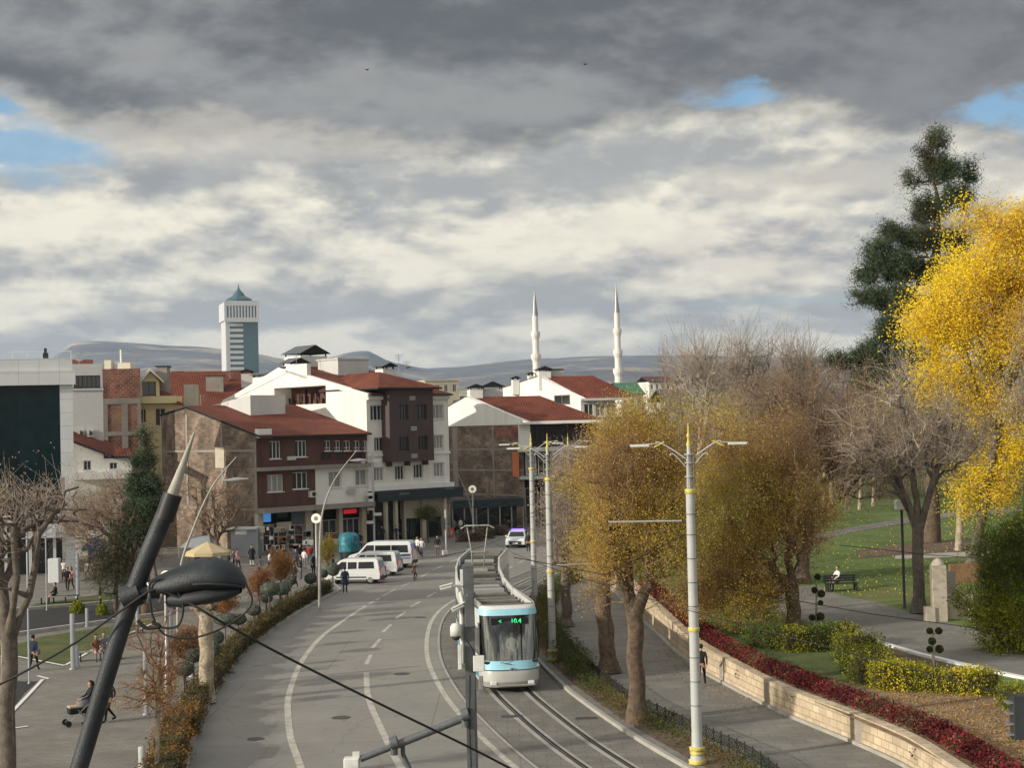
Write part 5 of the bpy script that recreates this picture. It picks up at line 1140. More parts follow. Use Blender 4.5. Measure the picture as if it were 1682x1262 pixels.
for px, py, tx, ty, rx, ry, m_, lab in ((366, 1030, 366, 990, 24, 26, 'leaf_orange', 'small orange-leaved tree just under the big dark lamp head'), (425, 1015, 425, 962, 18, 28, 'leaf_rust', 'small rusty red-leaved tree right of the dark lamp head'), (462, 985, 462, 935, 20, 26, 'leaf_orange', 'small orange tree among the people before the shops'), (538, 950, 538, 905, 12, 24, 'leaf_olive', 'small olive and orange tree beside the round clock lamp'),
                                  (305, 1135, 305, 1065, 22, 28, 'leaf_brown', 'small brown-leaved tree behind the thick lopped trunk'), (780, 850, 782, 820, 12, 28, 'leaf_rust', 'thin reddish tree before the dark awning')):
    b = G(px, py, .12); D = b.y
    tree('young_tree', lab, 'tree', b, PD(tx, ty + ry * .6, D), [E_(tx, ty, rx, ry, D, 1)], 160, px, .06, 'bark_grey', 'twig_red', 900, .4, 5000, .09, (m_, 'leaf_brown'), (.7, .3), .14)
b = G(705, 905, .12); D = 150; b = PD(703, 872, D); b.z = .12
tree('young_tree', 'small dark green tree in front of the shop columns', 'tree', b, PD(703, 855, D), [E_(703, 845, 22, 9, D, 1)], 120, 71, .07, 'bark', 'twig_brown', 500, .4, 4500, .12, ('leaf_green', 'leaf_hedge'), None, .2)
# --- hedges, creeper, ground cover (one leafy mass per planting)
def leafy(name, label, cat, pts, n, size, mats, w_, seed, kind=None, core=None, asp=.6):
    """pts: (centres, half sizes) boxes filled near their surface with leaves"""
    rg = np.random.default_rng(seed); c, h = np.array([p[0] for p in pts], float), np.array([p[1] for p in pts], float)
    vol = h.prod(1); vol /= vol.sum(); k = rg.choice(len(pts), n, p=vol); q = rg.uniform(-1, 1, (n, 3)); ax = rg.integers(0, 3, n); f = rg.random(n) < .7
    q[f, ax[f]] = np.sign(q[f, ax[f]]) * rg.uniform(.8, 1.3, f.sum()) ; q[:, 2] = np.where(q[:, 2] < -1, -1, q[:, 2]); C_ = c[k] + q * h[k]
    C_[:, 2] += .05 * np.sin(C_[:, 0] * 7) * np.sin(C_[:, 1] * 6); org = c[0] - np.array([0, 0, h[0][2]])
    ns = np.sin(C_[:, 0] * 2.3 + seed) + np.sin(C_[:, 1] * 1.9) + rg.normal(0, 1.2, n); mi = np.searchsorted(np.quantile(ns, np.cumsum(w_)[:-1]), ns) if len(mats) > 1 else None
    if kind == 'stuff':
        o = link(name, leaves_mesh(name, C_ - org, size, [M[m_] for m_ in mats], rg, mi, asp), None, org); return tag(o, label, cat, None, 'stuff')
    o = thing(name, label, cat, tuple(org)); link('foliage', leaves_mesh('foliage', C_ - org, size, [M[m_] for m_ in mats], rg, mi, asp), o)
    if core:
        mb = MB()
        for cc, hh in pts: mb.box(cc, (hh[0] * 1.5, hh[1] * 1.5, hh[2] * 1.5))
        mb.build('inner_twigs', M[core], o)
    return o
# red creeper on the wall: along the wall line, from its top to the bed
cr = []
for i in range(len(WS) - 1):
    a, b_ = WS[i], WS[i + 1]; mid = (a + b_) / 2
    if mid.y > 92: continue
    d = (b_ - a); nn = Vector((d.y, -d.x, 0)).normalized(); nn = nn if nn.x > 0 else -nn; L = d.length
    for k in range(max(1, int(L / .45))):
        p = a + d * ((k + .5) / max(1, int(L / .45))); wd = 1.0 if mid.y < 62 else .8
        cr.append(((p.x + nn.x * (wd + .05), p.y + nn.y * (wd + .05), gz(0, p.y) + .22), (.36, wd * .72, .2)))
        if (k * 7 + i * 3) % 11 < 1: cr.append(((p.x - .05, p.y - .02, gz(0, p.y) - .05 - .12 * ((k * 5 + i) % 3)), (.10, .14, .16)))
leafy('red_creeper', 'deep red and crimson creeper trailing along the top of the stone wall', 'creeper', cr, 56000, .09, ('leaf_red', 'leaf_crimson', 'leaf_hedge', 'leaf_brown'), (.62, .16, .16, .06), 61, 'stuff')
def hedge_px(name, label, line, hw, hh, n, size, mats, w_, seed, ground=PG, core='leaf_hedge', step=.4, z=0):
    pts = []; P = spline([ground(x, y) for x, y in line], 3)
    for i in range(len(P) - 1):
        d = P[i + 1] - P[i]; k = max(1, int(d.length / step))
        for j in range(k):
            p = P[i] + d * ((j + .5) / k); v = 1 + .16 * math.sin(p.x * 3 + p.y * 2) + .10 * math.sin(p.x * 7.3 - p.y * 5); pts.append(((p.x, p.y, p.z + hh * v), (hw * v, hw * v, hh * v)))
    return leafy(name, label, 'hedge', pts, n, size, mats, w_, seed, None, core)
hedge_px('hedge', 'dark green clipped hedge behind the small lawn, left of the path', [(1240, 1060), (1300, 1068), (1350, 1068), (1385, 1062)], .6, .42, 15000, .085, ('leaf_green', 'leaf_hedge', 'leaf_lime'), (.55, .25, .2), 62)
hedge_px('hedge', 'yellow-green rounded hedge running down from the dark hedge', [(1395, 1075), (1412, 1090), (1425, 1108), (1430, 1124)], .7, .45, 14000, .085, ('leaf_cypress', 'leaf_lime', 'leaf_hedge'), (.45, .4, .15), 63)
hedge_px('hedge', 'bright yellow and lime hedge along the edge of the soil bed', [(1445, 1130), (1490, 1134), (1540, 1137), (1590, 1140), (1625, 1142)], .45, .42, 16000, .08, ('leaf_lime', 'leaf_cypress', 'leaf_yellow'), (.6, .2, .2), 64)
hedge_px('hedge', 'low lime hedge in the bottom right corner of the soil bed', [(1655, 1160), (1690, 1172), (1730, 1188)], .4, .35, 5000, .08, ('leaf_lime', 'leaf_cypress'), (.6, .4), 65)
hedge_px('hedge', 'long clipped brown-green hedge following the left kerb of the road', [(318, 1215), (330, 1172), (345, 1148), (362, 1122), (385, 1092), (415, 1062), (445, 1038), (480, 1012), (515, 992), (548, 975)], .42, .36, 36000, .075, ('leaf_hedge', 'leaf_rust', 'leaf_cypress'), (.6, .22, .18), 66, ground=lambda x, y: G(x - 10, y - 4, .12), step=.6)
hedge_px('hedge', 'rust and green bushy end of the kerb hedge beside the young tree', [(262, 1370), (285, 1290), (300, 1235), (312, 1200)], .5, .42, 14000, .075, ('leaf_hedge', 'leaf_orange', 'leaf_rust'), (.4, .3, .3), 67, ground=lambda x, y: G(x - 14, y - 4, .12))
# verge shrubs between the tram kerb and the iron fence
vg = []
for i in range(len(FP) - 1):
    d = FP[i + 1] - FP[i]; k = max(1, int(d.length / .4)); ww = (FP[i] - inner[i]).length
    for j in range(k):
        for f in (.25, .55, .85):
            if (i * 7 + j * 3 + int(f * 10)) % 6 == 0: continue
            p = inner[i] * (1 - f) + FP[i] * f + d * ((j + .5) / k); h = .16 + .12 * math.sin(p.y * 1.3 + f * 4) ** 2 + (.25 if p.y > 68 else 0); vg.append(((p.x, p.y, .12 + h), (.3, .3, h)))
leafy('verge_shrubs', 'low mixed green and rust ground cover between the tram kerb and iron fence', 'ground cover', vg, 60000, .07, ('leaf_green', 'leaf_hedge', 'leaf_cypress', 'leaf_rust'), (.22, .42, .26, .1), 68, 'stuff')
rg = np.random.default_rng(9)                                   # fallen leaves on the bed, path and pavement
def litter(name, label, fn, n, size, mats, seed):
    rg = np.random.default_rng(seed); C_ = np.array([fn(rg) for _ in range(n)]); org = C_[0].copy(); o = link(name, leaves_mesh(name, C_ - org, size, [M[m_] for m_ in mats], rg, rg.integers(0, len(mats), n)), None, org); tag(o, label, 'leaves', None, 'stuff')
def _bed(r):
    while True:
        p = PG(1460 + 260 * r.random(), 1128 + 120 * r.random(), .03)
        if p.x > wall_x(p.y) + 1.2: return tuple(p)
litter('fallen_leaves', 'tan fallen leaves strewn over the brown soil bed', _bed, 5000, .09, ('leaf_tan', 'leaf_amber', 'leaf_brown'), 4)
def _wk(r):
    x = 1090 + 150 * r.random(); p = G(x, 1050 + 120 * r.random(), .14); wx = wall_x(p.y) - .45; return (wx - abs(r.normal(0, .9)), p.y, .14)
litter('fallen_leaves', 'brown fallen leaves gathered on the walkway along the foot of the wall', _wk, 500, .08, ('leaf_tan', 'leaf_brown'), 5)
def _lw(r):
    p = PG(1350 + 330 * r.random(), 850 + 130 * r.random(), .04); return tuple(p)
litter('fallen_leaves', 'yellow fallen leaves scattered over the park lawn', _lw, 1300, .11, ('leaf_yellow', 'leaf_gold', 'leaf_tan'), 6)
# round topiary standards along the kerb, pom-pom trees in the garden
def topiary(label, px, by, cy, rx, ry, wh=1.0):
    b = G(px, by, .12); D = b.y; c = PD(px, cy, D); k = D / FPX; o = thing('topiary', label, 'topiary', tuple(b), 'round clipped shrubs on stems along the kerb')
    q = MB(); q.tube([b, (b.x, b.y, c.z)], [.05, .04], 6); q.build('stem', M['bark_grey'], o)
    rr = random.Random(px); q = MB(); q.ball(c, (rx * k * .93, rx * k * .93, ry * k * .93), 14, 0, .03, rr); q.build('crown', M['leaf_sage'], o)
    rg = np.random.default_rng(px); n = 2200; v = rg.normal(size=(n, 3)); v /= np.linalg.norm(v, axis=1, keepdims=True); v *= rg.uniform(.9, 1.03, (n, 1)); C_ = np.array(c) + v * np.array([rx * k, rx * k, ry * k])
    link('clipped_leaves', leaves_mesh('clipped_leaves', C_ - np.array(b), .06, [M['leaf_sage'], M['leaf_hedge']], rg, (rg.random(n) < .25).astype(int)), o)
for a in (('large round clipped shrub left of the doubled pair, above the hedge', 443, 1030, 968, 17, 12), ('round clipped shrub pressed against its larger left neighbour', 461, 1020, 968, 16, 11), ('small dome-shaped clipped shrub in front of the big pair', 438, 1022, 983, 10, 8), ('clipped shrub low on its stem nearest the dark lamp head tip', 417, 1048, 1003, 12, 9),
          ('wide flat clipped shrub right under the dark lamp head', 371, 1085, 1018, 20, 10), ('flat clipped shrub just right of the widest one', 392, 1068, 1018, 13, 9), ('clipped shrub right of the thick pale trunk, upper one', 357, 1100, 1048, 11, 11), ('clipped shrub right of the thick pale trunk, lower one', 351, 1112, 1068, 11, 11),
          ('dome-shaped clipped shrub left of the clock lamp post', 510, 982, 951, 10, 9), ('clipped shrub just right of the clock lamp post', 531, 970, 943, 8, 7), ('round clipped shrub in front of the nearest van nose', 547, 965, 936, 11, 11), ('dark square-topped clipped shrub beside the small orange tree', 478, 1000, 955, 9, 7), ('clipped brown-green shrub behind the young tree', 303, 1165, 1100, 16, 12), ('clipped shrub half behind the thick pale trunk', 318, 1140, 1078, 14, 11)): topiary(*a)
def pompom(label, px, by, balls):
    b = PG(px, by); D = b.y; o = thing('pompom_tree', label, 'topiary', tuple(b)); q = MB(); top = PD(px, min(y for x, y, r in balls), D)
    q.tube([b, top], [.06, .035], 6)
    for x, y, r in balls: q.tube([PD(px, y + r, D), PD(x, y, D)], [.03, .02], 5)
    q.build('stem', M['bark_pale'], o)
    for j, (x, y, r) in enumerate(balls):
        c = PD(x, y, D); R_ = r * D / FPX; q = MB(); q.ball(c, R_ * .9, 10); pm = q.build('pompom', M['leaf_hedge'], o)
        rg = np.random.default_rng(px + j); n = 500; v = rg.normal(size=(n, 3)); v /= np.linalg.norm(v, axis=1, keepdims=True); link('clipped_leaves', leaves_mesh('clipped_leaves', np.array(c) + v * R_ - np.array(b), .06, [M['leaf_green'], M['leaf_hedge']], rg, rg.integers(0, 2, n)), pm)
pompom('pale-stemmed pom-pom tree with six small green balls beside the path kerb', 1533, 1096, [(1527, 1037, 5), (1542, 1037, 5.5), (1531, 1054, 6), (1527, 1067, 5), (1543, 1067, 6.5)])
pompom('dark pom-pom tree in front of the amber tree trunk near the bench', 1341, 1030, [(1338, 970, 5), (1349, 976, 6), (1348, 991, 4), (1334, 1015, 5), (1347, 1014, 7), (1343, 948, 5)])
for px, py, r, lab in ((128, 1000, 13, 'lime green round bush by the channel'), (168, 1003, 10, 'small lime bush beside the conifer trunk')):
    c = G(px, py + 8, .12); k = c.y / FPX; o = thing('bush', lab, 'bush', tuple(c)); rg = np.random.default_rng(px); v = rg.normal(size=(3500, 3)); v /= np.linalg.norm(v, axis=1, keepdims=True); v *= rg.random((3500, 1)) ** .3 * (1 + .15 * np.sin(v[:, :1] * 9 + v[:, 2:] * 7)); v[:, 2] = np.abs(v[:, 2])
    link('foliage', leaves_mesh('foliage', v * np.array([r * k, r * k, .75]), .1, [M['leaf_lime'], M['leaf_green']], rg, rg.integers(0, 2, 3500)), o)
for px, py, rx, lab in ((772, 890, 18, 'low brown planter hedge at the crossing'), (795, 885, 14, 'low round bush behind the pantograph'), (815, 880, 16, 'dark low bush beside the police car')):
    c = G(px, py, .12); k = c.y / FPX; leafy('bush', lab, 'bush', [((c.x, c.y, .12 + .45), (rx * k, .6, .5))], 2500, .12, ('leaf_hedge', 'leaf_brown'), (.6, .4), px, None, 'leaf_hedge')
# distant dark tree masses behind the town, low
# ================================================================ STREET FURNITURE, POLES, VEHICLES, TRAM
def text_mesh(name, txt, size, m_, parent, loc, rot, ext=.01):
    cu = bpy.data.curves.new(name, 'FONT'); cu.body = txt; cu.size = size; cu.extrude = ext; cu.align_x = 'CENTER'; cu.align_y = 'CENTER'
    t = bpy.data.objects.new('tmp', cu); me = bpy.data.meshes.new_from_object(t); bpy.data.objects.remove(t); me.materials.clear(); me.materials.append(M[m_])
    o = link(name, me, parent); o.location = Vector(loc) - OFF[parent.name]; o.rotation_euler = rot; return o
# ---- ornate white and gold catenary masts
def mast(label, px, by, ty, px2=None, lamps=True, scale=1.0, rings=((.105, 'b'), (.39, 'm'), (.80, 't'))):
    b = G(px, by, .12); D = b.y; zt = PD(px, ty, D).z; H = zt - b.z; o = thing('catenary_mast', label, 'lamp mast', tuple(b), 'white and gold masts along the tram line')
    q = MB(); q.lathe(b, [(.235, 0), (.235, .25), (.19, .3), (.172, H * .1), (.163, H * .39), (.142, H * .795)], 18); q.build('lower_shaft', M['pole_grey'], o)
    q = MB(); q.lathe(b, [(.075, H * .795), (.07, H * .93)], 12)
    for a in (0, 2.1, 4.2): q.tube([b + Vector((.14 * math.cos(a), .14 * math.sin(a), H * .80)), b + Vector((.12 * math.cos(a), .12 * math.sin(a), H * .905))], .022, 6)
    for z in (.84, .88, .905): q.lathe(b, [(.05, H * z), (.16, H * z), (.16, H * z + .03), (.05, H * z + .03)], 12)
    q.build('upper_shaft', M['pole_grey'], o)
    for z, r, h in ((0, .30, .16), (.028, .25, .1), (.04, .27, .12), (.385, .20, .17), (.79, .185, .17)):
        z = z * H; q = MB(); q.lathe(b, [(r * .7, z), (r, z + h * .15), (r * .9, z + h * .5), (r, z + h * .85), (r * .7, z + h)], 18); q.build('gold_collar', M['gold'], o)
    q = MB()
    for z in (.17, .24, .31, .46, .53, .60, .67, .73): q.lathe(b, [(.176, z * H), (.176, z * H + .025)], 14)
    q.build('strap', M['galv'], o)
    q = MB(); q.lathe(b, [(.07, H * .93), (.09, H * .935), (.05, H * .945), (.04, H * .955), (.075, H * .962), (.03, H * .97), (.012, H)], 10); q.build('finial', M['gold'], o)
    for s in (-1, 1):
        q = MB(); arc = [b + Vector((s * (.12 + .95 * math.sin(t * math.pi / 2)), 0, H * .895 + .55 * math.sin(t * math.pi * .62))) for t in [k / 8 for k in range(9)]]; q.tube(arc, .028, 6)
        arc = [b + Vector((s * (.12 + .5 * math.sin(t * math.pi / 2)), 0, H * .87 + .45 * math.sin(t * math.pi * .7))) for t in [k / 6 for k in range(7)]]; q.tube(arc, .02, 5)
        e = b + Vector((s * 1.05, 0, H * .895 + .50)); q.tube([e, e + Vector((s * .9, 0, -.03))], .02, 5)
        br = q.build('lamp_arm', M['pole_grey'], o)
        q = MB(); c = e + Vector((s * .55, 0, -.06)); q.box(c, (.62, .2, .07)); q.build('lamp_head', M['white_plastic'], br, bevel=.02)
        q = MB(); q.tube([e + Vector((-s * .25, 0, .05)), e + Vector((s * .1, 0, -.12))], [.04, .03], 6); q.build('gold_scroll', M['gold'], br)
    return o, b, H
ms = []
ms.append(mast('nearest white mast with gold rings rising in front of the ochre trees', 1146, 1256, 694))
ms.append(mast('second white mast, beside the tram nose and planted strip', 908, 1087, 712))
ms.append(mast('third white mast, half hidden between tram roof and second mast', 879, 1006, 711))
ms.append(mast('furthest white mast, just its top showing before the shaded balcony', 938, 930, 712))
# ---- iron lattice fence between verge and walkway: one long thing, panels as parts
fn = thing('lattice_fence', 'low black iron lattice fence curving between the planted strip and walkway', 'fence', tuple(FP[8]))
fp = [q for q in FP if q.y < 95]; cum = 0
for i in range(len(fp) - 1):
    a, b = fp[i], fp[i + 1]; d = b - a; L = d.length; k = max(2, int(L / .14)); q = MB(); d.normalize()
    for z in (.16, .52): q.tube([a + Vector((0, 0, z)), b + Vector((0, 0, z))], .014, 4)
    for j in range(k):
        p = a + d * (L * j / k); e = d * (L / k * 2.0); q.tube([p + Vector((0, 0, .16)), p + e + Vector((0, 0, .52))], .011, 3, cap=False); q.tube([p + e + Vector((0, 0, .16)), p + Vector((0, 0, .52))], .011, 3, cap=False)
    q.tube([a, a + Vector((0, 0, .6))], .025, 5); q.build('fence_panel', M['dark_metal'], fn)
# ---- foreground lamp
DL = 12.6; P_ = lambda x, y, d=0: PD(x, y, DL + d)
lp = thing('street_lamp', 'big dark grey street lamp leaning across the lower left with tangled cables', 'street lamp', (P_(130, 1262).x - 1.6, DL, .12))
q = MB(); sp = spline([(P_(130, 1262).x - 1.6, DL, .12), (P_(130, 1262).x - 1.45, DL, 4.5), P_(100, 1345), P_(130, 1262), P_(210, 1000), P_(283, 815)], 6)
q.tube(sp, [.073 if i > 12 else .09 for i in range(len(sp))], 20); q.build('mast', M['pole_dark'], lp)
q = MB(); q.tube([P_(270, 853), P_(284, 812)], [.079, .079], 20); q.build('collar', M['dark_metal'], lp)
q = MB(); q.tube([P_(281, 820), P_(319, 711)], [.052, .009], 16); q.build('tapered_tip', M['pole_tip'], lp)
q = MB(); q.tube([P_(222, 975), P_(262, 972)], .058, 16); q.tube([P_(203, 985), P_(232, 973)], [.10, .10], 16); q.build('lamp_bracket', M['pole_dark'], lp)
# lamp head: lofted hood along its length
prof = [(246, 968, 18, 14), (262, 966, 26, 21), (290, 962, 34, 30), (325, 952, 40, 34), (350, 950, 44, 35), (375, 952, 40, 30), (393, 955, 27, 22), (403, 960, 12, 11), (407, 963, 2, 2)]
NS = 20; vs = []; k = DL / FPX
for (x, y, w_, h) in prof:
    c = P_(x, y)
    for j in range(NS):
        a = 2 * math.pi * j / NS; ca, sa = math.cos(a), math.sin(a); up = h * k * (1.0 if sa > 0 else .55)
        vs.append(c + Vector((0, ca * w_ * k * 1.0, sa * up * (1 if sa > 0 else 1.0))) + Vector((-.05, 0, 0)) * 0)
q = MB(); q.add(vs, [(i * NS + j, i * NS + (j + 1) % NS, (i + 1) * NS + (j + 1) % NS, (i + 1) * NS + j) for i in range(len(prof) - 1) for j in range(NS)], 0, True); q.add(vs[:NS], [tuple(range(NS))]); hd = q.build('lamp_head', M['pole_dark'], lp)
q = MB(); rim = []
for (x, y, w_, h) in prof[3:8]:
    rim.append(P_(x, y + 5) + Vector((0, -w_ * k * 1.0, 0)))
q.tube(rim, .012, 6); rim = [v + Vector((0, 2 * w * k, 0)) for v, w in zip(rim, [p[2] for p in prof[3:8]])]; q.tube(rim, .012, 6); q.build('rim', M['pole_dark'], hd)
q = MB(); pr2 = [(275, 985, 15, 12), (300, 984, 30, 14), (340, 978, 38, 15), (375, 974, 32, 12), (396, 969, 12, 6)]; vs = []
for (x, y, w_, h) in pr2:
    c = P_(x, y)
    for j in range(NS): a = 2 * math.pi * j / NS; vs.append(c + Vector((0, math.cos(a) * w_ * k * .9, math.sin(a) * h * k)))
q.add(vs, [(i * NS + j, i * NS + (j + 1) % NS, (i + 1) * NS + (j + 1) % NS, (i + 1) * NS + j) for i in range(len(pr2) - 1) for j in range(NS)], 0, True); q.build('lamp_bowl', M['black_cap'], hd)
def cable(name, label, pts, r=.011, D=DL, dy=-.12, m_='cable', parent=None):
    P = spline([PD(p[0], p[1], (p[2] if len(p) > 2 else D) + dy) for p in pts], 8); q = MB()
    q.tube(P, r, 6); 
    if parent: return q.build(name, M[m_], parent)
    o = q.build(name, M[m_], None, org=P[0]); return tag(o, label, 'cable')
cable('cable', 'thin cable sagging from the big lamp bracket down to the left edge', [(-60, 935), (0, 906), (90, 858 + 0), (130, 1262 - 250)][:0] + [(-60, 1150), (0, 1125), (110, 1065), (190, 1010), (240, 975), (258, 968)])
cable('cable', 'long thin black cable falling from the big lamp across the road to the lower right', [(258, 968), (300, 985), (360, 1020), (470, 1080, 13), (640, 1165, 13.5), (778, 1232, 14), (860, 1275, 14.5)])
cable('loose_cable', '', [(246, 985), (250, 1010), (262, 1030), (290, 1030), (300, 1010), (298, 985), (280, 958), (262, 952), (246, 960), (248, 985)], .010, parent=lp)
cable('loose_cable', '', [(258, 1030), (275, 1045), (320, 1048), (370, 1030), (405, 1005), (414, 985), (404, 960)], .009, parent=lp)
cable('loose_cable', '', [(226, 1020), (240, 1032), (262, 1030), (250, 1022)], .016, parent=lp)
q = MB()
for x in (243, 263): q.tube(spline([P_(x, 958, -.07), P_(x + 4, 970, -.09), P_(x, 990, -.07)], 5), .014, 6)
q.build('cable_clamp', M['steel_grey'], lp)
# ---- camera mast in front of the tram
DC = 20.0; C_ = lambda x, y, d=0: PD(x, y, DC + d)
pb = C_(778, 1262); cm = thing('camera_mast', 'square galvanised steel mast with cameras and a side boom in front of the tram', 'mast', (pb.x + .04, DC, .12))
q = MB(); top = C_(767, 931); q.box((pb.x - .01, DC, (top.z + .12) / 2), (.135, .14, top.z - .12)); q.build('post', M['galv'], cm)
q = MB(); q.box((pb.x - .01, DC, top.z + .01), (.15, .16, .03)); q.build('post_cap', M['galv'], cm)
a, m1, e = C_(772, 1176, -.05), C_(648, 1226, -.1), C_(592, 1248, -.15)
q = MB(); q.tube([a, m1], .052, 14); q.tube([m1, e], .042, 14); bm = q.build('boom', M['galv'], cm)
for p in (C_(764, 1177, -.1), C_(647, 1223, -.12)):
    q = MB(); q.tube([p + Vector((-.04, 0, 0)), p + Vector((.05, 0, .03))], .085, 12); q.tube([p + Vector((0, 0, -.05)), p + Vector((0, 0, -.14))], .05, 10); q.build('flange', M['galv'], bm)
q = MB(); q.tube([C_(661, 1215), C_(662, 1240), C_(672, 1262), C_(684, 1300)], .03, 8); q.build('bracket', M['galv'], bm)
q = MB(); q.box(C_(578, 1262, -.15), (.2, .16, .26)); q.build('camera_housing', M['white_plastic'], bm, bevel=.015)
q = MB(); q.box(C_(585, 1241, -.15), (.09, .08, .07)); q.build('camera_cap', M['white_plastic'], bm)
def bullet(x0, y0, x1, y1, r=.035):
    q = MB(); q.tube([C_(x0, y0, -.1), C_(x1, y1, -.1)], [r, r * .85], 10); o = q.build('bullet_camera', M['white_plastic'], cm)
    q = MB(); q.box((C_(x0, y0 - 4, -.1) + C_(x1, y1 - 4, -.1)) / 2, ((C_(x1, y1) - C_(x0, y0)).length * 1.1, .09, .012), 0, 0, ((C_(x1, y1) - C_(x0, y0)).normalized(), Vector((0, 1, 0)), Vector((0, 0, 1)))); q.build('sun_shield', M['white_plastic'], o)
bullet(723, 968, 742, 963); bullet(743, 1004, 762, 994); bullet(768, 982, 788, 997, .05)
q = MB(); q.tube([C_(742, 964, -.1), C_(758, 962, 0)], .02, 6); q.box(C_(759, 950, -.02), (.05, .08, .22)); q.tube([C_(754, 962, -.02), C_(762, 1000, -.04)], .028, 6); q.tube([C_(758, 996, 0), C_(760, 1090, 0)], .03, 8); q.build('camera_bracket', M['white_plastic'], cm)
q = MB(); c = C_(749, 1038, -.1); q.lathe(c, [(.001, .11), (.05, .10), (.075, .06), (.078, -.055), (.07, -.055)], 14); dm = q.build('dome_camera', M['white_plastic'], cm)
q = MB(); q.ball(c + Vector((0, 0, -.06)), .06, 10); q.build('dome_lens', M['black_cap'], dm)
for x0, y0, x1, y1, m_ in ((777, 1078, 796, 1103, 'white_plastic'), (752, 1060, 759, 1100, 'white_plastic'), (786, 1112, 794, 1134, 'steel_grey'), (763, 978, 780, 1030, 'galv')):
    q = MB(); a, b = C_(x0, y0, -.12), C_(x1, y1, -.12); q.box((a + b) / 2, (b.x - a.x, .09, a.z - b.z)); q.build('equipment_box', M[m_], cm, bevel=.008)
q = MB(); q.tube(spline([C_(772, 985, -.12), C_(763, 1040, -.14), C_(775, 1065, -.14), C_(783, 1085, -.12)], 6), .008, 5); q.tube([C_(772, 1110, -.11), C_(771, 1190, -.11), C_(774, 1262, -.11)], .01, 5); q.build('camera_cable', M['cable'], cm)
# ---- slender curved lamps, lamp posts with round clock faces
def curved_lamp(label, bx, by, D, pts, head=None):
    b = PD(bx, by, D); b.z = .12; o = thing('curved_lamp', label, 'street lamp', tuple(b)); P = spline([b] + [PD(x, y, D) for x, y in pts], 8); n = len(P)
    q = MB(); q.tube(P, [.09 - .065 * i / n for i in range(n)], 8); q.build('curved_mast', M['pole_tip'], o)
    if head: a, c = PD(*head[0], D), PD(*head[1], D); q = MB(); q.tube([a, (a + c) / 2, c], [.04, .13, .05], 10); q.build('lamp_head', M['steel_grey'], o); q = MB(); q.tube([a, P[-4]], .02, 6); q.build('lamp_arm', M['steel_grey'], o)
    return o
curved_lamp('slender bow-shaped pale lamp mast with its head over the brick wall', 290, 985, 78, [(295, 945), (318, 868), (350, 798), (388, 751)], ((366, 790), (408, 787)))
curved_lamp('slender bow-shaped lamp mast crossing the white shop front', 524, 965, 96, [(526, 880), (533, 830), (552, 785), (586, 740)], ((575, 757), (602, 756)))
curved_lamp('short curved lamp mast before the grey brick flank, lamp at its foot', 780, 900, 160, [(776, 850), (768, 815), (755, 785), (753, 778)])
def clock_post(label, px, by, cy, r=.35):
    b = G(px, by, .12); D = b.y; o = thing('lamp_post', label, 'lamp post', tuple(b)); c = PD(px, cy, D); c.x = b.x
    q = MB(); q.lathe(b, [(.17, 0), (.16, 1.0), (.11, 1.1), (.09, c.z - .12 - .3)], 12); q.build('post', M['steel_grey'], o)
    q = MB(); q.tube([c + Vector((0, -.08, 0)), c + Vector((0, .08, 0))], r, 16); f = q.build('round_lamp', M['lamp_glass'], o)
    q = MB(); q.tube([c + Vector((0, -.085, 0)), c + Vector((0, -.081, 0))], r * .45, 12); q.build('centre_mark', M['pole_tip'], f)
clock_post('grey post with a round pale lamp disc among the shoppers', 522, 980, 852, .33); clock_post('grey post with a round pale lamp disc behind the big dark lamp', 276, 1140, 946, .22); clock_post('distant post with a round lit disc before the dark awning', 778, 890, 804, .38)
def post(name, label, cat, px, by, ty, r=.06, m_='steel_grey', extra=None, group=None, z=.12, gp=None):
    b = gp if gp is not None else G(px, by, z); D = b.y; zt = PD(px, ty, D).z; o = thing(name, label, cat, tuple(b), group); q = MB(); q.lathe(b, [(r * 1.6, 0), (r * 1.6, .05), (r, .07), (r, zt - b.z), (.01, zt - b.z + .02)], 10); q.build('shaft', M[m_], o); return o, b, zt
post('metal_column', 'grey column with a round top standing at the lawn corner', 'column', 120, 1100, 1009, .12); post('metal_column', 'short grey bollard beside the column at the lawn corner', 'bollard', 127, 1097, 1061, .1)
post('metal_column', 'grey column right of the lime bush by the channel', 'column', 143, 1030, 1000, .1); post('flag_pole', 'thin white pole in front of the thick left tree', 'pole', 48, 1124, 838, .045, 'steel_grey'); post('flag_pole', 'thin white pole standing beside the seated black-clothed figure', 'pole', 77, 1003, 868, .045, 'steel_grey')
post('metal_column', 'grey column beside the conifer on the plaza', 'column', 226, 1040, 995, .1); post('metal_column', 'slim grey column at the shopping side of the left glass building', 'column', 128, 982, 910, .13)
post('bollard', 'fluted pale bollard at the bottom edge left of the kerb', 'bollard', 234, 1290, 1228, .12, 'pole_grey'); post('metal_column', 'slim column behind the young tree near the kerb', 'column', 240, 1175, 1062, .09)
post('metal_column', 'thick dark post under the big dark lamp', 'post', 281, 1130, 1000, .13); post('metal_column', 'grey post to the right of the thick pale trunk', 'post', 316, 1112, 1040, .12)
sg = post('sign_mast', 'tall mast with traffic cameras at the corner between the two buildings', 'mast', 615, 893, 745, .11, 'pole_grey')
q = MB(); b = sg[1]
for y, s_ in ((757, 1.1), (812, .9), (822, .6), (836, .8), (845, 1.0), (858, .9)):
    z = PD(615, y, b.y).z; q.box((b.x + (.4 if y % 2 else -.4) * s_, b.y - .2, z), (.75 * s_, .3, .28))
q.build('camera_box', M['white_plastic'], sg[0])
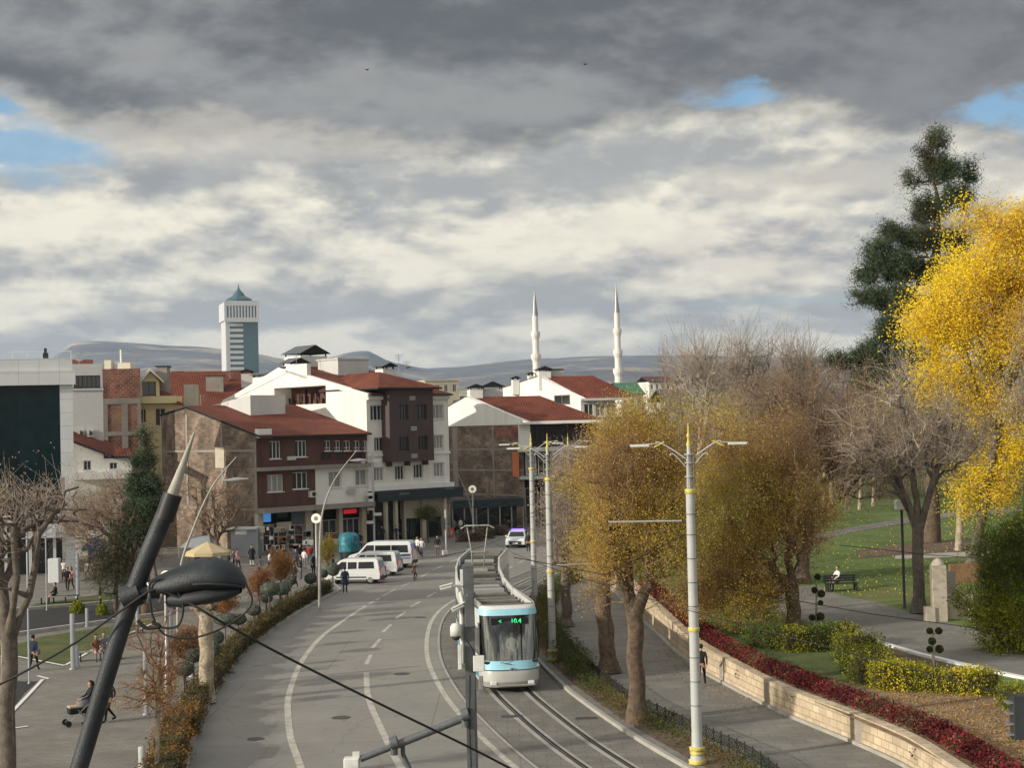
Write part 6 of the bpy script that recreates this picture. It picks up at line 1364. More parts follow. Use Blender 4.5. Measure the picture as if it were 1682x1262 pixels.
for a in ((733, 906, 838, 'traffic signal post at the crossing right of the couple'),): 
    o, b, zt = post('traffic_signal', a[3], 'traffic light', a[0], a[1], a[2], .07, 'pole_grey'); q = MB(); q.box((b.x - .25, b.y - .1, zt - 1.2), (.32, .3, 1.0)); q.build('signal_head', M['black_cap'], o)
o, b, zt = post('park_lamp', 'thin dark park lamp post with a pale square head on the lawn', 'lamp post', 1486, 1000, 820, .07, 'dark_metal', gp=PG(1486, 1000)); q = MB(); q.box((b.x - .1, b.y, zt - .3), (.45, .4, .5)); q.build('lamp_head', M['white_plastic'], o, bevel=.05)
# overhead span and contact wires
def wire(label, pts, r=.014):
    q = MB(); q.tube([Vector(p) for p in pts], r, 4); o = q.build('overhead_wire', M['cable'], None, org=pts[0]); return tag(o, label, 'wire')
zc = 6.0
wire('contact wire running above the tram roof from behind the camera into the distance', [(q.x, q.y, zc) for q in TRK if q.y < 150], .012)
for k_, lab in enumerate(('span wire tied to the nearest gold-ringed mast', 'span wire tied to the second gold-ringed mast', 'span wire tied to the third gold-ringed mast', 'span wire tied to the furthest gold-ringed mast')):
    o_, b, H = ms[k_]; z = b.z + H * .68; c = min(TRK, key=lambda v: abs(v.y - b.y)); wire(lab, [(b.x, b.y, z), (c.x, c.y, zc + .35), (c.x - 3, c.y, zc + 1.0)], .014)
for a, b, d, lab in (((1120, 856), (1000, 858), 52.5, 'pale insulated bar of the overhead line left of the nearest mast'), ((1096, 921), (914, 929), 68, 'long pale insulated bar of the overhead line crossing the ochre crown')):
    q = MB(); p0, p1 = PD(*a, d), PD(*b, d + .5); q.tube([p0, p1], .035, 6); o = q.build('insulated_bar', M['pole_tip'], None, org=p0); tag(o, lab, 'wire')
for a, b, d, lab in (((1682, 921), (1380, 896), 75, 'thin pale cable in front of the park lamp'), ((1682, 1043), (1180, 965), 60, 'thin cable low across the amber garden tree'), ((760, 780), (870, 860), 120, 'slanting wire pair before the brick flank, upper wire'), ((762, 826), (872, 872), 120, 'slanting wire pair before the brick flank, lower wire'), ((752, 870), (880, 866), 110, 'horizontal wire above the pantograph')):
    wire(lab, [PD(*a, d), (PD(*a, d) + PD(*b, d)) / 2 - Vector((0, 0, .12)), PD(*b, d)], .016)
# ---- park bench, pillar, wall, stone heads
def bench(label, p, rz, m_='wood', L=1.7, back=True, name='bench'):
    o = thing(name, label, 'bench', tuple(p)); c, s = math.cos(rz), math.sin(rz); T = lambda x, y, z: Vector((p[0] + x * c - y * s, p[1] + x * s + y * c, p[2] + z)); ax = (Vector((c, s, 0)), Vector((-s, c, 0)), Vector((0, 0, 1)))
    q = MB()
    for k in range(4): q.box(T(0, -.2 + k * .13, .45), (L, .1, .035), 0, 0, ax)
    q.build('seat', M[m_], o)
    if back:
        q = MB()
        for k in range(3): q.box(T(0, .27 + k * .03, .58 + k * .13), (L, .03, .1), 0, 0, ax)
        q.build('backrest', M[m_], o)
    for x in (-L / 2 + .12, L / 2 - .12):
        q = MB(); q.box(T(x, 0, .21), (.06, .5, .42), 0, 0, ax)
        if back: q.box(T(x, .3, .62), (.05, .06, .44), 0, 0, ax)
        q.build('leg', M['dark_metal'], o)
    return o
bp = PG(1382, 972); bench('dark wooden park bench at the lawn edge under the seated person', bp, R(8), 'dark_metal', 1.9)
bench('grey backless bench by the lawn with two people seated', G(166, 1085, .12), R(15), 'concrete', 2.2, False); bench('low dark bench at the end of the plaza lawn', G(214, 1042, .12), R(12), 'black_cap', 1.6, False); bench('low dark bench beside the figure in black', G(108, 990, .12), R(12), 'black_cap', 1.8, False); bench('pale bench block under the figure in black', G(88, 992, .12), R(12), 'concrete', 1.8, False)
pl_ = PG(1546, 1022); pk = thing('stone_fountain', 'pale carved stone pillar with low walls beside the garden path', 'stone pillar', tuple(pl_)); k = pl_.y / FPX
q = MB(); q.box(pl_ + Vector((0, .3, 46 * k)), (22 * k, .6, 92 * k)); q.lathe(pl_ + Vector((0, .3, 92 * k)), [(11 * k, 0), (10.5 * k, 3 * k), (8 * k, 7 * k), (4 * k, 10 * k), (.01, 11.5 * k)], 16); q.build('pillar', M['stone_wall_top'], pk)
q = MB(); q.box(pl_ + Vector((-17 * k, .2, 12 * k)), (14 * k, .6, 24 * k)); q.build('low_block', M['stone_wall_top'], pk)
q = MB(); q.box(pl_ + Vector((36 * k, .9, 20 * k)), (52 * k, .5, 40 * k), 0, R(-14)); q.build('carved_wall', M['stone_wall_top'], pk, uv=True)
q = MB(); q.box(pl_ + Vector((28 * k, 1.9, 38 * k)), (30 * k, .3, 76 * k)); q.build('back_panel', M['concrete'], pk)
hb = PG(1600, 958); q = MB(); q.box(hb + Vector((0, 0, .55)), (2.8, .4, 1.1)); o = q.build('dark_planter', M['wood'], None, org=hb); tag(o, 'dark brown planter box behind the carved pillar', 'planter')
tb = G(1672, 1262, 0.12); q = MB(); q.box((tb.x + .1, tb.y - .2, 1.5), (.62, .45, 1.9)); 
cb = thing('control_box', 'black slatted equipment box cut off in the bottom right corner', 'box', (tb.x + .1, tb.y - .2, .12)); q.build('cabinet', M['black_cap'], cb, bevel=.03)
q = MB()
for k_ in range(5): q.box((tb.x - .24, tb.y - .2, .9 + k_ * .33), (.28, .4, .05))
q.build('slat', M['steel_grey'], cb)
# ---- kiosks, parasol, racks
b = G(345, 948, .12); D = b.y; k = D / FPX; pu = thing('parasol', 'large tan square parasol over market tables in front of the brick wall', 'parasol', tuple(b)); q = MB(); q.tube([b, PD(341, 893, D)], .05, 8); q.build('pole', M['steel_grey'], pu)
ap = PD(341, 890, D); ex = 39 * k; ez = PD(341, 907, D).z; q = MB(); cs = [Vector((ap.x + ex * math.cos(a), ap.y + ex * math.sin(a), ez)) for a in [R(22 + 45 * j) for j in range(8)]]
q.add([ap] + cs, [(0, 1 + j, 1 + (j + 1) % 8) for j in range(8)]); q.add(cs + [c - Vector((0, 0, .25)) for c in cs], [(j, (j + 1) % 8, 8 + (j + 1) % 8, 8 + j) for j in range(8)]); q.build('canopy', M['tan_canvas'], pu)
b = G(325, 930, .12); D = b.y; q = MB(); k = D / FPX; kt = thing('market_tent', 'grey canvas tent behind the tan parasol', 'tent', tuple(b)); zt, zm = PD(330, 882, D).z, PD(330, 898, D).z; w_ = 26 * k
q.add([(b.x - w_, D - 1, zm), (b.x + w_, D - 1, zm), (b.x + w_, D + 3, zm), (b.x - w_, D + 3, zm), (b.x - w_ * .4, D + 1, zt), (b.x + w_ * .6, D + 1, zt)], [(0, 1, 5, 4), (1, 2, 5), (2, 3, 4, 5), (3, 0, 4)]); q.build('canopy', M['grey_canvas'], kt)
q = MB()
for x in (-w_, w_):
    for y in (D - 1, D + 3): q.tube([(b.x + x, y, .12), (b.x + x, y, zm)], .05, 6)
q.build('tent_pole', M['steel_grey'], kt)
b = G(402, 914, .12); D = b.y; k = D / FPX; kb = thing('grey_kiosk', 'plain grey metal kiosk box at the foot of the brick wall', 'kiosk', tuple(b)); q = MB(); q.box((b.x, D + 1.2, 1.3), (44 * k, 2.4, 2.4)); q.build('body', M['grey_canvas'], kb); q = MB(); q.box((b.x - .2, D + 1.2, 2.57), (48 * k, 2.8, .12)); q.build('roof', M['grey_panel'], kb)
q = MB(); q.box((b.x - .3, D - .03, 2.25), (18 * k, .04, .35)); q.build('sign_board', M['sign_white'], kb)
b = G(572, 925, .12); D = b.y; k = D / FPX; kk = thing('teal_kiosk', 'round-topped kiosk wrapped in patterned teal cloth behind the vans', 'kiosk', tuple(b)); q = MB(); hz_ = PD(572, 877, D).z - .12; q.lathe(b + Vector((0, 1, 0)), [(17 * k, .9), (17.5 * k, hz_ * .8), (16 * k, hz_ * .92), (11 * k, hz_), (.01, hz_ * 1.02)], 14); q.build('cloth_cover', M['kiosk_teal'], kk)
q = MB(); q.lathe(b + Vector((0, 1, 0)), [(15 * k, 0), (16.5 * k, .9)], 14); q.build('base', M['dark_fascia'], kk)
r3 = random.Random(12)
def stall(label, px, by, w_, h, mats, n):
    b = G(px, by, .12); k = b.y / FPX; o = thing('goods_rack', label, 'goods rack', tuple(b)); q = MB()
    for x in (-w_ / 2 * k, w_ / 2 * k): q.tube([b + Vector((x, 0, 0)), b + Vector((x, 0, h * k))], .03, 5)
    for z in (.35, .65, .97): q.tube([b + Vector((-w_ / 2 * k, 0, h * k * z)), b + Vector((w_ / 2 * k, 0, h * k * z))], .03, 5)
    q.build('rack_frame', M['steel_grey'], o)
    for j in range(n):
        q = MB(); s_ = r3.uniform(.28, .5); row = (.35, .65, .97)[j % 3]; q.box(b + Vector((r3.uniform(-.46, .46) * w_ * k, -.08, h * k * row - s_ * .6)), (s_, .18, s_ * r3.uniform(.8, 1.3))); q.build('hanging_bag', M[mats[j % len(mats)]], o, bevel=.04)
stall('goods rack of dark and pink bags left of the beige shop pillar', 440, 912, 20, 48, ('brown_clad', 'beige_stone', 'black_cap', 'sign_white'), 12); stall('goods rack of tan and brown bags under the menu boards', 462, 912, 22, 46, ('tan_canvas', 'wood', 'concrete'), 12)
stall('goods rack crowded with dark and pink bags in the middle of the shopfront', 486, 912, 24, 50, ('black_cap', 'brown_clad', 'leaf_crimson', 'grey_wall'), 15); stall('goods rack of pale and maroon bags right before the clock lamp', 506, 916, 16, 44, ('leaf_red', 'sign_white', 'black_cap'), 9)
stall('goods rack of brown boxes beside the doorway with the red sign', 545, 905, 18, 30, ('wood', 'tan_canvas', 'brown_clad'), 9)
for px, by, w_, h, m_, lab in ((603, 887, 7, 20, 'sign_red', 'red drinks fridge at the right end of the brown building'), (611, 888, 5, 21, 'sign_white', 'white and pink fridge beside the red one'), (742, 883, 7, 14, 'red_plastic', 'small red booth by the crossing')):
    b = G(px, by, .12); k = b.y / FPX; o = thing('vending_fridge', lab, 'fridge', tuple(b)); q = MB(); q.box(b + Vector((0, 0, h * k / 2)), (w_ * k, .6, h * k)); q.build('body', M[m_], o, bevel=.03); q = MB(); q.box(b + Vector((0, -.31, h * k * .55)), (w_ * k * .7, .03, h * k * .6)); q.build('door', M['glass_curtain'], o)
b = G(148, 945, .12); k = b.y / FPX; o = thing('blue_awning_stall', 'stall with a dark blue awning beside the left glass building', 'stall', tuple(b)); q = MB(); z0 = PD(148, 905, b.y).z; q.add([(b.x - 14 * k, b.y, z0), (b.x + 14 * k, b.y, z0), (b.x + 14 * k, b.y + 2, z0 + .8), (b.x - 14 * k, b.y + 2, z0 + .8)], [(0, 1, 2, 3)]); q.box((b.x, b.y + 2.1, (z0 + .9) / 2), (28 * k, .15, z0 + .7)); q.build('awning', M['blue_canvas'], o); q = MB(); q.box((b.x, b.y + 1, .55), (24 * k, 1, .85)); q.build('counter', M['grey_wall'], o)
b = G(90, 958, .12); k = b.y / FPX; q = MB(); q.box(b + Vector((0, 0, 20 * k)), (18 * k, .7, 40 * k)); o = q.build('poster_pillar', M['grey_panel'], None, org=b, bevel=.05); tag(o, 'pale free-standing poster pillar under the glass building', 'pillar')
# cones
def cone(label, px, by, h=.75):
    b = G(px, by, 0.005); o = thing('traffic_cone', label, 'traffic cone', tuple(b), 'traffic cones behind the parked vans'); q = MB(); q.lathe(b, [(.16, .04), (.115, h * .35), (.09, h * .55), (.03, h)], 12); q.box(b + Vector((0, 0, .02)), (.42, .42, .04)); c = q.build('cone_body', M['red_plastic'], o)
    q = MB(); q.lathe(b, [(.122, h * .33), (.093, h * .55)], 12); q.build('white_band', M['sign_white'], c)
cone('large orange-red cone behind the nearest white van', 628, 953, .95); cone('smaller orange-red cone near the minibus rear wheel', 646, 940, .8)
# ---- vehicles: local x forward, y left, z up
mat('van_white', (.62, .64, .64), .25, .04, .8, spec=.5); mat('car_glass', (.015, .018, .02), .06, .2, 1, spec=.6); mat('stripe_blue', (.04, .07, .20), .35, .1, 1); mat('tyre', (.02, .02, .02), .8, .2, 2); mat('rim', (.34, .35, .36), .35, .1, 4, metal=.6)
mat('headlight_glass', (.7, .72, .74), .15, .05, 2, spec=.6); mat('tail_red', (.45, .02, .02), .3, .1, 2); mat('police_blue', (.12, .08, .9), .3, .05, 2, emit=((.25, .15, 1), 2.5)); mat('plate_white', (.7, .7, .68), .5, .05, 2)
mat('driver_shirt', (.55, .55, .56), .9, .05, 2)
def loft(prof_side, half, mats, name, parent, taper=.86, zt=None, mi=0, bevel=.05):
    """body from a side outline [(x, z)] extruded to half width; upper vertices lean inward"""
    q = MB(); n = len(prof_side); zs_ = [p[1] for p in prof_side]; zmx, zb = max(zs_), zt
    def hw(z): return half if z <= zb else half * (1 - (1 - taper) * (z - zb) / (zmx - zb))
    L = [Vector((x, hw(z), z)) for x, z in prof_side]; Rr = [Vector((x, -hw(z), z)) for x, z in prof_side]
    q.add(L + Rr, [(i, (i + 1) % n, n + (i + 1) % n, n + i) for i in range(n)])
    tri = [tuple(t) for t in tessellate_polygon([[Vector((x, z, 0)) for x, z in prof_side]])]
    q.add(L, tri); q.add(Rr, [t[::-1] for t in tri]); o = q.build(name, M[mats], parent, bevel=bevel)
    bm = bmesh.new(); bm.from_mesh(o.data); bmesh.ops.remove_doubles(bm, verts=bm.verts, dist=.001); bmesh.ops.recalc_face_normals(bm, faces=bm.faces); bm.to_mesh(o.data); bm.free(); return o, hw
def wheels(root, xs, half, r, w_=.2):
    for x in xs:
        for s in (-1, 1):
            q = MB(); y = s * (half - w_ / 2 + .015); q.tube([(x, y - w_ / 2, r), (x, y + w_ / 2, r)], r, 18); t = q.build('wheel', M['tyre'], root)
            q = MB(); yy = y + s * (w_ / 2 + .004); q.tube([(x, yy - .01, r), (x, yy + .006, r)], r * .62, 14); q.build('rim', M['rim'], t)
def side_glass(root, hw, quads, name='side_window', m_='car_glass'):
    for pts in quads:
        for s in (-1, 1):
            q = MB(); P = [Vector((x, s * (hw(z) + .012), z)) for x, z in pts]; q.add(P, [tuple(range(len(P))) if s < 0 else tuple(range(len(P)))[::-1]]); q.build(name, M[m_], root)
def small_van(name, label, loc, rz, group):
    r = thing(name, label, 'van', (0, 0, 0), group); H = 1.83
    pr = [(-2.15, .32), (-2.2, .7), (-2.12, 1.15), (-2.0, 1.7), (-1.9, H), (.55, H), (.85, 1.72), (1.5, 1.12), (2.1, .98), (2.22, .75), (2.2, .32)]
    b, hw = loft(pr, .9, 'van_white', 'body', r, .84, 1.05)
    side_glass(r, hw, [[(-1.75, 1.14), (-.55, 1.12), (-.55, 1.6), (-1.68, 1.62)], [(-.42, 1.12), (.25, 1.1), (.25, 1.6), (-.42, 1.6)], [(.36, 1.1), (1.35, 1.1), (.72, 1.62), (.36, 1.62)]])
    q = MB(); y0, y1 = hw(1.15) - .06, hw(1.68) - .06; q.quad((1.52, -y0, 1.16), (1.52, y0, 1.16), (.93, y1, 1.70), (.93, -y1, 1.70)); q.build('windscreen', M['car_glass'], r)
    q = MB(); q.quad((-2.155, .68, 1.15), (-2.155, -.68, 1.15), (-2.03, -.6, 1.66), (-2.03, .6, 1.66)); q.build('rear_window', M['car_glass'], r)
    for s in (-1, 1):
        q = MB(); q.box((-2.17, s * .82, .95), (.08, .12, .42)); q.build('tail_light', M['tail_red'], r); q = MB(); q.box((2.08, s * .68, .82), (.2, .32, .16)); q.build('headlight', M['headlight_glass'], r, bevel=.03)
        q = MB(); q.box((.95, s * 1.0, 1.15), (.12, .18, .2)); q.build('mirror', M['van_white'], r, bevel=.03)
        q = MB(); q.box((0, s * .905, .5), (2.3, .02, .1)); q.build('side_moulding', M['black_cap'], r)
    for x in (-2.22, 2.2): q = MB(); q.box((x, 0, .42), (.14, 1.7, .26)); q.build('bumper', M['black_cap'], r, bevel=.04)
    q = MB(); q.box((-2.30, 0, .62), (.02, .5, .12)); q.build('plate', M['plate_white'], r); wheels(r, (-1.42, 1.4), .88, .32); r.location = loc; r.rotation_euler.z = rz; return r
def minibus(name, label, loc, rz, group, stripe=True, L=5.3, H=2.15):
    r = thing(name, label, 'van', (0, 0, 0), group); h = L / 2
    pr = [(-h, .35), (-h - .03, .9), (-h + .02, 1.5), (-h + .12, H - .1), (-h + .3, H), (h - 1.9, H), (h - 1.55, H - .12), (h - .85, 1.28), (h - .1, 1.08), (h + .03, .8), (h, .35)]
    b, hw = loft(pr, .97, 'van_white', 'body', r, .86, 1.2)
    side_glass(r, hw, [[(-h + .3, 1.28), (-h + 1.7, 1.28), (-h + 1.7, 1.86), (-h + .36, 1.86)], [(-h + 1.76, 1.28), (h - 2.25, 1.28), (h - 2.25, 1.86), (-h + 1.76, 1.86)], [(h - 2.15, 1.26), (h - 1.02, 1.26), (h - 1.55, 1.88), (h - 2.15, 1.88)]])
    q = MB(); y0, y1 = hw(1.3) - .07, hw(1.95) - .07; q.quad((h - .83, -y0, 1.32), (h - .83, y0, 1.32), (h - 1.5, y1, H - .16), (h - 1.5, -y1, H - .16)); q.build('windscreen', M['car_glass'], r)
    q = MB(); q.quad((-h - .02, .75, 1.3), (-h - .02, -.75, 1.3), (-h + .06, -.7, 1.9), (-h + .06, .7, 1.9)); q.build('rear_window', M['car_glass'], r)
    if stripe:
        side_glass(r, hw, [[(-h + .1, .98), (h - .9, .86), (h - .9, .98), (-h + .1, 1.16)], [(-h + .1, .78), (h - 1.2, .74), (h - 1.2, .79), (-h + .1, .86)]], 'blue_stripe', 'stripe_blue')
    for s in (-1, 1):
        q = MB(); q.box((-h + .0, s * .9, 1.15), (.1, .1, .5)); q.build('tail_light', M['tail_red'], r); q = MB(); q.box((h - .1, s * .75, .85), (.24, .3, .2)); q.build('headlight', M['headlight_glass'], r, bevel=.03)
        q = MB(); q.box((h - 1.3, s * 1.1, 1.35), (.12, .2, .26)); q.build('mirror', M['black_cap'], r, bevel=.03)
    for x in (-h, h): q = MB(); q.box((x, 0, .45), (.14, 1.85, .28)); q.build('bumper', M['black_cap'], r, bevel=.04)
    q = MB(); q.box((-h - .08, 0, .68), (.02, .5, .12)); q.build('plate', M['plate_white'], r); wheels(r, (-h + 1.0, h - .95), .95, .35, .22); r.location = loc; r.rotation_euler.z = rz; return r
ang = math.atan2(.16, -.99)
def park(px, by, L):                                        # ground point of the rear wheel -> centre of the vehicle
    p = G(px, by, 0.005); d = Vector((math.cos(ang), math.sin(ang), 0)); return p + d * L + Vector((-d.y, d.x, 0)) * .85
GV = 'white vans parked side by side at the kerb'
p = G(608, 960, .005); d = Vector((math.cos(ang), math.sin(ang), 0)); sd = Vector((math.sin(ang), -math.cos(ang), 0))
# the visible side faces the camera; centre lies behind it
small_van('parked_van', 'small white van nearest the camera, first of the parked row', tuple(p + d * 1.42 + Vector((.16, .99, 0)) * .88), ang, GV)
p = G(637, 947, .005); small_van('parked_van', 'white police-striped van squeezed between the near van and the minibus', tuple(p + d * 1.42 + Vector((.16, .99, 0)) * .88), ang, GV)
p = G(659, 934, .005); minibus('parked_minibus', 'long white minibus with blue stripes, furthest of the parked row', tuple(p + d * 1.75 + Vector((.16, .99, 0)) * .95), ang, GV)
p = G(575, 942, .005)
def police_car(loc, rz):
    r = thing('police_car', 'white police car with a lit blue roof bar driving towards the camera', 'car', (0, 0, 0))
    pr = [(-2.15, .3), (-2.2, .75), (-2.05, .98), (-1.4, 1.02), (-.95, 1.4), (-.6, 1.5), (.35, 1.5), (.6, 1.42), (1.15, 1.0), (1.95, .86), (2.2, .66), (2.18, .3)]
    b, hw = loft(pr, .9, 'van_white', 'body', r, .78, .95)
    side_glass(r, hw, [[(-1.2, 1.05), (.0, 1.05), (.0, 1.42), (-.85, 1.4)], [(.06, 1.05), (1.0, 1.04), (.5, 1.4), (.06, 1.42)]])
    q = MB(); q.quad((1.2, -.72, 1.03), (1.2, .72, 1.03), (.66, .6, 1.42), (.66, -.6, 1.42)); q.build('windscreen', M['car_glass'], r); side_glass(r, hw, [[(-2.0, .62), (1.9, .58), (1.9, .7), (-2.0, .8)]], 'blue_stripe', 'stripe_blue')
    for s in (-1, 1): q = MB(); q.box((2.08, s * .68, .68), (.24, .34, .14)); q.build('headlight', M['headlight_glass'], r, bevel=.03); q = MB(); q.box((.85, s * 1.0, 1.05), (.1, .16, .14)); q.build('mirror', M['van_white'], r)
    q = MB(); q.box((2.2, 0, .5), (.06, 1.1, .3)); q.build('grille', M['black_cap'], r); q = MB(); q.box((2.24, 0, .46), (.02, .5, .11)); q.build('plate', M['plate_white'], r)
    q = MB(); q.box((0, 0, 1.58), (.25, 1.2, .12)); q.build('light_bar', M['police_blue'], r, bevel=.03); wheels(r, (-1.35, 1.35), .88, .31); r.location = loc; r.rotation_euler.z = rz
police_car(tuple(G(851, 898, .005)), R(-97))
# ---- the tram
mat('tram_white', (.60, .61, .58), .3, .04, .8, spec=.5); mat('tram_silver', (.42, .425, .40), .35, .05, 1.2, spec=.5); mat('tram_blue', (.30, .60, .72), .3, .06, 6, (.30, .55, .70), .4, spec=.5); mat('tram_teal', (.05, .26, .38), .3, .1, 2, spec=.5); mat('tram_grey', (.32, .32, .30), .35, .06, 1, spec=.5)
mat('roof_grey', (.07, .065, .058), .8, .3, 2, (.035, .033, .03), .6); mat('roof_box', (.17, .16, .14), .7, .2, 2, (.10, .09, .075), .6); mat('tram_glass', (.018, .02, .022), .05, .25, 1, (.12, .13, .14), .6, spec=.7); mat('bellows', (.03, .03, .03), .8, .2, 3)
gm = bpy.data.materials.new('windscreen_glass'); gm.use_nodes = True; gg = NG(gm.node_tree); gg.n.clear(); M['windscreen_glass'] = gm
g1 = gg.n.new('ShaderNodeBsdfTransparent'); g1.inputs[0].default_value = (.36, .40, .40, 1); g2 = gg.n.new('ShaderNodeBsdfGlossy'); g2.inputs['Roughness'].default_value = .03; g2.inputs['Color'].default_value = (.85, .9, .92, 1)
g3 = gg.n.new('ShaderNodeMixShader'); g3.inputs[0].default_value = .16; gg.l.new(g1.outputs[0], g3.inputs[1]); gg.l.new(g2.outputs[0], g3.inputs[2]); g4 = gg.n.new('ShaderNodeOutputMaterial'); gg.l.new(g3.outputs[0], g4.inputs[0])
mat('led_green', (.0, .5, .15), .4, .02, 3, emit=((.05, 1, .35), 1.3))
tram = thing('tram', 'low-floor tram with a pale blue and white front coming round the bend', 'tram', (TP[6][0], TP[6][1], .02))
line = [q for q in TRK if q.y >= 65.0]
cum = [0]
for i in range(1, len(line)): cum.append(cum[-1] + (line[i] - line[i - 1]).length)
def at(s):
    for i in range(1, len(line)):
        if cum[i] >= s: t = (s - cum[i - 1]) / (cum[i] - cum[i - 1]); p = line[i - 1].lerp(line[i], t); break
    a, b = max(0, s - 1.5), s + 1.5
    return p
def frame(s0, s1):                                          # rigid section between two arc positions
    a, b = at(s0), at(s1); d = (b - a).normalized(); n = Vector((d.y, -d.x, 0)); return a, b, d, n     # n points to the tram's left seen from the front = image right
HB = 1.275
sec = [(0.25, 7.6), (8.3, 13.3), (14.0, 19.4), (20.1, 25.1), (25.8, 32.3)]
for si, (s0, s1) in enumerate(sec):
    a, b, d, n = frame(s0, s1); L = (b - a).length; T = lambda x, y, z: a + d * x + n * y + Vector((0, 0, z)); ax = (d, n, Vector((0, 0, 1)))
    x0 = .9 if si == 0 else 0
    q = MB(); q.box(T((x0 + L) / 2, 0, 1.75), (L - x0, 2.5, 2.9), 0, 0, ax); q.build('body_section', M['tram_white'], tram, bevel=.06)
    for s in (-1, 1):
        q = MB(); q.box(T((x0 + L) / 2, s * 1.262, 2.05), (L - x0 - .1, .03, 1.15), 0, 0, ax); q.build('window_band', M['tram_glass'], tram)
        q = MB(); q.box(T((x0 + L) / 2, s * 1.262, .75), (L - x0 - .1, .03, .5), 0, 0, ax); q.build('blue_skirt', M['tram_teal'], tram)
        q = MB(); q.box(T((x0 + L) / 2, s * 1.18, 3.38), (L - x0 + .1, .1, .42), 0, 0, ax); q.build('roof_fairing', M['tram_white'], tram, bevel=.02)
        if si == 0: q = MB(); q.tube(spline([T(.6, s * 1.15, 3.62), T(2, s * 1.24, 3.64), T(L + .3, s * 1.22, 3.6)], 4), .03, 6); q.build('roof_rail', M['tram_grey'], tram)
    q = MB(); q.box(T((x0 + L) / 2, 0, 3.22), (L - x0, 2.2, .06), 0, 0, ax); q.build('roof_deck', M['roof_grey'], tram)
    nb = max(3, int((L - x0) / .95)); r4 = random.Random(si)
    for k in range(nb):
        xx = x0 + (L - x0) * (k + .5) / nb; h_ = r4.choice((.18, .26, .30, .22)); w_ = r4.choice((1.7, 1.9, 1.8, 1.5)); q = MB(); q.box(T(xx, r4.uniform(-.06, .06), 3.25 + h_ / 2), ((L - x0) / nb * r4.uniform(.5, .78), w_, h_), 0, 0, ax); q.build('roof_unit', M[r4.choice(('roof_box', 'roof_grey', 'roof_box', 'tram_grey'))], tram, bevel=.02)
        q = MB(); q.box(T(xx + .42, 0, 3.40), (.07, 2.05, .05), 0, 0, ax); q.build('roof_crossbar', M['dark_void'] if k % 2 else M['roof_box'], tram)
    if si < 4:
        p0, p1 = T(L, 0, 0), at(sec[si + 1][0]); q = MB(); m_ = (p0 + p1) / 2; q.box((m_.x, m_.y, 1.75), ((p1 - p0).length + .3, 2.3, 2.7), 0, 0, ax); q.build('bellows', M['bellows'], tram)
    q = MB(); q.box(T((x0 + L) / 2, 0, .24), (L * .6, 2.0, .34), 0, 0, ax); q.build('bogie', M['bellows'], tram)
# pantograph on the third car
a, b, d, n = frame(14.0, 19.4)
def TT(x, y, z): return a + d * x + n * y + Vector((0, 0, z))
pg = MB()
for s in (-1, 1): pg.tube([TT(4.5, s * .3, 3.5), TT(3.2, s * .35, 4.6), TT(4.2, s * .55, 5.85)], .035, 6)
for yy, x in ((.9, 4.0), (.9, 4.45)): pg.tube([TT(x, -yy, 5.8), TT(x, -yy * .7, 5.95), TT(x, yy * .7, 5.95), TT(x, yy, 5.8)], .03, 6)
pg.tube([TT(3.2, -.35, 4.6), TT(3.2, .35, 4.6)], .03, 6); pg.box(TT(4.5, 0, 3.5), (.6, 1.0, .2), 0, 0, (d, n, Vector((0, 0, 1)))); pg.build('pantograph', M['gold' if False else 'pole_tip'], tram)
# cab: lofted horizontal sections
a, b, d, n = frame(0.25, 7.6); T = lambda x, y, z: a + d * x + n * y + Vector((0, 0, z))
def cab_ring(z, nose, hw_, bk=1.0, N_=17):                   # half superellipse in plan, nose = forward reach
    out = []
    for i in range(N_):
        t = -math.pi / 2 + math.pi * i / (N_ - 1); c, s = math.cos(t), math.sin(t); out.append(T(bk - (nose + bk) * abs(c) ** .48, math.copysign(abs(s) ** .72, s) * hw_, z))
    return out
lev = [(.17, .12, 1.1), (.27, .42, 1.2), (.5, .5, 1.27), (.80, .52, 1.275), (.96, .47, 1.275), (1.0, .42, 1.275), (1.2, .38, 1.275), (1.37, .34, 1.275), (2.2, .2, 1.27), (3.16, .02, 1.26), (3.24, .0, 1.26), (3.38, -.05, 1.25), (3.50, -.1, 1.22), (3.60, -.18, 1.2), (3.64, -.3, 1.16)]
rings = [cab_ring(z, ns, h_) for z, ns, h_ in lev]; NR = 17
def skin(name, i0, i1, m_, c0=0, c1=16, off=0.0, smooth=True):
    q = MB(); vs = []
    for r_ in rings[i0:i1 + 1]:
        vs += [v - d * off for v in r_[c0:c1 + 1]]
    w_ = c1 - c0 + 1; q.add(vs, [(i * w_ + j, i * w_ + j + 1, (i + 1) * w_ + j + 1, (i + 1) * w_ + j) for i in range(i1 - i0) for j in range(w_ - 1)], 0, smooth); return q.build(name, M[m_], tram)
skin('under_run', 0, 1, 'bellows'); skin('front_bumper', 1, 2, 'tram_grey'); skin('front_panel', 2, 4, 'tram_silver'); skin('nose_joint', 4, 5, 'black_cap'); skin('blue_nose_band', 5, 7, 'tram_blue'); skin('cab_pillar', 7, 10, 'tram_white', 0, 1); skin('cab_pillar', 7, 10, 'tram_white', 15, 16); skin('blue_brow', 10, 12, 'tram_blue'); skin('cab_roof_edge', 12, 14, 'tram_white')
q = MB(); q.poly([v for v in rings[-1]]); q.build('cab_roof', M['roof_box'], tram)
ws = skin('windscreen', 7, 10, 'windscreen_glass', 1, 15, .015)
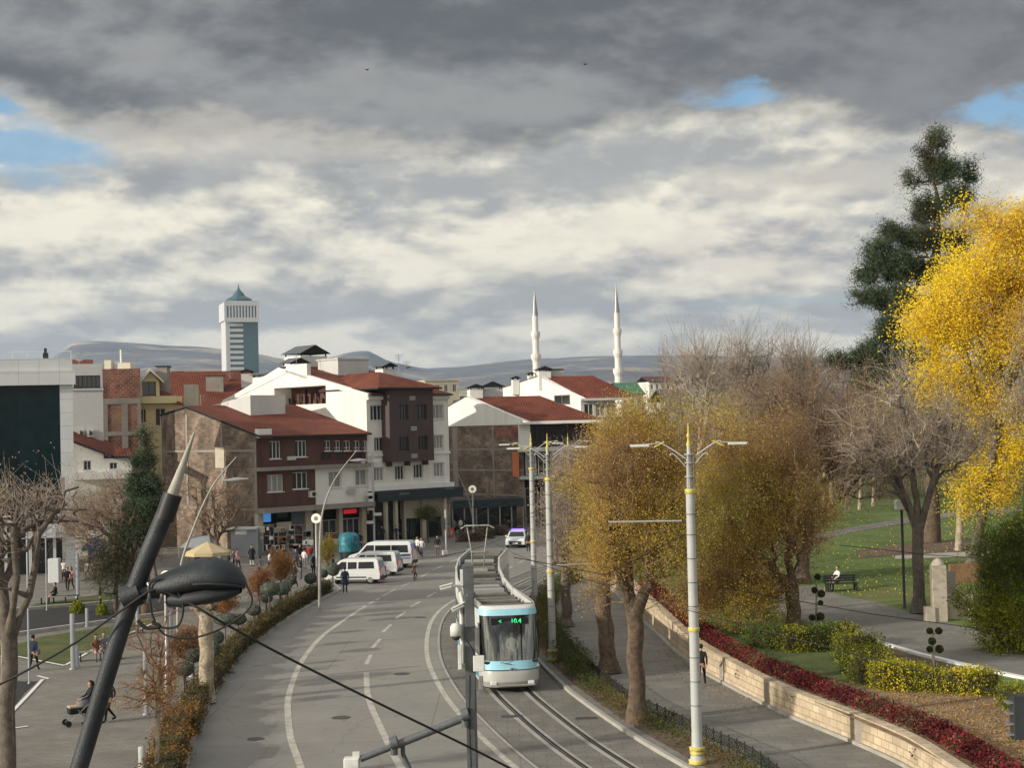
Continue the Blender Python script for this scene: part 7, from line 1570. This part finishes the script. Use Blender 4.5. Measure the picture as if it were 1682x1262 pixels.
for s, c0 in ((-1, 0), (1, 16)):
    q = MB(); q.quad(T(.95, s * 1.28, 1.45), T(.35, s * 1.28, 1.45), T(.35, s * 1.27, 2.9), T(.95, s * 1.27, 2.9)); q.build('cab_side_window', M['tram_glass'], tram)
    q = MB(); p = T(.06, s * 1.15, 1.10); q.tube([p, p + d * -.14], .075, 10); q.build('headlight', M['headlight_glass'], tram)
    q = MB(); q.box(T(-.38, s * .80, .45), (.16, .26, .14), 0, 0, (d, n, Vector((0, 0, 1)))); q.build('fog_lamp', M['headlight_glass'], tram, bevel=.02)
q = MB(); q.box(T(-.50, 0, .36), (.05, 1.9, .05), 0, 0, (d, n, Vector((0, 0, 1)))); q.build('bumper_trim', M['tram_grey'], tram)
q = MB(); p = T(-.40, 0, 1.0); q.tube([p, p - d * .06], .10, 14); bd = q.build('round_badge', M['rim'], tram); q = MB(); q.tube([p - d * .061, p - d * .066], .06, 3); q.build('badge_mark', M['black_cap'], bd)
q = MB(); p = T(-.40, -.15, 1.58); q.tube([T(-.42, .0, 1.22), T(-.44, -.5, 1.32), T(-.40, -.1, 1.42)], .016, 5); q.build('wiper', M['black_cap'], tram)
rz = math.atan2(-d.x, d.y) if False else math.atan2(d.y, d.x) - math.pi / 2
q = MB(); q.box(T(-.045, 0.0, 3.0), (.03, 1.6, .28), 0, 0, (d, n, Vector((0, 0, 1)))); dsp = q.build('destination_display', M['dark_void'], tram)
for txt, yy, sz in (('<', -.42, .24), ('10.4', .26, .27)): text_mesh('display_text', txt, sz, 'led_green', dsp, T(-.066, yy, 3.0), (R(90), 0, rz), .004)
wg = bpy.data.materials.new('windscreen_glass') if 'windscreen_glass' not in M else None
q = MB(); q.box(T(.86, 0, 1.9), (.05, 2.3, 2.9), 0, 0, (d, n, Vector((0, 0, 1)))); q.box(T(.35, 0, 1.30), (1.1, 2.3, .1), 0, 0, (d, n, Vector((0, 0, 1)))); q.build('cab_interior', M['bellows'], tram)
q = MB(); q.box(T(.12, 0, 1.5), (.3, 1.9, .34), 0, 0, (d, n, Vector((0, 0, 1)))); q.build('dashboard', M['dark_fascia'], tram, bevel=.04)
# ================================================================ PEOPLE
for nme, c in (('skin', (.42, .26, .18)), ('hair_dark', (.025, .018, .014)), ('hair_brown', (.07, .04, .025)), ('cloth_black', (.015, .015, .017)), ('cloth_navy', (.02, .028, .06)), ('cloth_grey', (.16, .16, .165)), ('cloth_white', (.62, .61, .58)), ('cloth_brown', (.13, .065, .04)),
               ('cloth_denim', (.06, .09, .15)), ('cloth_beige', (.40, .32, .22)), ('cloth_pink', (.50, .24, .27)), ('cloth_red', (.38, .03, .03)), ('cloth_green', (.07, .10, .06)), ('shoe_dark', (.02, .018, .016)), ('shoe_white', (.6, .6, .58)), ('lips', (.30, .09, .08))):
    mat(nme, c, .85, .15, 9)
def skin_graph(name, V_, E_l, rad, sub=1, root=0):
    me = bpy.data.meshes.new(name); me.from_pydata([Vector(v) for v in V_], E_l, []); o = bpy.data.objects.new(name, me); COL.objects.link(o)
    sk = o.modifiers.new('skin', 'SKIN'); sk.use_smooth_shade = True
    for i, r in enumerate(rad): me.skin_vertices[0].data[i].radius = (r, r) if not hasattr(r, '__len__') else r
    me.skin_vertices[0].data[root].use_root = True
    if sub: s_ = o.modifiers.new('sub', 'SUBSURF'); s_.levels = sub; s_.render_levels = sub
    dg = bpy.context.evaluated_depsgraph_get(); m2 = bpy.data.meshes.new_from_object(o.evaluated_get(dg)); m2.name = name; bpy.data.objects.remove(o); return m2
POSES = {
 'stand': dict(lh=(.09, 0), lk=(.10, .02, .50), lf=(.10, 0, .07), rk=(-.10, .02, .50), rf=(-.10, 0, .07), le=(.26, -.02, 1.14), lw=(.25, .08, .90), re=(-.26, -.02, 1.14), rw=(-.25, .08, .90)),
 'walk': dict(lk=(.09, .20, .52), lf=(.09, .32, .09), rk=(-.09, -.02, .49), rf=(-.09, -.34, .12), le=(.25, -.14, 1.16), lw=(.24, -.10, .92), re=(-.25, .10, 1.15), rw=(-.23, .28, .97)),
 'walk2': dict(lk=(.09, .02, .49), lf=(.09, -.28, .12), rk=(-.09, .18, .52), rf=(-.09, .24, .08), le=(.25, .10, 1.15), lw=(.20, .30, 1.02), re=(-.25, -.10, 1.15), rw=(-.24, -.06, .92)),
 'push': dict(lk=(.09, .16, .52), lf=(.09, .22, .08), rk=(-.09, .0, .49), rf=(-.09, -.26, .12), le=(.24, .16, 1.14), lw=(.20, .44, 1.04), re=(-.24, .16, 1.14), rw=(-.20, .44, 1.04)),
 'run': dict(lk=(.10, .30, .62), lf=(.10, .12, .22), rk=(-.10, -.06, .48), rf=(-.10, -.12, .07), le=(.42, .02, 1.30), lw=(.62, .10, 1.18), re=(-.40, .04, 1.32), rw=(-.55, .10, 1.48)),
 'sit': dict(lk=(.12, .44, .48), lf=(.12, .46, .07), rk=(-.12, .44, .48), rf=(-.12, .42, .07), le=(.25, .10, .82), lw=(.16, .34, .66), re=(-.25, .10, .82), rw=(-.14, .36, .66), drop=.36),
}
BODY = {}
def body_mesh(pose, fat=1.0):
    key = (pose, fat)
    if key in BODY: return BODY[key]
    P = POSES[pose]; dz = -P.get('drop', 0); V_ = []; E_l = []; Rr = []
    def v(p, r, par=None):
        V_.append(p); Rr.append(r if not isinstance(r, float) else r * 1.0); i = len(V_) - 1
        if par is not None: E_l.append((par, i))
        return i
    pel = v((0, 0, .95 + dz), (.155 * fat, .115 * fat)); wst = v((0, .0, 1.10 + dz), (.135 * fat, .10 * fat), pel); ch = v((0, .01, 1.30 + dz), (.165 * fat, .115 * fat), wst); nk0 = v((0, 0, 1.44 + dz), (.075, .065), ch)
    nk = v((0, .015, 1.50 + dz), .052, nk0); jaw = v((0, .035, 1.565 + dz), (.062, .07), nk); hd = v((0, .02, 1.66 + dz), (.083, .098), jaw); v((0, .01, 1.735 + dz), (.055, .065), hd)
    v((0, .135, 1.635 + dz), .016, hd)                                       # nose
    for s in (-1, 1): v((s * .095, .01, 1.64 + dz), .018, hd)                # ears
    for s, k, f in ((1, 'lk', 'lf'), (-1, 'rk', 'rf')):
        hp = v((s * .095, 0, .90 + dz), (.10 * fat, .105 * fat), pel); kn = v(P[k], .062, hp); cx = tuple((P[k][i] * .6 + P[f][i] * .4) for i in range(3)); cf = v(cx, .056, kn); an = v(P[f], .042, cf); v((P[f][0], P[f][1] + .08, P[f][2] - .02), (.045, .035), an); v((P[f][0], P[f][1] + .17, P[f][2] - .03), (.04, .025), len(V_) - 1)
    for s, e, w_ in ((1, 'le', 'lw'), (-1, 're', 'rw')):
        sh = v((s * .175, 0, 1.395 + dz), .062, ch); el_ = v(P[e], .047, sh); wr = v(P[w_], .03, el_)
        a = Vector(P[w_]); dr = (a - Vector(P[e])).normalized(); sidev = dr.cross(Vector((s, 0, 0))).normalized(); pm = v(tuple(a + dr * .06), (.034, .022), wr)
        fw = Vector((0, 1, 0)) - dr * dr.y; fw = fw.normalized() if fw.length > .1 else sidev
        for j, ln in enumerate((.065, .075, .07, .055)):
            q = a + dr * .085 + fw * (.032 - .021 * j); f1 = v(tuple(q), .0095, pm); f2 = v(tuple(q + dr * ln * .5), .009, f1); v(tuple(q + dr * ln + Vector((-s * .018, 0, 0))), .008, f2)
        q = a + dr * .03 + fw * .04; t1 = v(tuple(q), .0105, pm); v(tuple(q + dr * .04 + fw * .018), .009, t1)
    me = skin_graph('body', V_, E_l, Rr, 1, pel); BODY[key] = (me, dz); return BODY[key]
CLM = {}
def person(label, loc, face, pose='stand', h=1.72, top='cloth_black', legs='cloth_denim', hair='hair_dark', coat=None, scarf=None, long_hair=False, bag=None, fat=1.0, group=None, z0=None):
    me0, dz = body_mesh(pose, fat); key = (pose, fat, top, legs, hair, coat)
    if key not in CLM:
        me = me0.copy(); me.materials.clear()
        for m_ in (top, legs, 'skin', 'shoe_dark'): me.materials.append(M[m_])
        P = POSES[pose]; hands = [Vector(P['lw']), Vector(P['rw'])]; mi = []
        for f in me.polygons:
            c = f.center; k = 0
            if c.z < .11 + (.0 if pose != 'run' else .06): k = 3
            elif c.z < .93 + dz and abs(c.x) < .22 and not (pose == 'sit' and c.z > .62): k = 1
            if c.z > 1.485 + dz: k = 2
            for i, hv in enumerate(hands):
                e = Vector(P[('le', 're')[i]]); dr = (hv - e).normalized()
                if (c - hv).dot(dr) > .0 and (c - hv).length < .24: k = 2
            mi.append(k)
        me.polygons.foreach_set('material_index', mi); me.polygons.foreach_set('use_smooth', [True] * len(mi)); me.update(); CLM[key] = me
    r = thing('person', label, 'person', (0, 0, 0), group); s = h / 1.76
    b = link('body', CLM[key], r)
    q = MB(); q.ball((0, -.005, 1.675 + dz), (.098, .112, .105), 12); 
    for i, vv in enumerate(q.v):
        if vv.y > .045 and vv.z < 1.715 + dz: vv.y = .04
    if long_hair: q.tube([(0, -.05, 1.70 + dz), (0, -.085, 1.56 + dz), (0, -.10, 1.40 + dz)], [.09, .095, .05], 8)
    q.build('hair', M[hair], r)
    q = MB()
    for sx_ in (-1, 1): q.ball((sx_ * .035, .112, 1.665 + dz), .011, 6)
    q.build('eyes', M['hair_dark'], r); q = MB(); q.ball((0, .112, 1.595 + dz), (.024, .01, .008), 6); q.build('mouth', M['lips'], r)
    if coat:
        zb = .55 if pose != 'sit' else .62; q = MB(); n = 14; vs = []
        for z, rx, ry in ((1.45 + dz, .10, .09), (1.38 + dz, .205, .135), (1.2 + dz, .195, .145), (1.0 + dz, .19, .15), (zb if pose != 'sit' else .60, .245, .22)):
            for j in range(n): a = 2 * math.pi * j / n; vs.append((rx * math.cos(a), ry * math.sin(a), z))
        q.add(vs, [(i * n + j, i * n + (j + 1) % n, (i + 1) * n + (j + 1) % n, (i + 1) * n + j) for i in range(4) for j in range(n)], 0, True); q.build('coat', M[coat], r)
    if scarf: q = MB(); q.lathe((0, .01, 1.45 + dz), [(.10, -.03), (.115, .02), (.085, .07), (.07, .07)], 10); q.build('scarf', M[scarf], r)
    if bag: q = MB(); q.box((.24, .02, .92 + dz), (.10, .30, .26)); q.tube([(.24, -.1, 1.05 + dz), (.1, 0, 1.44 + dz), (.24, .12, 1.05 + dz)], .012, 5); bo = q.build('bag', M[bag], r, bevel=.02)
    r.scale = (s, s, s); r.location = loc; r.rotation_euler.z = face - math.pi / 2; return r
def W(px, by, z=.12): return tuple(G(px, by, z))
cam_dir = R(-90)
person('woman with long dark hair in a black coat pushing the stroller', W(150, 1190), R(-150), 'push', 1.68, 'cloth_black', 'cloth_black', 'hair_dark', 'cloth_black', None, True)
person('man in black walking beside the stroller, half behind the dark lamp mast', W(181, 1187), R(-140), 'walk2', 1.8, 'cloth_black', 'cloth_black')
person('person in a navy jacket walking beside the plaza lawn at the left', W(55, 1104), R(80), 'walk', 1.76, 'cloth_navy', 'cloth_black', bag='cloth_grey')
person('woman in a patterned shawl seated at the left on the grey plaza bench', tuple(Vector(W(158, 1086))), R(-60), 'sit', 1.65, 'cloth_brown', 'cloth_grey', 'hair_dark', 'cloth_brown')
person('person in grey-pink clothes seated at the right on the grey plaza bench', tuple(Vector(W(171, 1083))), R(-60), 'sit', 1.7, 'cloth_grey', 'cloth_denim', 'hair_brown')
person('man in a long navy coat standing beside the nearest van', W(567, 975), R(95), 'stand', 1.82, 'cloth_navy', 'cloth_navy', coat='cloth_navy')
person('child in a brown jacket running across the road with arms out', W(681, 955, .005), R(-20), 'run', 1.4, 'cloth_brown', 'cloth_black', bag='cloth_brown')
person('person in white and black, left of the pair at the road edge', W(686, 914), R(-120), 'walk', 1.72, 'cloth_white', 'cloth_black', 'hair_dark', None, None, True)
person('person with a white top and dark skirt, right of the pair at the road edge', W(693, 916), R(-100), 'walk2', 1.7, 'cloth_white', 'cloth_denim', coat=None)
person('person in a dark jacket waiting at the road edge beside a white bag', W(719, 913), R(-90), 'stand', 1.74, 'cloth_black', 'cloth_denim')
person('person in a dark jacket and white trousers before the shop columns', W(708, 882), R(-60), 'walk', 1.75, 'cloth_black', 'cloth_white')
person('person in black beside the police car', W(868, 906, .005), R(-100), 'stand', 1.75, 'cloth_black', 'cloth_black')
person('person in a black coat with a white skirt standing by the grey kiosk', W(414, 931), R(-80), 'stand', 1.8, 'cloth_black', 'cloth_white', coat='cloth_black')
person('person in grey leaving the tan parasol, left of a dark companion', W(383, 938), R(-30), 'walk', 1.7, 'cloth_grey', 'cloth_black')
person('person in a plum jacket just right of the parasol', W(390, 936), R(-20), 'walk2', 1.68, 'cloth_pink', 'cloth_black')
person('person in dark clothes bending behind the parasol tables', W(376, 941), R(-150), 'walk', 1.7, 'cloth_black', 'cloth_navy')
person('person in a red top standing under the tan parasol', W(347, 945), R(-90), 'stand', 1.7, 'cloth_red', 'cloth_black')
person('person in black standing at the left under the parasol', W(325, 944), R(-60), 'stand', 1.72, 'cloth_black', 'cloth_grey')
person('person in black walking away behind the big double clipped shrubs', W(437, 985), R(110), 'walk', 1.75, 'cloth_black', 'cloth_black')
person('tall person in black walking just right of the big double clipped shrubs', W(470, 1000), R(80), 'walk2', 1.78, 'cloth_black', 'cloth_navy')
person('person in a dark hooded jacket before the racks, left of the clock lamp', W(487, 938), R(-140), 'walk', 1.76, 'cloth_navy', 'cloth_black')
person('person in black close behind the hooded jacket before the racks', W(493, 928), R(-60), 'stand', 1.72, 'cloth_black', 'cloth_black')
person('person in black and white seated low by the small orange tree', W(482, 958), R(-120), 'walk2', 1.6, 'cloth_black', 'cloth_black')
person('person in maroon browsing the rack beside the clock lamp', W(508, 928), R(100), 'stand', 1.66, 'cloth_red', 'cloth_denim')
person('person in white between the clock lamp and the racks', W(500, 935), R(60), 'stand', 1.66, 'cloth_white', 'cloth_grey')
person('person in brown browsing the first rack by the beige pillar', W(447, 925), R(90), 'stand', 1.66, 'cloth_brown', 'cloth_black')
person('person with a white top half hidden by the small rusty tree', W(443, 940), R(30), 'walk', 1.66, 'cloth_white', 'cloth_brown')
person('person in black standing behind the hedge near the van nose', W(548, 950), R(20), 'stand', 1.74, 'cloth_black', 'cloth_black')
person('person in black by the shop door beside the teal kiosk', W(592, 905), R(-90), 'stand', 1.74, 'cloth_black', 'cloth_black')
for i, (x, y, t_, l_, lab) in enumerate(((645, 884, 'cloth_grey', 'cloth_black', 'person in grey at the column left of the minibus roof'), (656, 887, 'cloth_black', 'cloth_black', 'person in black, middle of the group beyond the minibus'), (664, 886, 'cloth_white', 'cloth_black', 'person in white, right of the group beyond the minibus'), (674, 881, 'cloth_brown', 'cloth_denim', 'person in brown outside the left dark shop door'),
                         (684, 878, 'cloth_beige', 'cloth_black', 'person in beige outside the middle shop door'), (747, 880, 'cloth_grey', 'cloth_black', 'person in grey behind the crossing barrier'), (757, 878, 'cloth_white', 'cloth_denim', 'person in white behind the crossing barrier'), (765, 876, 'cloth_navy', 'cloth_black', 'person in navy under the dark awning'),
                         (835, 868, 'cloth_black', 'cloth_black', 'person in black on the far pavement above the tram tail'), (722, 876, 'cloth_black', 'cloth_grey', 'person in black near the white corner column'), (638, 880, 'cloth_pink', 'cloth_denim', 'person in a pale pink top at the first dark column'))):
    person(lab, W(x, y), R(-90 + 37 * i), ('stand', 'walk', 'walk2')[i % 3], 1.66 + .03 * (i % 4), t_, l_, ('hair_dark', 'hair_brown')[i % 2])
person('person in a white top at the foot of the left glass building', W(105, 955), R(-90), 'stand', 1.7, 'cloth_white', 'cloth_black')
person('person in a pink top and long black skirt by the glass building', W(117, 970), R(-100), 'walk', 1.7, 'cloth_pink', 'cloth_black', coat=None, long_hair=True)
person('person in black close beside the pink-topped person', W(111, 971), R(-80), 'walk2', 1.72, 'cloth_black', 'cloth_black')
person('figure in black seated on the pale block bench', tuple(Vector(W(91, 990))), R(200), 'sit', 1.68, 'cloth_black', 'cloth_black', coat='cloth_black')
person('person in black bending at the blue awning stall', W(147, 945), R(30), 'walk', 1.7, 'cloth_black', 'cloth_black')
person('person in black standing beside the shaggy conifer', W(165, 1000), R(10), 'stand', 1.7, 'cloth_black', 'cloth_black')
person('person in black walking on the walkway behind the nearest mast', W(1153, 1128), R(75), 'walk', 1.78, 'cloth_black', 'cloth_black')
bpv = PG(1372, 970); person('person in a white jacket seated on the park bench', (bpv.x + .15, bpv.y - .05, bpv.z), R(-155), 'sit', 1.74, 'cloth_white', 'cloth_black', 'hair_brown')
# driver behind the windscreen
dr_ = T(.36, .12, 1.12); person('tram driver in a white shirt seated behind the windscreen', tuple(dr_), math.atan2(-d.y, -d.x), 'sit', 1.76, 'cloth_white', 'cloth_black')
# stroller
sb = Vector(W(128, 1192)); st = thing('stroller', 'dark baby stroller with a cream blanket pushed by the woman in black', 'stroller', tuple(sb)); ca = R(-150); dx = Vector((math.cos(ca), math.sin(ca), 0)); dy = Vector((-dx.y, dx.x, 0)); S_ = lambda x, y, z: sb + dx * x + dy * y + Vector((0, 0, z))
q = MB()
for s in (-.26, .26): q.tube([S_(-.62, s, 1.0), S_(-.25, s, .72), S_(.42, s, .12)], .016, 6); q.tube([S_(-.45, s, .12), S_(.05, s, .62)], .016, 6)
q.tube([S_(-.62, -.26, 1.0), S_(-.62, .26, 1.0)], .018, 6); q.build('frame', M['steel_grey'], st)
q = MB(); q.box(S_(0, 0, .58), (.75, .44, .26), 0, ca); q.build('seat', M['cloth_black'], st, bevel=.06); q = MB(); q.ball(S_(-.22, 0, .82), (.28, .26, .24), 12); q.build('hood', M['cloth_grey'], st); q = MB(); q.box(S_(.12, 0, .73), (.5, .42, .08), 0, ca); q.build('blanket', M['cloth_beige'], st, bevel=.03)
for x in (-.45, .42):
    for s in (-.28, .28): q = MB(); c = S_(x, s, .12); q.tube([c - dy * .02, c + dy * .02], .12, 12); q.build('wheel', M['tyre'], st)
sb = Vector(W(731, 912)); q = MB(); q.box(sb + Vector((0, 0, .2)), (.5, .25, .4)); bgo = q.build('shopping_bag', M['cloth_white'], None, bevel=.05, org=sb); tag(bgo, 'white bag standing on the pavement beside the waiting person', 'bag')
# birds
for x, y, lab in ((603, 114, 'small dark bird high in the cloud, left one'), (961, 105, 'small dark bird high in the cloud, right one')):
    c = PD(x, y, 90); q = MB(); q.ball(c, (.1, .05, .04), 8); q.add([c + Vector(v) for v in ((0, -.03, .02), (-.28, 0, .10), (0, .06, .02), (.28, 0, .10))], [(0, 2, 1), (0, 3, 2)]); o = q.build('bird', M['cloth_black'], None, org=c); tag(o, lab, 'bird')

for i, (x, y, t_, l_, lab) in enumerate(((455, 934, 'cloth_black', 'cloth_navy', 'person in black between the rusty tree and the racks'), (465, 930, 'cloth_brown', 'cloth_black', 'person in brown passing the tan bag rack'), (474, 948, 'cloth_black', 'cloth_grey', 'person in black with grey trousers below the crowded bag rack'), (484, 966, 'cloth_black', 'cloth_black', 'person all in black walking between the racks and the kerb shrubs'),
        (515, 945, 'cloth_grey', 'cloth_navy', 'person in grey just left of the clock lamp post'), (532, 925, 'cloth_black', 'cloth_black', 'person in black at the small olive tree'), (428, 950, 'cloth_grey', 'cloth_black', 'person in grey crossing open paving right of the grey kiosk'), (495, 952, 'cloth_black', 'cloth_denim', 'person in black with blue jeans left of the clock lamp shrubs'),
        (628, 893, 'cloth_black', 'cloth_black', 'person in black just behind the minibus roof'), (651, 893, 'cloth_navy', 'cloth_black', 'person in navy at the far corner of the minibus'), (362, 936, 'cloth_grey', 'cloth_black', 'person in grey at the right pole side of the parasol'), (735, 878, 'cloth_black', 'cloth_denim', 'person in black by the small red booth'), (698, 879, 'cloth_brown', 'cloth_black', 'person in brown under the small dark green tree'))):
    person(lab, W(x, y), R(40 + 71 * i), ('walk', 'stand', 'walk2')[i % 3], 1.64 + .03 * (i % 5), t_, l_, ('hair_dark', 'hair_brown')[i % 2], 'cloth_black' if i % 4 == 0 else None)
# ================================================================ AIR
hz = bpy.data.materials.new('haze'); hz.use_nodes = True; nt = hz.node_tree; nt.nodes.clear()
pvn = nt.nodes.new('ShaderNodeVolumePrincipled'); pvn.inputs['Color'].default_value = (.60, .76, 1.0, 1); pvn.inputs['Density'].default_value = 7e-5; pvn.inputs['Anisotropy'].default_value = .2
on = nt.nodes.new('ShaderNodeOutputMaterial'); nt.links.new(pvn.outputs[0], on.inputs['Volume'])
mb = MB(); mb.box((0, 5000, 348.9), (13000, 10600, 701.8)); o = mb.build('haze', hz); o['kind'] = 'stuff'
